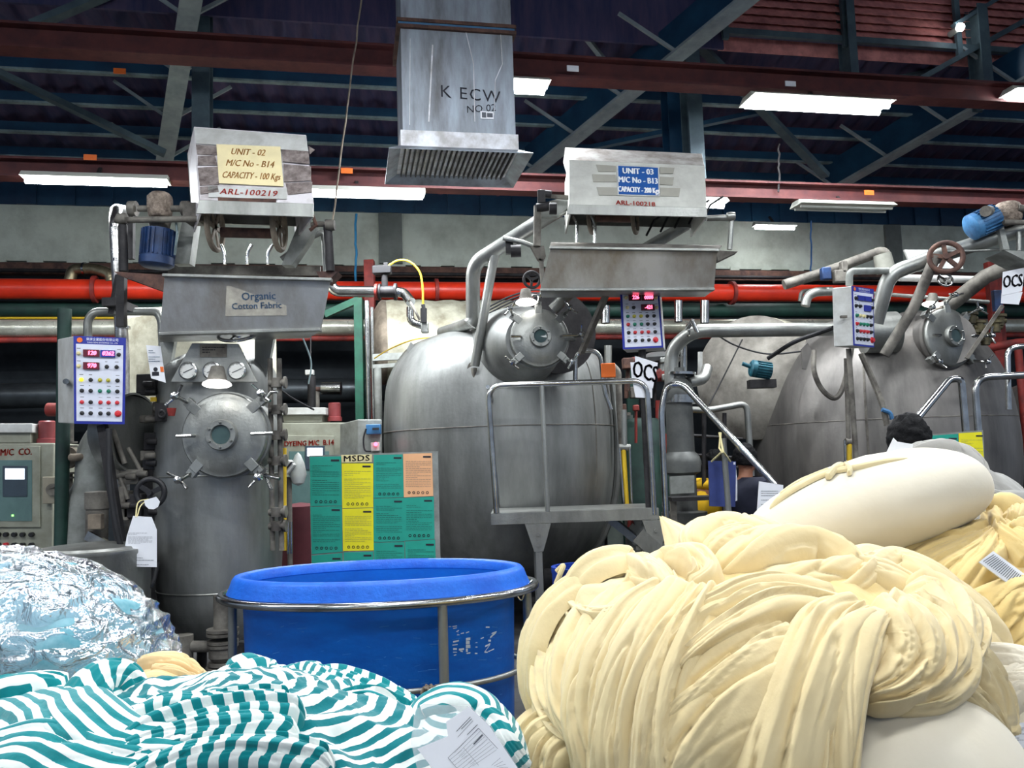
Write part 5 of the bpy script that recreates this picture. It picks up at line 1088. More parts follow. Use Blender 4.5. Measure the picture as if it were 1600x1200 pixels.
MB().tube(rounded([Vector((P(1173, 700, 7.7).x, 7.7, 0)), P(1167, 630, 7.7), P(1108, 641, 7.7), P(1078, 640, 7.7)], 0.08), 0.03, 12).build('rail', STEEL, t)
for x in (1100, 1132): MB().cyl(P(x, 645, 7.8), P(x, 760, 7.8), 0.02).build('post', DARK, t)
for y in (680, 710, 725): MB().cyl(P(1075, y, 7.9), P(1160, y+6, 7.9), 0.016).build('rung', DARK, t)
t = thing('drip_pan', 'flat stainless pan and pipes on stand below the grey filter pipe', 'pan', P(1070, 900, 7.6).xy.to_3d())
q = P(1092, 778, 7.05); MB().box((q.x, q.y+.0, q.z), (0.5, 0.25, 0.03)).build('pan', DARK, t); 
for s in (-1, 1): MB().box((q.x+s*0.22, q.y, q.z/2), (0.05, 0.05, q.z)).build('leg', CAST, t)
MB().lathe([(0.12, 0), (0.13, 0.03), (0.12, 0.14), (0, 0.16)], P(1004, 828, 7.2), Z3, 24).build('red_basin', REDP2, t)
b = P(1050, 850, 7.9); tag(MB().box((b.x, b.y, 0.35), (0.8, 0.3, 0.7)).build('machine_plinth', mat('plinth_grey', S(92, 98, 100), 0.6), base=(b.x, b.y, 0), smooth=0), 'grey plinth low behind the stair landing', 'plinth')
# right edge items
sqpost('tall dull red post at the far right behind the second OCS sheet', 1546, 410, 10.0, 0.10, REDP2)
sqpost('thinner dull red post beside the far OCS sheet', 1556, 425, 10.1, 0.08, REDP2)
t = thing('red_pipe', 'short dull red pipe run with elbow by the last vessel', 'pipe', P(1590, 900, 7.7).xy.to_3d())
MB().tube(rounded([P(1538, 545, 9.1), P(1585, 536, 9.1), P(1660, 530, 9.1)], 0.05), 0.045, 12).build('pipe_run', REDP2, t); MB().cyl(P(1590, 535, 9.1), Vector((P(1590, 535, 9.1).x, 9.1, 0)), 0.04).build('riser', REDP2, t)
t = thing('valve_group', 'brass-brown valves grouped right of the third vessel door', 'valve', P(1530, 510, 7.9))
for x, y in ((1518, 492), (1530, 505), (1522, 520), (1540, 525), (1556, 505), (1562, 495)):
    mb = MB(); mb.cyl(P(x, y, 7.9), P(x, y+14, 7.9), 0.04, n=12); mb.cyl(P(x-9, y+6, 7.9), P(x+9, y+6, 7.9), 0.025, n=12); mb.cyl(P(x, y-4, 7.9), P(x, y, 7.9), 0.06, n=12); mb.build('valve_body', mat('brass_brown', S(120, 110, 78), 0.6, 0.2, col2=S(60, 56, 44), scale=10), t)
t = thing('pipe_manifold', 'pipes and small valves above the wrapped drum, left of the sideways control box', 'pipes', P(1300, 440, 8.0))
MB().tube(rounded([P(1225, 445, 8.0), P(1290, 425, 8.0), P(1376, 393, 8.0), P(1384, 396, 8.0), P(1387, 430, 8.0)], 0.06, 5), 0.05, 14).build('long_pipe', CAST, t)
MB().cyl(P(1378, 398, 7.95), P(1385, 425, 7.95), 0.085, 0.09).build('pipe_sleeve', mat('sleeve', S(150, 150, 140), 0.6, 0.2), t)
MB().tube(rounded([P(1258, 478, 8.0), P(1262, 462, 8.0), P(1275, 456, 8.0), P(1300, 455, 8.0)], 0.08), 0.045, 12).build('elbow_pipe', STEEL, t)
MB().tube(rounded([P(1250, 470, 8.1), P(1252, 455, 8.1), P(1298, 452, 8.1)], 0.06), 0.02, 8).build('thin_pipe', STEEL, t)
for x, y, w_ in ((1290, 428, .09), (1312, 432, .12), (1318, 418, .06)): MB().box(P(x, y, 7.9), (w_, 0.08, 0.12)).build('valve_block', CAST if x > 1300 else MBLUE, t, bevel=0.01)
MB().cyl(P(1405, 434, 8.0), P(1525, 437, 8.0), 0.035).build('white_pipe', CABW, t)
MB().cyl(P(1360, 458, 8.2), P(1545, 472, 8.2), 0.02).build('thin_pipe', STEEL, t)
t = thing('sign_panel', 'white blank panel hanging behind the rusty handwheel', 'panel', P(1445, 420, 8.3))
MB().prism([P(1413, 390, 8.3), P(1450, 390, 8.3), P(1450, 402, 8.3), P(1503, 395, 8.3), P(1505, 420, 8.3), P(1425, 418, 8.3)], (0, 0.03, 0)).build('sheet', CABW, t, smooth=0)
# OCS signs
def ocs(label, quad, Y, rot, back_quad, sz):
    pl = Pl(P(*quad[0], Y), X3, Z3)
    s = slab(pl, quad, 0.002, 'printed_sign', PAPER, None, base=P(*quad[0], Y)); tag(s, label, 'sign')
    cx = sum(q[0] for q in quad)/4; cy = sum(q[1] for q in quad)/4
    r = P(cx+30, cy+rot, Y)-P(cx, cy, Y); mb = MB(); mb.text('OCS', pl.pt(cx, cy, 0.004), r, Z3*1+X3*0.12, sz, 0.003, xs=0.56); mb.build('sign_lettering', INKD, s, smooth=0)
    if back_quad: slab(pl, back_quad, 0.002, 'lower_sheet', PAPER, s, off=-0.004)
    return pl, s
ocs('white OCS sheet hanging crookedly above the platform rail', [(992, 556), (1028, 567), (1020, 607), (993, 598)], 6.5, 8, [(985, 566), (994, 566), (998, 600), (1019, 606), (1019, 622), (993, 621), (987, 590)], 0.185)
pl, s = ocs('white OCS sheet hanging by the last vessel at the far end', [(1567, 425), (1601, 418), (1597, 455), (1565, 462)], 6.9, -3, [(1565, 458), (1598, 456), (1592, 476), (1564, 474)], 0.15)
tag(MB().box(P(950, 579, 7.0), (0.12, 0.06, 0.12)).build('warning_light', ORANGE, base=P(950, 579, 7.0), bevel=0.006), 'bright orange block mounted above the platform rail', 'block')
tag(MB().box(P(1558, 470, 7.8), (0.08, 0.05, 0.2)).build('blue_sleeve', MBLUE, base=P(1558, 470, 7.8), bevel=0.006), 'small blue sleeve on the red post beside the far OCS sheet', 'sleeve')
# ---------------------------------------------------------------- safety data board
def board(label, quad, Y, th, name='notice_board', m=GREYP):
    pl = Pl(P(*quad[0], Y), P(*quad[1], Y)-P(*quad[0], Y), Z3)
    s = slab(pl, quad, th, name, m, None, base=pl.pt((quad[2][0]+quad[3][0])/2, quad[2][1])); tag(s, label, 'board'); return pl, s
def sheet(pl, par, q, m, seed, hazard=True, label=None):
    s = slab(pl, q, 0.002, 'data_sheet', m, par, off=0.004)
    (x0, y0), (x1, y1) = q[0], q[2]; h = y1-y0; w = x1-x0
    print_rows(pl, x0+w*0.08, y0+h*0.16, x1-w*0.08, y0+h*0.80, 15, seed, off=0.0065, h=0.16).build('sheet_print', INKD if m is SHG else INK, s, smooth=0)
    slab(pl, [(x1-w*0.34, y0+h*0.05), (x1-w*0.08, y0+h*0.05), (x1-w*0.08, y0+h*0.09), (x1-w*0.34, y0+h*0.09)], 0.001, 'sheet_stamp', INKD, s, off=0.0065)
    if hazard:
        mb = MB()
        for k in range(5):
            c = pl.pt(x0+w*(0.2+0.15*k), y0+h*0.92, 0.0065); mb.ring(c, pl.n, w*0.045*5/1300, 0.002, 10, 4)
        mb.build('hazard_symbols', INKD, s, smooth=0)
    return s
pb, bd = board('safety data board with green, yellow and peach sheets standing behind the tub', [(483, 712), (684, 705), (690, 960), (488, 960)], 5.9, 0.03)
cols_x = [(483, 533), (533, 583), (583, 631), (631, 679)]
sheet(pb, bd, [(484, 714), (533, 713), (534, 790), (485, 791)], SHG, 1)
sheet(pb, bd, [(485, 792), (534, 791), (535, 862), (487, 866)], SHG, 2)
sheet(pb, bd, [(534, 724), (583, 724), (583, 793), (535, 794)], SHY, 3)
sheet(pb, bd, [(535, 795), (583, 794), (584, 860), (536, 861)], SHY, 4)
sheet(pb, bd, [(584, 711), (629, 710), (631, 777), (584, 778)], SHG, 5)
sheet(pb, bd, [(584, 779), (631, 778), (632, 846), (584, 847)], SHG, 6)
sheet(pb, bd, [(630, 709), (675, 708), (677, 775), (631, 777)], SHP, 7)
sheet(pb, bd, [(631, 778), (678, 776), (679, 842), (632, 845)], SHG, 8)
for i, q in enumerate([[(584, 848), (632, 847), (633, 920), (585, 921)], [(633, 846), (680, 843), (682, 918), (634, 920)], [(487, 868), (535, 864), (536, 940), (489, 941)], [(537, 863), (583, 862), (584, 936), (538, 938)]]): sheet(pb, bd, q, SHG, 20+i)
hs = slab(pb, [(533, 711), (581, 710), (581, 722), (534, 723)], 0.002, 'title_strip', PAPER2, bd, off=0.008)
MB().text('MSDS', pb.pt(557, 716.5, 0.0105), pb.r, pb.u, 0.058, 0.001, xs=1.25, spacing=1.1).build('title_lettering', INKD, hs, smooth=0)
for sx in (492, 680): MB().bar(pb.pt(sx, 800, -0.04), Vector((pb.pt(sx, 800).x, pb.pt(sx, 800).y+0.06, 0)), 0.04, 0.03, up=Y3).build('board_leg', GREYP, bd, smooth=0)
pr_, br_ = board('second board with green and yellow sheets behind the grey cloth', [(1440, 680), (1536, 672), (1543, 800), (1446, 800)], 6.6, 0.02)
sheet(pr_, br_, [(1450, 681), (1497, 678), (1499, 745), (1452, 747)], SHG, 9, False)
sheet(pr_, br_, [(1498, 677), (1534, 675), (1539, 736), (1500, 738)], SHY, 10, False)
for sx in (1450, 1535): MB().bar(pr_.pt(sx, 790, -0.02), Vector((pr_.pt(sx, 790).x, pr_.pt(sx, 790).y+0.03, 0)), 0.04, 0.03, up=Y3).build('board_leg', GREYP, br_, smooth=0)
# maroon machine cover behind board
mb = MB(); b = P(470, 850, 7.0); mb.lathe([(0.2, 0), (0.22, 0.3), (0.2, P(470, 790, 7.0).z), (0, P(470, 785, 7.0).z)], (b.x, b.y, 0), Z3, 20)
tag(mb.build('machine_cover', mat('maroon', S(86, 28, 38), 0.6), base=(b.x, b.y, 0)), 'dark maroon cover in the gap beside the safety data board', 'cover')
t = thing('weighing_display', 'small white digital display in a plastic bag left of the board', 'display', P(458, 735, 5.9))
MB().bar(P(445, 738, 5.9), P(458, 722, 5.9), 0.1, 0.06).build('case', CABW, t, smooth=0, bevel=0.006); MB().bar(P(445, 737, 5.86), P(457, 722, 5.86), 0.05, 0.01).build('screen', BLACK, t, smooth=0)
mb = MB(); mb.lathe([(0.0, -.02), (0.04, 0), (0.06, 0.06), (0.045, 0.14), (0.02, 0.2), (0, 0.22)], P(466, 755, 5.95), Z3, 20); mb.build('plastic_bag', mat('milky_plastic', S(200, 204, 200), 0.3), t)
MB().cyl(P(452, 745, 5.98), Vector((P(452, 745, 5.98).x, 5.98, 0)), 0.018).build('stand_post', CAST, t)
# ---------------------------------------------------------------- blue tub in its steel frame
YT = 4.4; tc = P(588, 893, YT); zr_ = tc.z; RX, RY = 0.735, 0.50
TC = Vector((tc.x+0.015, YT, 0))
tub = thing('tub', 'large round bright blue plastic tub held in a steel hoop trolley', 'tub', TC)
MB().lathe([(0.66, 0.0), (0.675, 0.02), (RX-0.035, zr_-0.06), (RX-0.02, zr_-0.02), (RX-0.035, zr_-0.02), (RX-0.055, zr_-0.3), (0.62, 0.06), (0, 0.05)], TC, Z3, 96, yscale=0.60).build('tub_body', TUBB, tub, smooth=50)
MB().lathe([(RX-0.04, zr_-0.04), (RX-0.035, zr_-0.004), (RX-0.015, zr_+0.012), (RX+0.005, zr_+0.008), (RX+0.02, zr_-0.01), (RX+0.03, zr_-0.04), (RX+0.048, zr_-0.078), (RX+0.03, zr_-0.085), (RX-0.02, zr_-0.07), (RX-0.04, zr_-0.04)], TC, Z3, 110, yscale=0.60).build('rim', TUBR, tub, smooth=70)
def ontub(px, py, off=0.002):
    d = ray(px, py); k = 0.60; best = None
    for R0 in (0.68, ):
        R = 0.70+off
        for _ in range(3):
            ox, oy = (EYE.x-TC.x)/R, (EYE.y-TC.y)/(R*k); dx, dy = d.x/R, d.y/(R*k)
            a_, b_, c_ = dx*dx+dy*dy, 2*(ox*dx+oy*dy), ox*ox+oy*oy-1
            disc = b_*b_-4*a_*c_
            if disc < 0: disc = 0
            t_ = (-b_-math.sqrt(disc))/(2*a_); q = EYE+d*t_
            R = float(np.interp(q.z, [0.02, zr_-0.06], [0.675, RX-0.035]))+off
    return q
rnd = random.Random(5)
mb = MB()
def streak(mb, x0, y0, x1, y1, w=0.8):
    mb.add([ontub(x0, y0-w/2), ontub(x1, y1-w/2), ontub(x1, y1+w/2), ontub(x0, y0+w/2)], [(0, 1, 2, 3)])
for i in range(95):
    x = rnd.uniform(400, 800); y = rnd.uniform(975, 1130); L = rnd.uniform(2, 16)
    if x > 684 and x < 702: continue
    streak(mb, x, y, x+L, y-L*0.10+rnd.uniform(-2, 2), rnd.uniform(.3, .9))
mb.build('scratches', mat('scratch_pale_blue', S(70, 140, 220), 0.6), tub, smooth=0)
mb = MB()
for (x0, y0, x1, y1, w) in [(701, 979, 705, 979, 1), (707, 979, 714, 978, 1.5), (708, 982, 714, 981, 1), (713, 987, 717, 985, 1.5), (715, 985, 716, 992, 2), (714, 992, 718, 992, 1), (720, 990, 725, 989, 1.5), (728, 989, 733, 987, 1.5), (759, 980, 765, 980, 2), (708, 1003, 717, 1001, 2.5), (707, 1008, 715, 1007, 1.5), (708, 1014, 714, 1014, 3), (708, 1019, 714, 1019, 1.5), (709, 1024, 713, 1023, 1.5), (717, 1015, 725, 1014, 3), (719, 1017, 723, 1018, 2), (728, 999, 735, 998, 4), (728, 1004, 734, 1004, 5), (728, 1010, 735, 1010, 5), (728, 1016, 731, 1016, 5), (729, 1021, 735, 1020, 2), (743, 1004, 746, 1004, 1), (743, 1011, 746, 1011, 1.5), (742, 1021, 746, 1021, 2), (751, 998, 756, 996, 1.5), (766, 996, 775, 988, 3), (768, 990, 776, 987, 2), (763, 1001, 767, 1001, 3), (758, 1010, 766, 1006, 2.5), (757, 1019, 765, 1008, 1.5), (757, 1019, 762, 1019, 2), (763, 1018, 772, 1014, 1.5)]:
    streak(mb, x0, y0, x1, y1, w)
mb.build('worn_lettering', mat('worn_white', S(200, 214, 230), 0.7), tub, smooth=0)
tr_ = thing('tub_trolley', 'steel hoop trolley frame wrapped round the bright blue tub', 'trolley', TC)
def hoop(z, rx, ry, r, m, nm):
    pts = [Vector((TC.x+rx*math.cos(2*PI*i/90), TC.y+ry*math.sin(2*PI*i/90), z)) for i in range(90)]
    return MB().tube(pts, r, 12, closed=True).build(nm, m, tr_)
zh = P(560, 942, TC.y-0.53).z; zl = P(700, 1080, TC.y-0.47).z
hoop(zh-0.02, RX+0.075, 0.53, 0.020, CHROME, 'upper_hoop'); hoop(zl, RX+0.0, 0.475, 0.014, STEEL, 'lower_hoop')
for a in (-62, 62, 118, 180, 0):
    x = math.cos(math.radians(a)); y = math.sin(math.radians(a))
    p = Vector((TC.x+(RX+0.03)*x, TC.y+0.49*y, 0))
    if a == -62: p.x = P(693, 1000, TC.y-0.45).x; p.y = TC.y-0.49*0.95
    MB().cyl(p+Z3*0.05, p+Z3*(zr_-0.09), 0.023).build('upright', GREYP if False else STEEL, tr_)
hoop(0.10, 0.62, 0.36, 0.02, STEEL, 'base_hoop')
for a in (45, 135, 225, 315):
    p = Vector((TC.x+0.62*math.cos(math.radians(a)), TC.y+0.36*math.sin(math.radians(a)), 0.05)); MB().cyl(p-X3*0.015, p+X3*0.015, 0.05).build('caster', RUBBER, tr_)
MB().tube(rounded([Vector((TC.x+RX+0.06, TC.y, zh)), P(807, 930, 4.35), P(815, 940, 4.35), P(820, 925, 4.35)], 0.02), 0.005, 6).build('hook', CHROME, tr_)
k0 = Vector((P(688, 1088, TC.y-0.5).x, TC.y-0.5, zl)); mb = MB()
for i in range(9):
    a0 = rnd.uniform(0, 6.28); c = k0+X3*rnd.uniform(-.09, .03)
    mb.tube([c+Vector((0.012*math.cos(t*0.9+a0)*2, -0.025*math.sin(t*0.9), 0.035*math.sin(t*0.9+a0)))+X3*t*0.003 for t in range(8)], 0.007, 6, closed=False)
tag(mb.build('rope_knot', INSUL2, base=k0), 'brown rope knotted round the lower hoop and upright of the tub trolley', 'rope')
# ---------------------------------------------------------------- working platform with stair rail
YP = 6.5; zd = P(920, 797, YP).z
pf = thing('work_platform', 'stainless working platform with tall tube railing before the round machine', 'platform', Vector((P(900, 800, YP).x, YP+0.3, 0)))
fl_, fr_ = P(770, 800, YP), P(1026, 795, YP)
cx = (fl_.x+fr_.x)/2; wd = fr_.x-fl_.x
MB().box((cx, YP+0.3, zd-0.004), (wd, 0.6, 0.012)).build('deck', STEEL, pf, smooth=0)
mb = MB(); mb.box((cx, YP, zd-0.045), (wd, 0.03, 0.085)); mb.box((cx, YP+0.6, zd-0.045), (wd, 0.03, 0.085)); mb.box((fl_.x, YP+0.3, zd-0.045), (0.03, 0.6, 0.085)); mb.box((fr_.x, YP+0.3, zd-0.045), (0.03, 0.6, 0.085)); mb.build('deck_frame', STEEL, pf, smooth=0)
for x_, y_ in ((P(840, 810, YP).x, YP), (fr_.x-0.02, YP), (P(840, 810, YP).x, YP+0.6), (fr_.x-0.02, YP+0.6)):
    lg = MB().box((x_, y_, (zd-0.09)/2), (0.055, 0.055, zd-0.09)).build('leg', STEEL, pf, smooth=0, bevel=0.006)
    g = MB(); g.prism([(x_-0.10, y_-0.035, zd-0.09), (x_+0.10, y_-0.035, zd-0.09), (x_+0.035, y_-0.035, zd-0.30), (x_-0.035, y_-0.035, zd-0.30)], (0, 0.012, 0)); g.build('gusset', STEEL, lg, smooth=0)
    for zz_ in (0.17, 0.25): MB().cyl((x_, y_-0.05, zd-zz_), (x_, y_-0.03, zd-zz_), 0.014, n=8).build('bolt', STEEL, lg)
MB().bar(P(955, 812, YP+0.3), P(1003, 850, YP+0.2), 0.06, 0.06).build('brace', STEEL, pf, smooth=0)
R_ = 0.023
zt_ = P(900, 598, YP).z
MB().tube(rounded([Vector((fl_.x+0.03, YP, zd)), Vector((fl_.x-0.01, YP, zt_)), Vector((fr_.x-0.03, YP, zt_)), Vector((fr_.x-0.02, YP, zd-0.05))], 0.13, 8), R_, 14).build('railing', CHROME, pf)
MB().tube(rounded([Vector((fl_.x+0.03, YP+0.6, zd)), Vector((fl_.x, YP+0.6, zt_-0.03)), Vector((fl_.x-0.01, YP, zt_-0.01))], 0.1, 6), R_*0.7, 10).build('side_rail', CHROME, pf)
MB().cyl(Vector((P(852, 700, YP).x, YP, zd)), Vector((P(850, 700, YP).x, YP, zt_)), 0.019).build('rail_post', STEEL, pf)
MB().tube(rounded([P(899, 600, YP+0.5), P(899, 548, YP+0.5), P(938, 548, YP+0.5), P(944, 610, YP+0.5), P(955, 640, YP+0.5)], 0.12, 8), 0.020, 12).build('grab_loop', CHROME, pf)
st = thing('stair', 'steel stair with a long slanting tube handrail beside the platform', 'stair', Vector((P(1090, 800, 6.4).x, 6.4, 0)))
b0 = P(1044, 800, 6.55)
MB().tube(rounded([Vector((b0.x, 6.55, 0.0)), Vector((b0.x-0.02, 6.55, 1.0)), P(1033, 640, 6.55), P(1042, 602, 6.55), P(1066, 600, 6.5), P(1212, 758, 6.1)], 0.12, 7), 0.025, 14).build('handrail', CHROME, st)
pb_ = P(1130, 685, 6.32); MB().cyl(Vector((pb_.x+0.03, 6.32, 0)), pb_, 0.022).build('handrail_post', STEEL, st)
for k in range(4):
    q = Vector((P(1010+k*42, 850, 6.7).x, 6.72, 0.78-0.2*k)); MB().box(q, (0.24, 0.55, 0.03)).build('tread', STEEL, st, smooth=0)
for s in (-1, 1): MB().bar(Vector((P(990, 850, 6.7).x, 6.72+0.28*s, 0.88)), Vector((P(1170, 850, 6.7).x, 6.72+0.28*s, 0.02)), 0.03, 0.12).build('stringer', STEEL, st, smooth=0)
# far handrails
t = thing('stair_rail', 'chrome stair rail loops standing before the third vessel', 'rail', P(1500, 900, 7.0).xy.to_3d())
a = P(1512, 690, 6.9)
MB().tube(rounded([P(1428, 660, 6.7), P(1484, 592, 6.9), P(1502, 592, 6.9), Vector((a.x, 6.9, 0))], 0.12, 6), 0.03, 14).build('slanting_rail', CHROME, t)
a = P(1528, 690, 7.0)
MB().tube(rounded([Vector((a.x, 7.0, 0)), P(1522, 590, 7.0), P(1640, 584, 7.0)], 0.14, 8), 0.03, 14).build('level_rail', CHROME, t)
MB().tube(rounded([P(1576, 640, 7.2), P(1574, 545, 7.2), P(1600, 540, 7.2), P(1640, 545, 7.2)], 0.12, 6), 0.024, 12).build('grab_loop', CHROME, t)
# folder and papers on the handrail
fp_ = Pl(P(1130, 755, 6.46), X3, Z3)
s = slab(fp_, [(1107, 720), (1150, 721), (1149, 792), (1109, 791)], 0.02, 'folder', mat('blue_folder', S(60, 74, 136), 0.35), None, base=fp_.pt(1130, 790)); tag(s, 'dark blue plastic folder hanging from the slanting handrail', 'folder')
slab(fp_, [(1150, 730), (1152, 752), (1152, 782), (1149, 783)], 0.004, 'folder_paper', PAPER, s, off=-0.012)
slab(fp_, [(1146, 722), (1149, 722), (1149, 726), (1146, 726)], 0.001, 'corner_label', PAPER, s, off=0.003)
mb = MB(); mb.tube([P(1126, 676, 6.3), P(1124, 700, 6.25), P(1128, 706, 6.2), P(1112, 721, 6.44)], 0.008, 6); mb.tube([P(1124, 676, 6.3), P(1130, 706, 6.2), P(1141, 721, 6.44)], 0.008, 6)
tag(mb.build('tie_string', PAPER2, base=P(1126, 690, 6.2)), 'cream string tying the blue folder to the handrail', 'string')
wp = Pl(P(1200, 790, 6.06), X3, Z3)
s = slab(wp, [(1186, 752), (1224, 758), (1222, 812), (1182, 808)], 0.003, 'paper_sheet', PAPER, None, base=P(1200, 805, 6.06)); tag(s, 'white sheets hanging from the low end of the slanting handrail', 'paper')
print_rows(wp, 1189, 762, 1216, 790, 8, 31, h=0.2).build('sheet_print', INK, s, smooth=0)
# blue drum behind the pile
c = P(908, 884, 5.9); t = thing('plastic_drum', 'small dark blue drum under the platform, half hidden by cream cloth', 'drum', (c.x, 5.9, 0))
MB().lathe([(0.19, 0), (0.2, 0.03), (0.205, c.z-0.05), (0.21, c.z-0.03), (0.21, c.z), (0.18, c.z), (0.18, c.z-0.2)], (c.x, 5.9, 0), Z3, 40).build('drum_body', DRUMB, t)
o = MB().tube(spline([P(870, 893, 5.7), P(880, 884, 5.68), P(876, 895, 5.66), P(869, 912, 5.66)], 6), 0.018, 8).build('cloth_strip', mat('cream_plain', S(232, 214, 160), 0.9), base=P(876, 890, 5.68)); tag(o, 'cream rag strip hanging over the dark blue drum', 'rag')
# low clutter in the dark under the platform
t = thing('pump_unit', 'dark pump parts on the floor under the working platform', 'pump', (P(880, 900, 7.2).x, 7.2, 0))
mb = MB(); mb.box((P(870, 900, 7.2).x, 7.2, 0.15), (0.5, 0.3, 0.3)); mb.cyl(P(850, 905, 7.1), P(900, 905, 7.1), 0.09); mb.build('pump_body', DARK, t)
mb = MB(); b = P(830, 970, 6.9)
# ---------------------------------------------------------------- people
def figure(label, base, head, shoulder_w, face, joints, shirt, trousers, hair=HAIR):
    """joints: world points of neck, chest, pelvis, L/R shoulder, elbow, wrist, hip, knee, ankle, toe"""
    J = {k: Vector(v) for k, v in joints.items()}
    t = thing('person', label, 'person', base)
    def skin(names, edges, rad, name, m, head_mesh=None):
        me = bpy.data.meshes.new(name); inv = world_of(t).inverted()
        vs = [inv @ names[i][0] for i in range(len(names))]
        me.from_pydata([tuple(v) for v in vs], edges, []); me.materials.append(m)
        o = bpy.data.objects.new(name, me); COL.objects.link(o); o.parent = t
        md = o.modifiers.new('k', 'SKIN'); md.use_smooth_shade = True
        for i, sv in enumerate(me.skin_vertices[0].data): r = names[i][1]; sv.radius = (r, r) if not isinstance(r, tuple) else r; sv.use_root = (i == 0)
        o.modifiers.new('s', 'SUBSURF').levels = 1; o.modifiers['s'].render_levels = 2
        return o
    f = Vector(face).normalized(); hc = Vector(head)
    N = [(J['pelvis'], 0.12), (J['chest'], (0.15, 0.11)), (J['neck'], 0.055), (hc-Z3*0.02, 0.075), (hc+Z3*0.05, 0.08)]; E = [(0, 1), (1, 2), (2, 3), (3, 4)]
    for s in 'LR':
        i = len(N); N += [(J['sh'+s], 0.055), (J['el'+s], 0.042), (J['wr'+s], 0.028)]; E += [(1, i), (i, i+1), (i+1, i+2)]
        w = J['wr'+s]; d = (w-J['el'+s]).normalized(); sd = d.cross(Z3).normalized() if abs(d.z) < 0.95 else X3; k = len(N)
        N += [(w+d*0.05, (0.036, 0.016))]; E += [(i+2, k)]
        for q, (off, L) in enumerate(((-0.03, .07), (-0.01, .08), (0.01, .075), (0.03, .06))):
            j = len(N); N += [(w+d*0.09+sd*off, 0.009), (w+d*(0.09+L*0.5)+sd*off-Z3*0.006, 0.008), (w+d*(0.09+L)+sd*off-Z3*0.02, 0.007)]; E += [(k, j), (j, j+1), (j+1, j+2)]
        j = len(N); N += [(w+d*0.03+sd*-0.045, 0.011), (w+d*0.07+sd*-0.06-Z3*0.01, 0.009)]; E += [(k, j), (j, j+1)]
        i = len(N); N += [(J['hip'+s], 0.09), (J['kn'+s], 0.055), (J['an'+s], 0.038), (J['to'+s], 0.03)]; E += [(0, i), (i, i+1), (i+1, i+2), (i+2, i+3)]
    skin(N, E, None, 'body', SKIN)
    # face: skull, jaw, nose, lips, ears and eyes as one smooth mesh
    sx = f.cross(Z3).normalized(); mb = MB(); nu, nv = 36, 24
    def hp(u, v):
        a = 2*PI*u; b = PI*v; x = math.sin(b)*math.cos(a); y = math.sin(b)*math.sin(a); z = math.cos(b)
        r = 0.105*y; fr = 0.098*x*(1.0+0.06*(z < 0)); up_ = 0.125*z; wj = 1.0-0.28*max(0, -z)
        fz = max(0.0, x)**6
        nose = 0.024*math.exp(-((z+0.12)/0.16)**2-(y/0.13)**2)*fz*3; brow = 0.006*math.exp(-((z-0.12)/0.08)**2)*fz; eye = -0.010*math.exp(-((z-0.02)/0.07)**2-((abs(y)-0.34)/0.12)**2)*(x > 0); lips = 0.008*math.exp(-((z+0.48)/0.06)**2-(y/0.25)**2)*(x > 0)
        return hc + f*(fr+nose+brow+eye+lips) + sx*(r*0.78*wj) + Z3*up_
    mb.grid(hp, nu, nv); 
    for s in (-1, 1): mb.lathe([(0.0, 0.0), (0.022, 0.002), (0.03, 0.01), (0.02, 0.018), (0, 0.016)], hc+sx*s*0.078-Z3*0.01, sx*s, 14)
    mb.build('face', SKIN, t, smooth=80)
    mb = MB()
    for s in (-1, 1): mb.lathe([(0.0, 0.0), (0.011, 0.003), (0.0, 0.008)], hc+f*0.088+sx*s*0.031+Z3*0.004, f, 12)
    mb.build('eyes', DARK, t)
    mb = MB(); rn = random.Random(3)
    def hr(u, v):
        a = 2*PI*u; b = PI*v*0.62; x = math.sin(b)*math.cos(a); y = math.sin(b)*math.sin(a); z = math.cos(b)
        n = mnoise.noise(Vector((x*5, y*5, z*5)))*0.012 + mnoise.noise(Vector((x*16, y*16, z*16)))*0.006
        low = max(0.0, (0.35-z))*max(0, x)*0.5
        return hc + f*(x*(0.112+n)-0.012-low*0.1) + sx*(y*(0.098+n)) + Z3*(z*(0.142+n) + low*0.18 - 0.004)
    mb.grid(hr, 48, 24); mb.build('hair', hair, t, smooth=80, solid=0.008)
    ch = [(J['pelvis']+Z3*0.02, (0.17, 0.14)), (J['chest'], (0.22, 0.16)), (J['neck']-Z3*0.07, (0.14, 0.11)), (J['neck']-Z3*0.0, 0.078)]; E = [(0, 1), (1, 2), (2, 3)]
    for s in 'LR': i = len(ch); ch += [(J['sh'+s], 0.085), (J['sh'+s].lerp(J['el'+s], 0.9), 0.062)]; E += [(2, i), (i, i+1)]
    skin(ch, E, None, 'shirt', shirt)
    tr = [(J['pelvis'], (0.16, 0.13))]; E = []
    for s in 'LR': i = len(tr); tr += [(J['hip'+s], 0.11), (J['kn'+s], 0.075), (J['an'+s]+Z3*0.03, 0.06)]; E += [(0, i), (i, i+1), (i+1, i+2)]
    skin(tr, E, None, 'trousers', trousers)
    for s in 'LR': MB().box((J['an'+s]+J['to'+s])/2-Z3*0.02, (0.09, 0.26, 0.08), ((J['to'+s]-J['an'+s]).cross(Z3).normalized(), (J['to'+s]-J['an'+s]).normalized(), Z3)).build('shoe', BLACK, t, bevel=0.02)
    return t
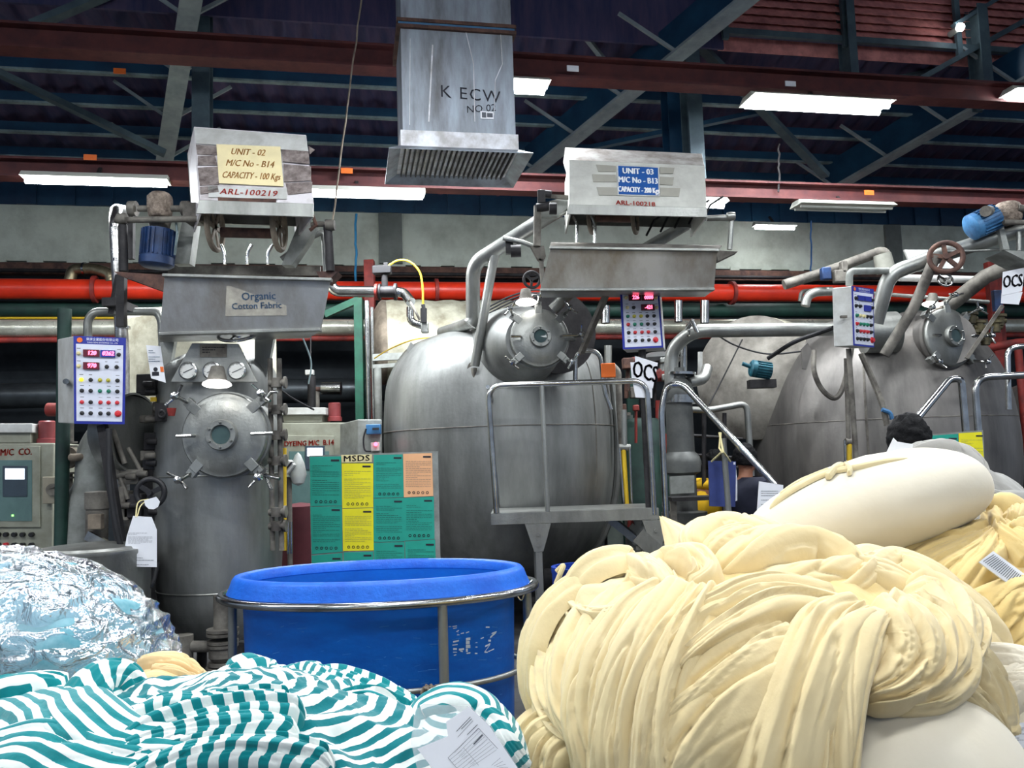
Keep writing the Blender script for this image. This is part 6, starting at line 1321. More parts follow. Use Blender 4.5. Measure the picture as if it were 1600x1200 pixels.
def stand(x, y, hz, f, lean=0.1, reach=0.3, drop=0.25):
    """standing joints for a figure whose head centre is at (x, y, hz), facing f, leaning forward"""
    f = Vector(f).normalized(); sx = f.cross(Z3).normalized(); h = Vector((x, y, hz)); b = h - f*lean*1.3; g = Vector((b.x, b.y, 0))
    k = (hz+0.12)/1.72
    J = dict(neck=h-Z3*0.15-f*0.03, chest=h-Z3*0.36*k-f*(0.05+lean*.3), pelvis=g+Z3*0.93*k)
    for s, q in (('L', -1), ('R', 1)):
        S_ = h-Z3*0.24*k-f*(0.04+lean*.2)+sx*q*0.19
        J['sh'+s] = S_; J['el'+s] = S_-Z3*drop+f*0.08+sx*q*0.03; J['wr'+s] = J['el'+s]+f*reach*0.8-Z3*0.03-sx*q*0.04
        J['hip'+s] = g+Z3*0.88*k+sx*q*0.09; J['kn'+s] = g+Z3*0.48*k+sx*q*0.1+f*0.03; J['an'+s] = g+Z3*0.08+sx*q*0.11; J['to'+s] = g+Z3*0.05+sx*q*0.12+f*0.16
    return g, J
hd = P(1423, 690, 4.15); fc = Vector((0.75, 0.65, -0.1))
g, J = stand(hd.x, hd.y, hd.z, fc, 0.12); pA = figure('person with short black hair and white ear-loop mask bent behind the grey cloth', g, hd, 0, fc, J, CLOTHD, TROUS)
sx = fc.normalized().cross(Z3).normalized(); f_ = fc.normalized()
mb = MB()
def mk(u, v): a = (u-0.5)*2.2; z = (v-0.5); return hd + f_*(0.118*math.cos(a)+0.02*(1-4*z*z)) + sx*0.085*math.sin(a) + Z3*(-0.045+z*0.09)
mb.grid(mk, 12, 8); mb.build('face_mask', mat('mask_white', S(230, 232, 236), 0.8), pA, smooth=80, solid=0.003)
MB().tube(spline([hd+sx*0.075+f_*0.06, hd+sx*0.095+Z3*0.02-f_*0.01, hd+sx*0.09-Z3*0.03-f_*0.02, hd+sx*0.08-Z3*0.05+f_*0.04], 6), 0.003, 6).build('ear_loop', PAPER, pA)
hd = P(1122, 726, 7.9); g, J = stand(hd.x, hd.y, hd.z, (0.9, 0.3, -0.3), 0.18); figure('person in a yellow shirt standing behind the hanging blue folder', g, hd, 0, (0.9, 0.3, -0.2), J, CLOTHY, TROUS)
hd = P(1166, 718, 7.2); g, J = stand(hd.x, hd.y, hd.z, (0.75, 0.65, 0), 0.04); figure('person in dark navy clothes standing at the low end of the slanting handrail', g, hd, 0, (0.8, 0.6, -0.1), J, CLOTHD, TROUS)
# ---------------------------------------------------------------- cloth
def clothmat(name, c1, c2, sheen=0.3, bump=0.25):
    m = mat(name, c1, 0.9, 0, col2=c2, scale=3.5, bump=bump, bscale=26, thr=(0.25, 0.75)); b = m.node_tree.nodes['Principled BSDF']
    b.inputs['Sheen Weight'].default_value = sheen; b.inputs['Specular IOR Level'].default_value = 0.2
    b.inputs['Subsurface Weight'].default_value = 0.0
    return m
CREAM = clothmat('cream_cotton', S(238, 219, 174), S(228, 206, 156))
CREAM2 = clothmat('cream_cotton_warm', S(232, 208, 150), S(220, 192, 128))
OFFW = clothmat('off_white_cotton', S(236, 228, 210), S(230, 220, 198), bump=0.12)
GREYC = clothmat('grey_cotton', S(160, 158, 152), S(142, 140, 136))
def stripemat(name, ca, cb, freq=1.0):
    m = bpy.data.materials.new(name); m.use_nodes = True; N = m.node_tree.nodes; L = m.node_tree.links; b = N['Principled BSDF']
    b.inputs['Roughness'].default_value = 0.9; b.inputs['Sheen Weight'].default_value = 0.3; b.inputs['Specular IOR Level'].default_value = 0.2
    uv = N.new('ShaderNodeUVMap'); uv.uv_map = 'UVMap'; sep = N.new('ShaderNodeSeparateXYZ'); L.new(uv.outputs[0], sep.inputs[0])
    ns = N.new('ShaderNodeTexNoise'); ns.inputs['Scale'].default_value = 1.2; L.new(uv.outputs[0], ns.inputs['Vector'])
    ad = N.new('ShaderNodeMath'); ad.operation = 'MULTIPLY_ADD'; L.new(ns.outputs['Fac'], ad.inputs[0]); ad.inputs[1].default_value = 0.35; L.new(sep.outputs['Y'], ad.inputs[2])
    fr = N.new('ShaderNodeMath'); fr.operation = 'FRACT'; L.new(ad.outputs[0], fr.inputs[0])
    gt = N.new('ShaderNodeMath'); gt.operation = 'GREATER_THAN'; gt.inputs[1].default_value = 0.5; L.new(fr.outputs[0], gt.inputs[0])
    mx = N.new('ShaderNodeMix'); mx.data_type = 'RGBA'; L.new(gt.outputs[0], mx.inputs['Factor']); mx.inputs['A'].default_value = (*ca, 1); mx.inputs['B'].default_value = (*cb, 1); L.new(mx.outputs['Result'], b.inputs['Base Color'])
    n2 = N.new('ShaderNodeTexNoise'); n2.inputs['Scale'].default_value = 60; tc = N.new('ShaderNodeTexCoord'); L.new(tc.outputs['Object'], n2.inputs['Vector'])
    bp = N.new('ShaderNodeBump'); bp.inputs['Strength'].default_value = 0.3; bp.inputs['Distance'].default_value = 0.005; L.new(n2.outputs['Fac'], bp.inputs['Height']); L.new(bp.outputs[0], b.inputs['Normal'])
    return m
STRIPE = stripemat('teal_white_stripe', S(0, 132, 138), S(236, 242, 238))
STRIPE2 = stripemat('teal_white_stripe_deep', S(0, 116, 124), S(232, 238, 234))
def fbm(p, o=3):
    a = 0; s = 1; t = 0
    for _ in range(o): a += s*mnoise.noise(p); t += s; s *= 0.5; p = p*2.03
    return a/t
def ridge(p, o=2):
    a = 0; s = 1; t = 0
    for _ in range(o): a += s*(1-abs(mnoise.noise(p))*2.2); t += s; s *= 0.5; p = p*2.1
    return a/t
class Blob:
    """an ellipsoid-like heap: ray hits and normals"""
    def __init__(s, c, r, tilt=0.0): s.c = Vector(c); s.r = Vector(r); s.R = Matrix.Rotation(tilt, 3, 'Y')
    def hit(s, px, py):
        d = ray(px, py); Rt = s.R.transposed(); o = Rt @ (EYE-s.c); dd = Rt @ d
        o = Vector((o.x/s.r.x, o.y/s.r.y, o.z/s.r.z)); q = Vector((dd.x/s.r.x, dd.y/s.r.y, dd.z/s.r.z))
        a = q.dot(q); b = 2*o.dot(q); c = o.dot(o)-1; D = b*b-4*a*c
        t = (-b-math.sqrt(D))/(2*a) if D > 0 else -b/(2*a)
        return EYE+d*t
    def nrm(s, p):
        q = s.R.transposed() @ (p-s.c); n = Vector((q.x/s.r.x**2, q.y/s.r.y**2, q.z/s.r.z**2)); return (s.R @ n).normalized()
    def depth(s, p):
        q = s.R.transposed() @ (p-s.c); return math.sqrt((q.x/s.r.x)**2+(q.y/s.r.y)**2+(q.z/s.r.z)**2)
LIFT = [1.0]; LF = [1.0]; AK = [1.5]; HK = [1.0]; WK = [1.0]
class Cloth:
    def __init__(s): s.v = []; s.f = []; s.uv = []
    def grid(s, fn, nu, nv, uvf):
        o = len(s.v)
        for i in range(nu+1):
            for j in range(nv+1): s.v.append(fn(i/nu, j/nv)); s.uv.append(uvf(i/nu, j/nv))
        for i in range(nu):
            for j in range(nv): a = o+i*(nv+1)+j; s.f.append((a, a+nv+1, a+nv+2, a+1))
    def build(s, name, m, parent=None, base=None, sub=0):
        me = bpy.data.meshes.new(name); M = world_of(parent).inverted() if parent else Matrix.Translation(-Vector(base))
        me.from_pydata([tuple(M @ v) for v in s.v], [], s.f); me.update()
        ul = me.uv_layers.new(name='UVMap'); idx = np.zeros(len(me.loops), dtype=np.int32); me.loops.foreach_get('vertex_index', idx)
        ul.data.foreach_set('uv', np.array(s.uv, dtype=np.float32)[idx].ravel())
        me.materials.append(m); me.polygons.foreach_set('use_smooth', [True]*len(me.polygons))
        o = bpy.data.objects.new(name, me); COL.objects.link(o)
        if parent: o.parent = parent
        else: o.location = base
        if sub: md = o.modifiers.new('u', 'SUBSURF'); md.levels = sub; md.render_levels = sub
        return o
def mound(cl, blob, amp=0.02, freq=5.0, nu=120, nv=90, seed=0, uvs=20, floor=True, stretch=Vector((1, 1, 1)), z0=0.02, flare=1.0, warp=0.5):
    """wrinkled ellipsoid top that runs down to the floor"""
    off = Vector((seed*3.7, seed*1.3, 0))
    def fn(u, v):
        a = 2*PI*u; b = min(1.0, v/0.8)*PI*(0.55 if floor else 1.0)
        q = Vector((math.sin(b)*math.cos(a), math.sin(b)*math.sin(a), math.cos(b))); p = s_ = blob.c + blob.R @ Vector((q.x*blob.r.x, q.y*blob.r.y, q.z*blob.r.z)); n = blob.nrm(p)
        if floor and v > 0.8:
            k = (v-0.8)/0.2; p = Vector((blob.c.x+(p.x-blob.c.x)*(1+(flare-1)*k), blob.c.y+(p.y-blob.c.y)*(1+(flare-1)*k), p.z+(z0-p.z)*k))
        w = p*freq + off; w = w + Vector((fbm(w*0.5), fbm(w*0.5+Vector((5, 2, 1))), fbm(w*0.5+Vector((1, 7, 3)))))*warp; w = Vector((w.x*stretch.x, w.y*stretch.y, w.z*stretch.z))
        return p + n*amp*(ridge(w)-0.4)*(1 if v < 0.95 else 0.3) + n*amp*1.2*fbm(p*2.0+off)
    cl.grid(fn, nu, nv, lambda u, v: (u*uvs, v*uvs))
def ribbon(cl, blob, pts, w, h=0.03, pleats=3, seed=0, amp=0.5, n=66, m=38, stripe=None, sink=0.03, twist=0.0, fine=0.004, suv=0.044, ends=True):
    amp = min(0.95, amp*AK[0])
    rnd = random.Random(seed); C = []; h = h*HK[0]; w = [q*WK[0] for q in w] if isinstance(w, (list, tuple)) else w*WK[0]
    for q in pts:
        p = blob.hit(q[0], q[1]); p = p + blob.nrm(p)*q[2]*LIFT[0]; C.append(p)
    C = spline(C, 10); L = [0.0]
    for i in range(1, len(C)): L.append(L[-1]+(C[i]-C[i-1]).length)
    T = L[-1]; ws = w if isinstance(w, (list, tuple)) else [w, w]
    def at(t):
        x = t*T; i = min(len(L)-2, max(0, int(np.searchsorted(L, x))-1)); k = (x-L[i])/max(1e-6, L[i+1]-L[i]); return C[i].lerp(C[i+1], k)
    ph = rnd.uniform(0, 3); k2 = [rnd.uniform(-1, 1) for _ in range(6)]
    cen = [at(i/n) for i in range(n+1)]; fr = []
    for i in range(n+1):
        t = (cen[min(n, i+1)]-cen[max(0, i-1)]).normalized(); nn = blob.nrm(cen[i]); nn = (nn - t*nn.dot(t)).normalized(); sd = t.cross(nn); fr.append((t, nn, sd))
    so = Vector((seed*2.1, seed*5.3, 0))
    def fn(u, v):
        i = min(n, int(round(u*n))); c = cen[i]; t, nn, sd = fr[i]
        W = float(np.interp(u, np.linspace(0, 1, len(ws)), ws))*c.y/F*0.5
        x = v*2-1
        tw = twist*u*PI
        wob = 0.10*math.sin(u*7+k2[0]*6)+0.07*math.sin(u*15+k2[1]*6)+0.25*mnoise.noise(Vector((u*3.0, seed, x*0.8)))
        env = max(0.0, 1-abs(x)**3.0)
        Pn = 0.62*pleats
        wx = x + 0.12*mnoise.noise(Vector((u*1.6, x*0.7, seed*0.9)))
        g = wx*pleats*0.33 + 0.75*mnoise.noise(Vector((wx*0.9, u*1.1*LF[0], seed*1.7))) + ph + tw
        sw = g-math.floor(g)
        if k2[3] > 0: sw = 1-sw
        big = min(1.0, sw**0.42)*(1-max(0.0, sw-0.93)/0.07*0.75)
        n2 = mnoise.noise(Vector((wx*Pn*1.0+ph*3, u*1.5*LF[0]+9, seed*1.1))); n3 = mnoise.noise(Vector((wx*Pn*1.3+u*2.2, u*1.3*LF[0], seed*2.3)))
        v2 = math.exp(-abs(n2)/0.05); v3 = math.exp(-abs(n3)/0.035)
        soft = 0.5+0.5*mnoise.noise(Vector((wx*Pn*0.45, u*1.6, seed*3.1)))
        hh = h*(env**0.5)*(1-amp+amp*(0.35*soft+0.75*big-0.32*v2-0.20*v3)) - sink*(1-env**0.4)
        e = 1.0
        if ends: e = min(1.0, u/0.07, (1-u)/0.07)**0.5
        hh = hh*e - sink*(1-e)
        fw = fine*0.7*mnoise.noise(Vector((u*T*6, x*W*26, seed*1.0)))+fine*0.35*mnoise.noise(Vector((u*T*22, x*W*60, seed*2.0)))
        fw += fine*0.9*ridge(Vector((u*T*5+x*1.8, x*W*22, seed*3.0)), 2)*0.5
        return c + sd*(W*x*(0.55+0.45*e)) + nn*(hh+fw)
    if stripe == 'len': uvf = lambda u, v: (v*2, u*T/suv + 0.25*math.sin(v*5+seed))
    else: uvf = lambda u, v: (u*T*6, (v*float(np.interp(u, np.linspace(0, 1, len(ws)), ws))*cen[min(n, int(u*n))].y/F*1.35)/suv+seed*0.37)
    cl.grid(fn, n, m, uvf)
# ---- plump off-white bundle lying on top
def sack(name, label, cat, m, pxc, pyc, Y, hw, hh, dy, ang, shape, amp=0.006, n=(110, 64), group=None, freq=4.0):
    c = P(pxc, pyc, Y); k = Y/F; ca, sa = math.cos(ang), math.sin(ang)
    cl = Cloth()
    def fn(u, v):
        a = 2*PI*u; b = PI*v; x = -math.cos(b); rr = math.sin(b)**0.8
        y = rr*math.cos(a); z = rr*math.sin(a)
        X, Yy, Z = shape(x, y, z)
        X *= hw*k; Z *= hh*k; Yy *= dy
        p = c + X3*(X*ca-Z*sa) + Z3*(X*sa+Z*ca) + Y3*Yy
        q = p*freq; d = amp*(ridge(q+Vector((fbm(q), 0, 0)))-0.3) + amp*1.5*fbm(p*2.5)
        nn = (p-c).normalized(); return p + nn*d
    cl.grid(fn, n[0], n[1], lambda u, v: (u*10, v*10))
    o = cl.build(name, m, base=c); return tag(o, label, cat, group)
def shp(x, y, z):    # fat right end, tapered left end, flat sagging belly
    t = (x+1)/2; w = 0.74+0.30*t**0.7-0.04*t
    zz = z*w
    if z < 0: zz *= 0.92
    return x, y*w, zz + 0.10*math.sin(t*PI)*(1-0.4*abs(z))
big = sack('fabric_bundle', 'plump smooth off-white cloth bundle lying on top of the cream heap', 'bundle', OFFW, 1352, 800, 2.95, 192, 84, 0.24, math.radians(13), shp, amp=0.004)
# drawn neck cloth over its top
bb = Blob(P(1352, 800, 2.95), (192*2.95/F, 0.26, 84*2.95/F), -math.radians(13))
cl = Cloth()
ribbon(cl, bb, [(1200, 792, 0.0), (1240, 762, 0.0), (1290, 738, 0.0), (1330, 730, 0.0), (1400, 716, -0.005), (1450, 711, -0.02)], [8, 14, 12, 9, 10, 5], h=0.008, pleats=3, seed=3, fine=0.001, sink=0.01)
ribbon(cl, bb, [(1215, 772, -0.005), (1250, 750, -0.003), (1300, 732, 0)], [8, 12, 7], h=0.01, pleats=2, seed=6, fine=0.001, sink=0.01)
ribbon(cl, bb, [(1292, 746, 0.0), (1302, 736, 0.006), (1313, 728, 0.004), (1318, 722, -0.02)], [10, 13, 7], h=0.012, pleats=2, seed=4, fine=0.001, sink=0.01)
ribbon(cl, bb, [(1322, 724, 0.004), (1328, 732, 0.005), (1326, 740, 0.0)], [8, 7], h=0.01, pleats=1, seed=5, fine=0.001, sink=0.01)
cl.build('gathered_neck', clothmat('neck_cotton', S(238, 224, 184), S(228, 212, 168)), big)
mb = MB(); ph_ = bb.hit(1212, 832); pn_ = -(ph_-EYE).normalized()*0.6+bb.nrm(ph_)*0.4
dr_ = (P(1232, 842, ph_.y)-P(1192, 818, ph_.y)).normalized(); up_ = pn_.cross(dr_).normalized()
for k_, tx in enumerate('C28048-1'):
    q_ = bb.hit(1187+k_*6.2, 812+k_*4.0); d_ = (EYE-q_).normalized(); mb.text(tx, q_+d_*0.028, dr_, up_ if up_.z > 0 else -up_, 0.032)
mb.build('pen_marks', INK, big)
LIFT[0] = 0.55; HK[0] = 1.15; WK[0] = 1.12
# ---- heap of cream cloth in front --------------------------------------------
HB = Blob(P(1187, 1115, 2.35), (0.585, 0.48, 0.40))
HB2 = Blob(P(1235, 915, 2.55), (0.34, 0.28, 0.11), math.radians(14))
heap = thing('fabric_heap', 'great heap of cream cotton cloth twisted into long hanging folds', 'fabric heap', (HB.c.x, HB.c.y, 0))
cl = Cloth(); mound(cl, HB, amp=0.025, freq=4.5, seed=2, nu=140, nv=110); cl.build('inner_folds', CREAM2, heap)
cl = Cloth()
R = lambda *a, **k: ribbon(cl, HB, *a, **k)
# hanging long folds, left to right
R([(930, 905, .00), (880, 945, .02), (848, 1000, .02), (836, 1060, .0), (850, 1120, -.03), (885, 1150, -.05)], [50, 70, 80, 70, 50, 20], h=.05, pleats=4, seed=1)
R([(950, 915, .02), (905, 960, .04), (875, 1020, .04), (868, 1080, .03), (890, 1130, .01), (930, 1165, -.02)], [60, 80, 84, 80, 60, 26], h=.055, pleats=3.5, seed=2)
R([(985, 930, .04), (935, 975, .05), (905, 1040, .05), (905, 1100, .05), (930, 1150, .03), (950, 1200, .02)], [50, 80, 90, 84, 70, 60], h=.05, pleats=3, seed=7)
R([(1060, 935, .05), (1000, 975, .07), (955, 1040, .07), (935, 1110, .07), (945, 1180, .06), (950, 1260, .05)], [60, 90, 96, 84, 76, 70], h=.055, pleats=3, seed=8)
R([(1085, 930, .06), (1045, 985, .08), (1005, 1050, .09), (980, 1120, .08), (975, 1190, .08), (980, 1270, .07)], [50, 80, 84, 78, 84, 90], h=.055, pleats=3, seed=9)
R([(1120, 935, .05), (1090, 990, .08), (1055, 1060, .09), (1035, 1130, .09), (1030, 1200, .09), (1030, 1280, .08)], [60, 80, 90, 84, 90, 90], h=.05, pleats=3.5, seed=10)
R([(1150, 1035, .03), (1100, 1065, .04), (1070, 1090, .04), (1050, 1100, .03)], [90, 110, 90, 60], h=.04, pleats=3, seed=11)
R([(1250, 1010, .04), (1180, 1040, .06), (1110, 1080, .06), (1060, 1120, .06), (1030, 1160, .05)], [90, 110, 100, 70, 40], h=.05, pleats=3, seed=12)
R([(1270, 1030, .05), (1200, 1080, .07), (1130, 1130, .08), (1080, 1180, .08), (1050, 1240, .07)], [70, 120, 130, 120, 90], h=.045, pleats=2.5, seed=13)
R([(1310, 960, .05), (1200, 945, .06), (1120, 975, .07), (1070, 1010, .07), (1040, 1050, .06)], [50, 70, 66, 56, 30], h=.05, pleats=4, seed=14)
R([(1330, 975, .05), (1230, 965, .07), (1150, 1000, .08), (1090, 1040, .08), (1060, 1070, .06)], [50, 64, 60, 44, 20], h=.045, pleats=3, seed=15)
# broad bundle sweeping down in the middle right
R([(1350, 985, .06), (1300, 1010, .10), (1265, 1070, .12), (1235, 1140, .12), (1215, 1210, .12), (1205, 1290, .11)], [90, 120, 120, 120, 130, 130], h=.06, pleats=4.2, seed=16, m=36)
R([(1360, 985, .08), (1325, 1020, .13), (1300, 1080, .15), (1290, 1140, .15), (1280, 1210, .15), (1275, 1290, .14)], [60, 80, 70, 66, 70, 80], h=.05, pleats=2.4, seed=17)
R([(1370, 965, .07), (1400, 1010, .11), (1405, 1050, .11), (1370, 1085, .10), (1330, 1100, .08)], [70, 110, 110, 80, 40], h=.07, pleats=4, seed=18)
R([(1390, 960, .05), (1440, 1000, .08), (1450, 1040, .09), (1425, 1080, .09), (1370, 1105, .07)], [80, 110, 110, 80, 40], h=.06, pleats=5, seed=19)
R([(1400, 930, .05), (1450, 955, .07), (1475, 995, .08), (1470, 1040, .07), (1440, 1075, .05)], [90, 100, 90, 70, 40], h=.06, pleats=4, seed=20)
R([(1430, 1000, .05), (1485, 1030, .06), (1525, 1075, .05), (1545, 1125, .03), (1545, 1150, .02)], [50, 70, 66, 44, 16], h=.05, pleats=3.5, seed=21)
R([(1380, 1050, .06), (1440, 1055, .07), (1490, 1085, .06), (1530, 1130, .04), (1542, 1160, .02)], [50, 50, 44, 30, 12], h=.04, pleats=3, seed=22)
cl.build('hanging_folds', CREAM, heap)
# the rolled, twisted part on top
cl = Cloth()
mound(cl, Blob(P(962, 955, 2.38), (0.12, 0.14, 0.09)), amp=0.012, freq=7, seed=31, floor=False, nu=60, nv=40)
mound(cl, Blob(P(1425, 970, 2.5), (0.21, 0.2, 0.12), math.radians(25)), amp=0.012, freq=7, seed=32, floor=False, nu=60, nv=40)
mound(cl, Blob(P(1155, 882, 2.6), (0.135, 0.14, 0.08)), amp=0.012, freq=7, seed=33, floor=False, nu=60, nv=40)
mound(cl, HB2, amp=0.018, freq=6, seed=9, floor=False, nu=90, nv=60)
SHY_ = lambda pts: [(x, y+20, l*0.8) for x, y, l in pts]
R = lambda p_, *a, **k: ribbon(cl, HB2, SHY_(p_), *a, **k)
R2 = lambda p_, *a, **k: ribbon(cl, HB, SHY_(p_), *a, **k)
R2([(905, 950, -.01), (915, 905, .03), (950, 880, .05), (1000, 885, .05), (1040, 905, .05), (1060, 935, .03)], [40, 60, 70, 66, 50, 30], h=.06, pleats=2.6, seed=30)
R2([(900, 935, .02), (925, 960, .05), (970, 965, .06), (1040, 945, .07), (1090, 925, .06)], [30, 42, 46, 44, 30], h=.05, pleats=2.5, seed=31)
R2([(950, 930, .04), (945, 905, .06), (965, 885, .07), (990, 895, .06), (975, 925, .05)], [30, 50, 56, 46, 24], h=.04, pleats=2, seed=32)
R2([(1010, 900, .05), (1050, 880, .08), (1090, 880, .09), (1110, 905, .08), (1075, 925, .06)], [40, 50, 50, 44, 30], h=.05, pleats=2, seed=33)
R([(1062, 935, .03), (1075, 905, .05), (1110, 890, .06), (1150, 900, .06), (1185, 930, .05), (1160, 950, .04), (1100, 948, .03)], [20, 34, 36, 34, 30, 26, 20], h=.04, pleats=2.2, seed=34)
R([(1070, 935, .02), (1110, 925, .05), (1160, 930, .05), (1200, 925, .03)], [20, 40, 40, 20], h=.04, pleats=1.4, seed=35)
R([(1095, 860, .02), (1090, 838, .05), (1115, 822, .07), (1160, 822, .07), (1205, 838, .06), (1228, 850, .04)], [30, 50, 60, 56, 40, 20], h=.05, pleats=2.6, seed=36)
R([(1100, 870, .03), (1140, 845, .06), (1190, 840, .07), (1225, 850, .05)], [50, 70, 60, 30], h=.05, pleats=2.5, seed=37)
R([(1120, 900, .03), (1150, 875, .07), (1200, 850, .08), (1260, 850, .08), (1310, 870, .07), (1335, 895, .05)], [30, 70, 80, 80, 60, 30], h=.06, pleats=2.2, seed=38)
R([(1110, 880, .05), (1160, 910, .08), (1230, 905, .09), (1300, 900, .08), (1350, 885, .06)], [60, 66, 80, 70, 40], h=.06, pleats=2, seed=39)
R([(1200, 920, .04), (1260, 940, .06), (1330, 950, .06), (1380, 945, .04), (1420, 950, .02)], [40, 56, 60, 46, 20], h=.05, pleats=3.5, seed=40)
R([(1300, 880, .05), (1350, 890, .07), (1400, 915, .07), (1440, 945, .05), (1465, 975, .03)], [50, 70, 70, 50, 24], h=.05, pleats=2.6, seed=41)
R([(1180, 905, .08), (1175, 925, .08), (1190, 945, .06), (1215, 955, .03)], [30, 44, 36, 16], h=.04, pleats=1.5, seed=42)
R([(1320, 880, .02), (1380, 870, .04), (1440, 890, .04), (1490, 930, .03), (1520, 975, .02)], [50, 80, 90, 80, 50], h=.05, pleats=3, seed=43)
R([(1420, 900, .03), (1480, 925, .05), (1520, 965, .05), (1535, 1010, .03), (1510, 1040, .02)], [60, 80, 80, 60, 30], h=.06, pleats=2, seed=44)
cl.build('twisted_roll', CREAM, heap)
cl = Cloth()  # pointed corner
def cone_(u, v):
    a0 = P(1030, 806, 2.75); b0 = P(1110, 905, 2.6); c0_ = P(1045, 890, 2.6); d0 = P(1135, 850, 2.6)
    base_ = c0_.lerp(d0, v); tip = a0; s = u**0.75
    q = tip.lerp(base_, s); nn = Vector((0.0, -1, 0.3)); return q + nn*(0.05*math.sin(v*PI)*s + 0.012*abs(math.sin(v*9+u*3))*s) + Z3*0.0
cl.grid(cone_, 30, 24, lambda u, v: (u, v)); cl.grid(lambda u, v: cone_(u, 1-v)+Vector((0.01, 0.10*math.sin(v*PI)*u+0.01, 0)), 30, 24, lambda u, v: (u, v)); cl.build('pointed_corner', CREAM, heap)
# bottom-left spill
LB = Blob(P(900, 1230, 2.3), (0.22, 0.25, 0.22))
cl = Cloth(); mound(cl, LB, amp=0.015, freq=7, seed=4, nu=60, nv=40)
R = lambda *a, **k: ribbon(cl, LB, *a, **k)
R([(815, 1215, .0), (840, 1160, .02), (880, 1140, .03), (940, 1150, .03)], [50, 60, 60, 40], h=.04, pleats=3, seed=50)
R([(850, 1230, .0), (870, 1180, .02), (910, 1165, .03), (960, 1180, .03)], [50, 60, 60, 40], h=.04, pleats=3, seed=51)
o = cl.build('fabric_pile', CREAM, base=(LB.c.x, LB.c.y, 0)); tag(o, 'low cream cloth spill beneath the heap, next to the brown floor edge', 'fabric')
# smooth white bundle underneath
def shr(x, y, z): return x, y, z
WB = P(1395, 1260, 2.05)
o = sack('fabric_bundle', 'smooth white cloth bundle bulging out below the hanging cream folds', 'bundle', OFFW, 1392, 1275, 2.06, 190, 215, 0.34, math.radians(-20), shr, amp=0.004)
o = sack('fabric_bundle', 'lower white cloth bundle at the bottom edge under the long folds', 'bundle', OFFW, 1150, 1330, 2.15, 180, 150, 0.3, 0.0, shr, amp=0.005)
# pallet / trolley that carries the pile
t = thing('trolley', 'low flat trolley under the piled cream and white bundles', 'trolley', (1.15, 2.5, 0))
MB().box((1.15, 2.45, 0.22), (2.1, 1.6, 0.06)).build('deck', STEEL, t, smooth=0)
for x in (0.3, 2.0):
    for y in (1.9, 3.0): MB().cyl((x-0.02, y, 0.09), (x+0.02, y, 0.09), 0.09).build('wheel', RUBBER, t)
# ---- right-hand cream pile -----------------------------------------------------
RB = Blob(P(1560, 960, 2.95), (0.50, 0.40, 0.30))
pile = thing('fabric_pile', 'cream cloth pile with a gathered knot behind the heap, papers lying on it', 'fabric', (RB.c.x, RB.c.y, 0))
cl = Cloth(); mound(cl, RB, amp=0.02, freq=5, seed=6, nu=110, nv=80)
R = lambda *a, **k: ribbon(cl, RB, *a, **k)
R([(1395, 905, .0), (1450, 870, .02), (1510, 850, .02), (1550, 830, .01)], [40, 60, 50, 20], h=.04, pleats=3, seed=60)
R([(1420, 930, .0), (1470, 890, .02), (1520, 865, .02), (1556, 840, .01)], [50, 60, 50, 20], h=.04, pleats=4, seed=61)
R([(1480, 940, .0), (1510, 900, .02), (1540, 870, .02), (1565, 835, .01)], [70, 60, 50, 20], h=.04, pleats=3, seed=62)
R([(1380, 890, .0), (1440, 850, .01), (1500, 835, .02), (1550, 825, .01)], [30, 40, 40, 20], h=.035, pleats=2, seed=63)
R([(1620, 880, .03), (1590, 860, .04), (1572, 845, .03), (1562, 832, .02)], [60, 50, 40, 20], h=.05, pleats=3, seed=64)
R([(1560, 840, .02), (1555, 820, .04), (1570, 803, .04), (1590, 815, .03), (1580, 835, .03)], [20, 34, 40, 36, 20], h=.05, pleats=2, seed=65)
R([(1575, 830, .03), (1600, 818, .05), (1640, 815, .03)], [30, 36, 30], h=.04, pleats=2, seed=66)
R([(1580, 850, .03), (1600, 845, .05), (1640, 850, .03)], [40, 46, 40], h=.05, pleats=2, seed=67)
R([(1500, 1000, .03), (1540, 965, .05), (1590, 940, .05), (1640, 925, .04)], [60, 80, 70, 50], h=.05, pleats=2.2, seed=68)
R([(1505, 1020, .05), (1545, 1000, .07), (1595, 965, .08), (1650, 940, .06)], [70, 80, 90, 60], h=.06, pleats=3, seed=69)
R([(1510, 1030, .04), (1560, 1040, .07), (1600, 1010, .09), (1650, 990, .06)], [30, 60, 80, 60], h=.06, pleats=3, seed=70)
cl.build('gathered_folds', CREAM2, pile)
RB2 = Blob(P(1600, 1130, 2.35), (0.27, 0.3, 0.2))
cl = Cloth(); mound(cl, RB2, amp=0.015, freq=5, seed=8, nu=90, nv=60)
R = lambda *a, **k: ribbon(cl, RB2, *a, **k)
R([(1510, 1050, .0), (1550, 1045, .03), (1600, 1050, .03), (1650, 1060, .01)], [40, 60, 60, 50], h=.05, pleats=3, seed=71)
R([(1515, 1090, .0), (1550, 1075, .03), (1600, 1080, .03), (1650, 1070, .01)], [50, 60, 60, 50], h=.04, pleats=2, seed=72)
R([(1545, 1130, .01), (1565, 1100, .03), (1600, 1075, .03), (1650, 1060, .01)], [40, 50, 60, 50], h=.04, pleats=3, seed=73)
o = cl.build('fabric_pile', OFFW, base=(RB2.c.x, RB2.c.y, 0)); tag(o, 'pale cream cloth bundle at the corner carrying a barcode label', 'fabric')
lp = Pl(RB2.hit(1575, 1150)+Vector((0, -0.035, 0.01)), X3+Z3*0.03, Z3+Y3*0.5)
s = slab(lp, [(1546, 1133), (1612, 1128), (1612, 1168), (1551, 1171)], 0.0015, 'barcode_label', PAPER, None, base=lp.o); tag(s, 'white barcode label stuck on the corner cloth bundle', 'label')
mb = MB(); rn = random.Random(2); y = 1135
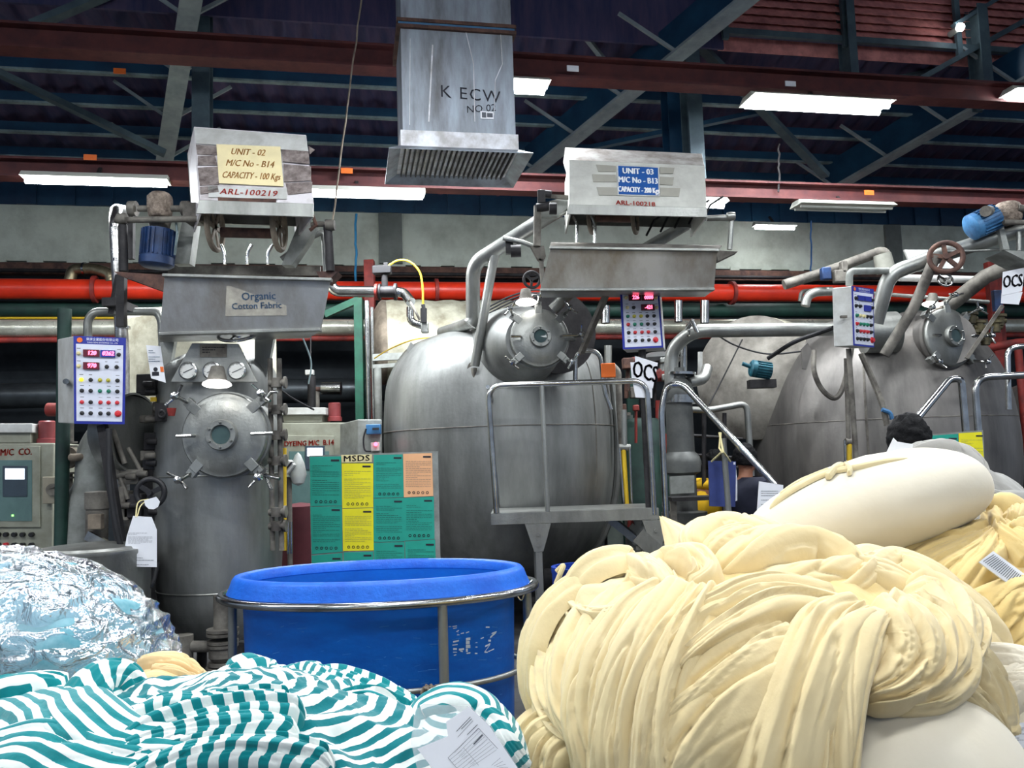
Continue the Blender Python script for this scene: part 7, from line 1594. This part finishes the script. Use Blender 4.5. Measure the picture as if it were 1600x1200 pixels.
while y < 1164:
    hgt = rn.uniform(.5, 1.8); mb.add([lp.pt(1549, y, .002), lp.pt(1558, y-0.5, .002), lp.pt(1558, y+hgt-0.5, .002), lp.pt(1549, y+hgt, .002)], [(0, 1, 2, 3)]); y += hgt+rn.uniform(.5, 1.3)
mb.build('barcode', INKD, s, smooth=0); print_rows(lp, 1562, 1136, 1600, 1164, 9, 44, h=.25).build('label_print', INK, s, smooth=0)
lp = Pl(RB.hit(1570, 890)+Vector((0, -0.06, 0.02)), X3-Z3*0.5, Z3+Y3*0.6)
s = slab(lp, [(1530, 878), (1552, 861), (1612, 905), (1598, 925), (1590, 922)], 0.004, 'paper_sheet', PAPER, None, base=lp.o); tag(s, 'folded printed papers lying on the cream pile beside the knot', 'paper')
mb = MB()
for i in range(22):
    a = (1536+i*3, 877+i*2.2); b = (1553+i*2.6, 866+i*2.0); mb.add([lp.pt(a[0], a[1], .003), lp.pt(b[0], b[1], .003), lp.pt(b[0]+1, b[1]+.8, .003), lp.pt(a[0]+1, a[1]+.8, .003)], [(0, 1, 2, 3)])
mb.build('sheet_print', INK, s, smooth=0)
# ---- grey cloth behind the plump bundle ---------------------------------------------
GB = Blob(P(1490, 905, 3.75), (0.52, 0.30, 0.50), math.radians(16))
cl = Cloth(); mound(cl, GB, amp=0.03, freq=4, seed=12, nu=100, nv=70)
R = lambda p_, *a, **k: ribbon(cl, GB, [(x, y+24, l*0.6) for x, y, l in p_], *a, **k)
R([(1345, 725, .0), (1370, 705, .02), (1400, 700, .02)], [30, 40, 30], h=.04, pleats=2, seed=80)
R([(1410, 705, .03), (1450, 692, .05), (1490, 692, .05), (1515, 712, .04), (1528, 740, .02)], [30, 44, 50, 50, 40], h=.06, pleats=2.5, seed=81)
R([(1440, 720, .03), (1480, 712, .05), (1520, 730, .04), (1535, 765, .02)], [30, 40, 50, 40], h=.04, pleats=3, seed=82)
R([(1520, 750, .03), (1560, 765, .05), (1600, 770, .05), (1660, 778, .04)], [30, 50, 50, 50], h=.05, pleats=2, seed=83)
R([(1520, 775, .03), (1560, 800, .05), (1600, 815, .05), (1650, 820, .04)], [50, 60, 60, 50], h=.05, pleats=3.4, seed=84)
R([(1530, 800, .02), (1560, 830, .04), (1600, 840, .04)], [50, 60, 60], h=.05, pleats=3, seed=85)
o = cl.build('fabric_pile', GREYC, base=(GB.c.x, GB.c.y, 0)); tag(o, 'rumpled grey cloth pile in front of the bent person', 'fabric')
lp = Pl(P(1402, 705, 3.0), X3-Z3*0.1, Z3+Y3*0.2)
s = slab(lp, [(1378, 722), (1396, 684), (1402, 690), (1427, 694), (1423, 716), (1405, 721)], 0.002, 'paper_sheet', PAPER, None, base=P(1402, 715, 3.0)); tag(s, 'blank white paper sheet leaning on top of the plump bundle', 'paper')
WK[0] = 1.1; HK[0] = 0.8
# ---- striped cloth -------------------------------------------------------------
SB = Blob(P(330, 1310, 1.95), (0.75, 0.42, 0.33))
st_ = thing('striped_fabric', 'crumpled teal and white striped cloth spread over the near table', 'striped cloth', (SB.c.x, SB.c.y, 0))
cl = Cloth(); mound(cl, SB, amp=0.03, freq=8, seed=14, nu=200, nv=150, uvs=32, warp=1.0); cl.build('under_layer', STRIPE2, st_)
cl = Cloth()
R = lambda *a, **k: ribbon(cl, SB, *a, **k)
D = dict(fine=0.006, suv=0.040)
# wide sheet on the far left, stripes along the sweep
R([(-60, 1150, .0), (40, 1120, .04), (120, 1150, .05), (200, 1185, .05), (300, 1190, .05), (380, 1210, .04)], [110, 150, 160, 130, 100, 80], h=.05, pleats=2.0, amp=.3, seed=101, m=40, **D)
R([(-60, 1220, .03), (60, 1195, .06), (150, 1220, .06), (260, 1235, .06)], [120, 130, 120, 110], h=.05, pleats=2.0, amp=.3, seed=102, m=36, **D)
R([(-60, 1100, .01), (0, 1088, .03), (60, 1082, .04), (110, 1085, .03)], [40, 50, 50, 30], h=.04, pleats=2, amp=.5, seed=103, **D)
# the arch
SBA = Blob(P(158, 1135, 2.02), (0.10, 0.12, 0.135), math.radians(-8)); mound(cl, SBA, amp=0.015, freq=7, seed=41, nu=70, nv=50, uvs=14, floor=False)
RA = lambda *a, **k: ribbon(cl, SBA, *a, **k)
RA([(100, 1170, .0), (112, 1120, .015), (135, 1078, .02), (165, 1056, .02), (195, 1062, .02), (210, 1090, .015), (207, 1120, .0)], [50, 62, 66, 60, 50, 36, 24], h=.035, pleats=2.4, amp=.45, seed=104, m=36, stripe='len', **D)
RA([(205, 1170, .01), (165, 1160, .02), (148, 1130, .03), (155, 1100, .03), (178, 1088, .02)], [36, 46, 50, 44, 24], h=.03, pleats=3, amp=.6, seed=105, stripe='len', **D)
R([(110, 1155, .05), (150, 1185, .06), (200, 1195, .05), (250, 1180, .04)], [50, 60, 50, 40], h=.04, pleats=3, amp=.5, seed=106, stripe='len', **D)
# ropes running right, stripes across
R([(190, 1190, .04), (240, 1160, .06), (310, 1140, .06), (400, 1128, .06), (480, 1130, .05)], [40, 50, 60, 56, 40], h=.05, pleats=3, amp=.5, seed=107, stripe='len', **D)
R([(200, 1140, .03), (260, 1120, .05), (320, 1118, .05), (400, 1110, .05), (460, 1110, .04)], [40, 50, 40, 36, 30], h=.04, pleats=3, amp=.5, seed=108, stripe='len', **D)
R([(150, 1230, .05), (230, 1195, .07), (310, 1175, .07), (400, 1165, .07), (470, 1170, .06)], [50, 60, 60, 56, 40], h=.05, pleats=3, amp=.5, seed=109, stripe='len', **D)
R([(200, 1250, .06), (280, 1215, .08), (360, 1198, .08), (440, 1200, .08), (520, 1215, .07)], [60, 60, 60, 60, 50], h=.05, pleats=2.5, amp=.5, seed=110, stripe='len', **D)
# right hand crumple
SB2 = Blob(P(490, 1245, 2.15), (0.38, 0.35, 0.26))
mound(cl, SB2, amp=0.035, freq=9, seed=15, nu=160, nv=120, uvs=32, warp=1.2)
R = lambda *a, **k: ribbon(cl, SB2, *a, **k)
R([(300, 1120, .0), (335, 1090, .03), (370, 1072, .04), (410, 1085, .04), (440, 1120, .03)], [40, 60, 70, 60, 40], h=.05, pleats=2.4, amp=.5, seed=111, **D)
R([(350, 1075, .03), (390, 1060, .05), (430, 1075, .05), (470, 1110, .04), (500, 1150, .03)], [40, 60, 60, 56, 40], h=.05, pleats=3, amp=.5, seed=112, stripe='len', **D)
R([(360, 1060, .02), (375, 1052, .03), (400, 1060, .03)], [20, 30, 20], h=.03, pleats=1, amp=.5, seed=113, **D)
R([(440, 1080, .03), (480, 1072, .05), (520, 1085, .05), (560, 1110, .04), (590, 1150, .02)], [40, 50, 56, 50, 40], h=.05, pleats=4, amp=.6, seed=114, stripe='len', **D)
R([(480, 1075, .02), (530, 1078, .04), (590, 1100, .04), (640, 1130, .03), (670, 1170, .01)], [40, 44, 50, 50, 40], h=.05, pleats=4, amp=.6, seed=115, stripe='len', **D)
R([(430, 1120, .04), (480, 1115, .06), (540, 1130, .06), (590, 1155, .05)], [40, 50, 50, 40], h=.05, pleats=4, amp=.6, seed=116, stripe='len', **D)
R([(520, 1120, .04), (570, 1115, .06), (620, 1135, .05), (650, 1165, .04)], [40, 50, 50, 40], h=.05, pleats=4, amp=.6, seed=117, **D)
R([(440, 1160, .04), (480, 1145, .07), (530, 1155, .07), (560, 1190, .06), (570, 1240, .05)], [60, 80, 80, 70, 60], h=.06, pleats=2, amp=.4, seed=118, **D)
R([(540, 1170, .05), (590, 1155, .07), (640, 1165, .07), (670, 1200, .05)], [50, 60, 60, 50], h=.05, pleats=3, amp=.5, seed=119, stripe='len', **D)
R([(400, 1210, .05), (440, 1175, .07), (490, 1180, .08), (520, 1215, .07)], [60, 80, 80, 60], h=.05, pleats=2, amp=.4, seed=120, **D)
R([(560, 1230, .05), (600, 1190, .08), (650, 1195, .08), (690, 1230, .06)], [60, 70, 70, 60], h=.05, pleats=3, amp=.5, seed=121, **D)
cl.build('crumpled_folds', STRIPE, st_)
SB3 = Blob(P(725, 1205, 2.0), (0.15, 0.2, 0.17))
b3 = thing('striped_fabric', 'tied lump of the teal striped cloth under the printed job sheet, beside the tub', 'striped cloth', (SB3.c.x, SB3.c.y, 0))
cl = Cloth(); mound(cl, SB3, amp=0.008, freq=7, seed=16, nu=70, nv=60, uvs=14)
R = lambda *a, **k: ribbon(cl, SB3, *a, **k)
R([(640, 1150, .0), (665, 1110, .015), (710, 1093, .015), (755, 1105, .012), (775, 1140, .0)], [50, 70, 70, 60, 30], h=.03, pleats=1.2, amp=.2, seed=122, **D)
R([(740, 1110, .0), (770, 1130, .015), (790, 1165, .015), (820, 1200, .0)], [30, 40, 40, 30], h=.03, pleats=2, amp=.5, seed=123, stripe='len', **D)
cl.build('cloth_lump', STRIPE, b3)
lp = Pl(P(730, 1150, 1.74), X3, Z3+Y3*0.5)
s = slab(lp, [(648, 1110), (662, 1100), (735, 1103), (765, 1130), (810, 1200), (810, 1215), (655, 1215), (642, 1160)], 0.0015, 'clear_sleeve', mat('clear_sleeve', S(220, 224, 228), 0.15), None, base=lp.o); tag(s, 'clear plastic sleeve round the printed job sheet on the striped lump', 'sleeve')
m = MATS['clear_sleeve']; m.node_tree.nodes['Principled BSDF'].inputs['Alpha'].default_value = 0.25
s = slab(lp, [(733, 1104), (764, 1133), (812, 1205), (700, 1232), (652, 1170), (700, 1150), (697, 1128)], 0.001, 'paper_sheet', PAPER, None, off=0.004, base=lp.o); tag(s, 'printed job sheet with tables lying on the striped lump beside the tub', 'paper')
mb = MB()
def ln(x0, y0, x1, y1, w=0.5): 
    d = Vector((x1-x0, y1-y0)); n_ = Vector((-d.y, d.x)).normalized()*w/2
    mb.add([lp.pt(x0+n_.x, y0+n_.y, .006), lp.pt(x1+n_.x, y1+n_.y, .006), lp.pt(x1-n_.x, y1-n_.y, .006), lp.pt(x0-n_.x, y0-n_.y, .006)], [(0, 1, 2, 3)])
for (x0, y0, x1, y1, w) in [(713, 1143, 735, 1120, 1), (721, 1139, 737, 1123, 1), (715, 1152, 739, 1126, .6), (730, 1148, 746, 1132, 1), (740, 1163, 754, 1148, 2.2)]: ln(x0, y0, x1, y1, w)
for i in range(9): ln(700+i*3.6+10, 1182+i*2.6-6, 747+i*3.6, 1138+i*4.2, .4)
for i in range(6): ln(702+i*4, 1188+i*4, 722+i*4, 1172+i*4, .4)
ln(700, 1184, 748, 1138, .6); ln(700, 1184, 722, 1210, .6); ln(748, 1138, 778, 1170, .6); ln(724, 1168, 748, 1196, .4)
for i in range(5): ln(768+i*4, 1196+i*1, 782+i*4, 1184+i*5, .4)
mb.build('table_print', INK, s, smooth=0)
for q in range(3):
    pass
# table under the striped cloth, out of the picture
t = thing('work_table', 'low table carrying the striped cloth and the plastic bag', 'table', (-0.75, 2.2, 0))
MB().box((-0.75, 2.15, 0.42), (2.3, 1.5, 0.04)).build('table_top', STEEL, t, smooth=0)
for x in (-1.8, 0.3):
    for y in (1.5, 2.8): MB().box((x, y, 0.2), (0.05, 0.05, 0.4)).build('leg', STEEL, t, smooth=0)
# small cream cloth between bag and stripes
CB = Blob(P(262, 1105, 2.45), (0.13, 0.15, 0.13))
cl = Cloth(); mound(cl, CB, amp=0.01, freq=8, seed=18, nu=60, nv=50)
R = lambda *a, **k: ribbon(cl, CB, *a, **k)
R([(215, 1040, .0), (250, 1038, .02), (285, 1042, .02), (312, 1065, .01)], [20, 30, 34, 20], h=.03, pleats=3, seed=90)
R([(235, 1050, .01), (270, 1055, .02), (300, 1072, .02), (320, 1080, .0)], [20, 24, 24, 10], h=.03, pleats=3, seed=91)
R([(210, 1075, .0), (240, 1068, .015), (275, 1085, .015), (300, 1105, .0)], [30, 50, 50, 30], h=.025, pleats=2, amp=.3, seed=92)
R([(210, 1105, .0), (240, 1092, .015), (270, 1100, .015), (300, 1120, .0)], [30, 40, 40, 30], h=.02, pleats=2, amp=.3, seed=93)
o = cl.build('fabric_bundle', clothmat('peach_cotton', S(240, 208, 158), S(230, 194, 140)), base=(CB.c.x, CB.c.y, 0)); tag(o, 'small peach-cream cloth bundle squeezed between plastic bag and striped cloth', 'bundle')
# ---- plastic bag -----------------------------------------------------------------
PC = P(60, 1010, 2.6)
PBl = Blob(PC, (0.42, 0.34, 0.27), math.radians(20))
INN = mat('pale_aqua_cloth', S(150, 192, 204), 0.85, 0, col2=S(70, 148, 166), scale=5, thr=(0.35, 0.6))
cl = Cloth(); mound(cl, Blob(PC, (0.40, 0.32, 0.25), math.radians(20)), amp=0.03, freq=6, seed=20, nu=110, nv=80, z0=0.46)
o = cl.build('fabric_bundle', INN, base=(PC.x, PC.y, 0.46)); tag(o, 'pale aqua cloth packed inside the big clear plastic bag', 'bundle')
pm = bpy.data.materials.new('clear_polythene'); pm.use_nodes = True; N = pm.node_tree.nodes; L = pm.node_tree.links; N.remove(N['Principled BSDF'])
tr = N.new('ShaderNodeBsdfTransparent'); tr.inputs[0].default_value = (0.93, 0.96, 1, 1); gl = N.new('ShaderNodeBsdfGlossy'); gl.inputs['Roughness'].default_value = 0.12; df = N.new('ShaderNodeBsdfDiffuse'); df.inputs[0].default_value = (0.85, 0.9, 0.95, 1)
m1 = N.new('ShaderNodeMixShader'); m2 = N.new('ShaderNodeMixShader'); fz = N.new('ShaderNodeFresnel'); fz.inputs[0].default_value = 1.5
mp_ = N.new('ShaderNodeMath'); mp_.operation = 'MULTIPLY_ADD'; mp_.inputs[1].default_value = 0.8; mp_.inputs[2].default_value = 0.03; L.new(fz.outputs[0], mp_.inputs[0])
m1.inputs[0].default_value = 0.16; L.new(tr.outputs[0], m1.inputs[1]); L.new(df.outputs[0], m1.inputs[2]); L.new(mp_.outputs[0], m2.inputs[0]); L.new(m1.outputs[0], m2.inputs[1]); L.new(gl.outputs[0], m2.inputs[2]); L.new(m2.outputs[0], N['Material Output'].inputs[0])
tc = N.new('ShaderNodeTexCoord'); vo = N.new('ShaderNodeTexNoise'); vo.inputs['Scale'].default_value = 8; vo.inputs['Detail'].default_value = 5; vo.inputs['Distortion'].default_value = 2.5; bp = N.new('ShaderNodeBump'); bp.inputs['Strength'].default_value = 1.0; bp.inputs['Distance'].default_value = 0.04
L.new(tc.outputs['Object'], vo.inputs['Vector']); L.new(vo.outputs['Fac'], bp.inputs['Height'])
for n_ in (gl, df, fz): L.new(bp.outputs[0], n_.inputs['Normal'])
cl = Cloth(); mound(cl, PBl, amp=0.03, freq=6, seed=22, nu=200, nv=140, z0=0.45, warp=1.6, stretch=Vector((0.6, 1, 1.6)))
R = lambda *a, **k: ribbon(cl, PBl, *a, **k)
o = cl.build('plastic_bag', pm, base=(PC.x, PC.y, 0.45)); tag(o, 'big clear plastic bag bulging with pale aqua cloth at the frame edge', 'bag')
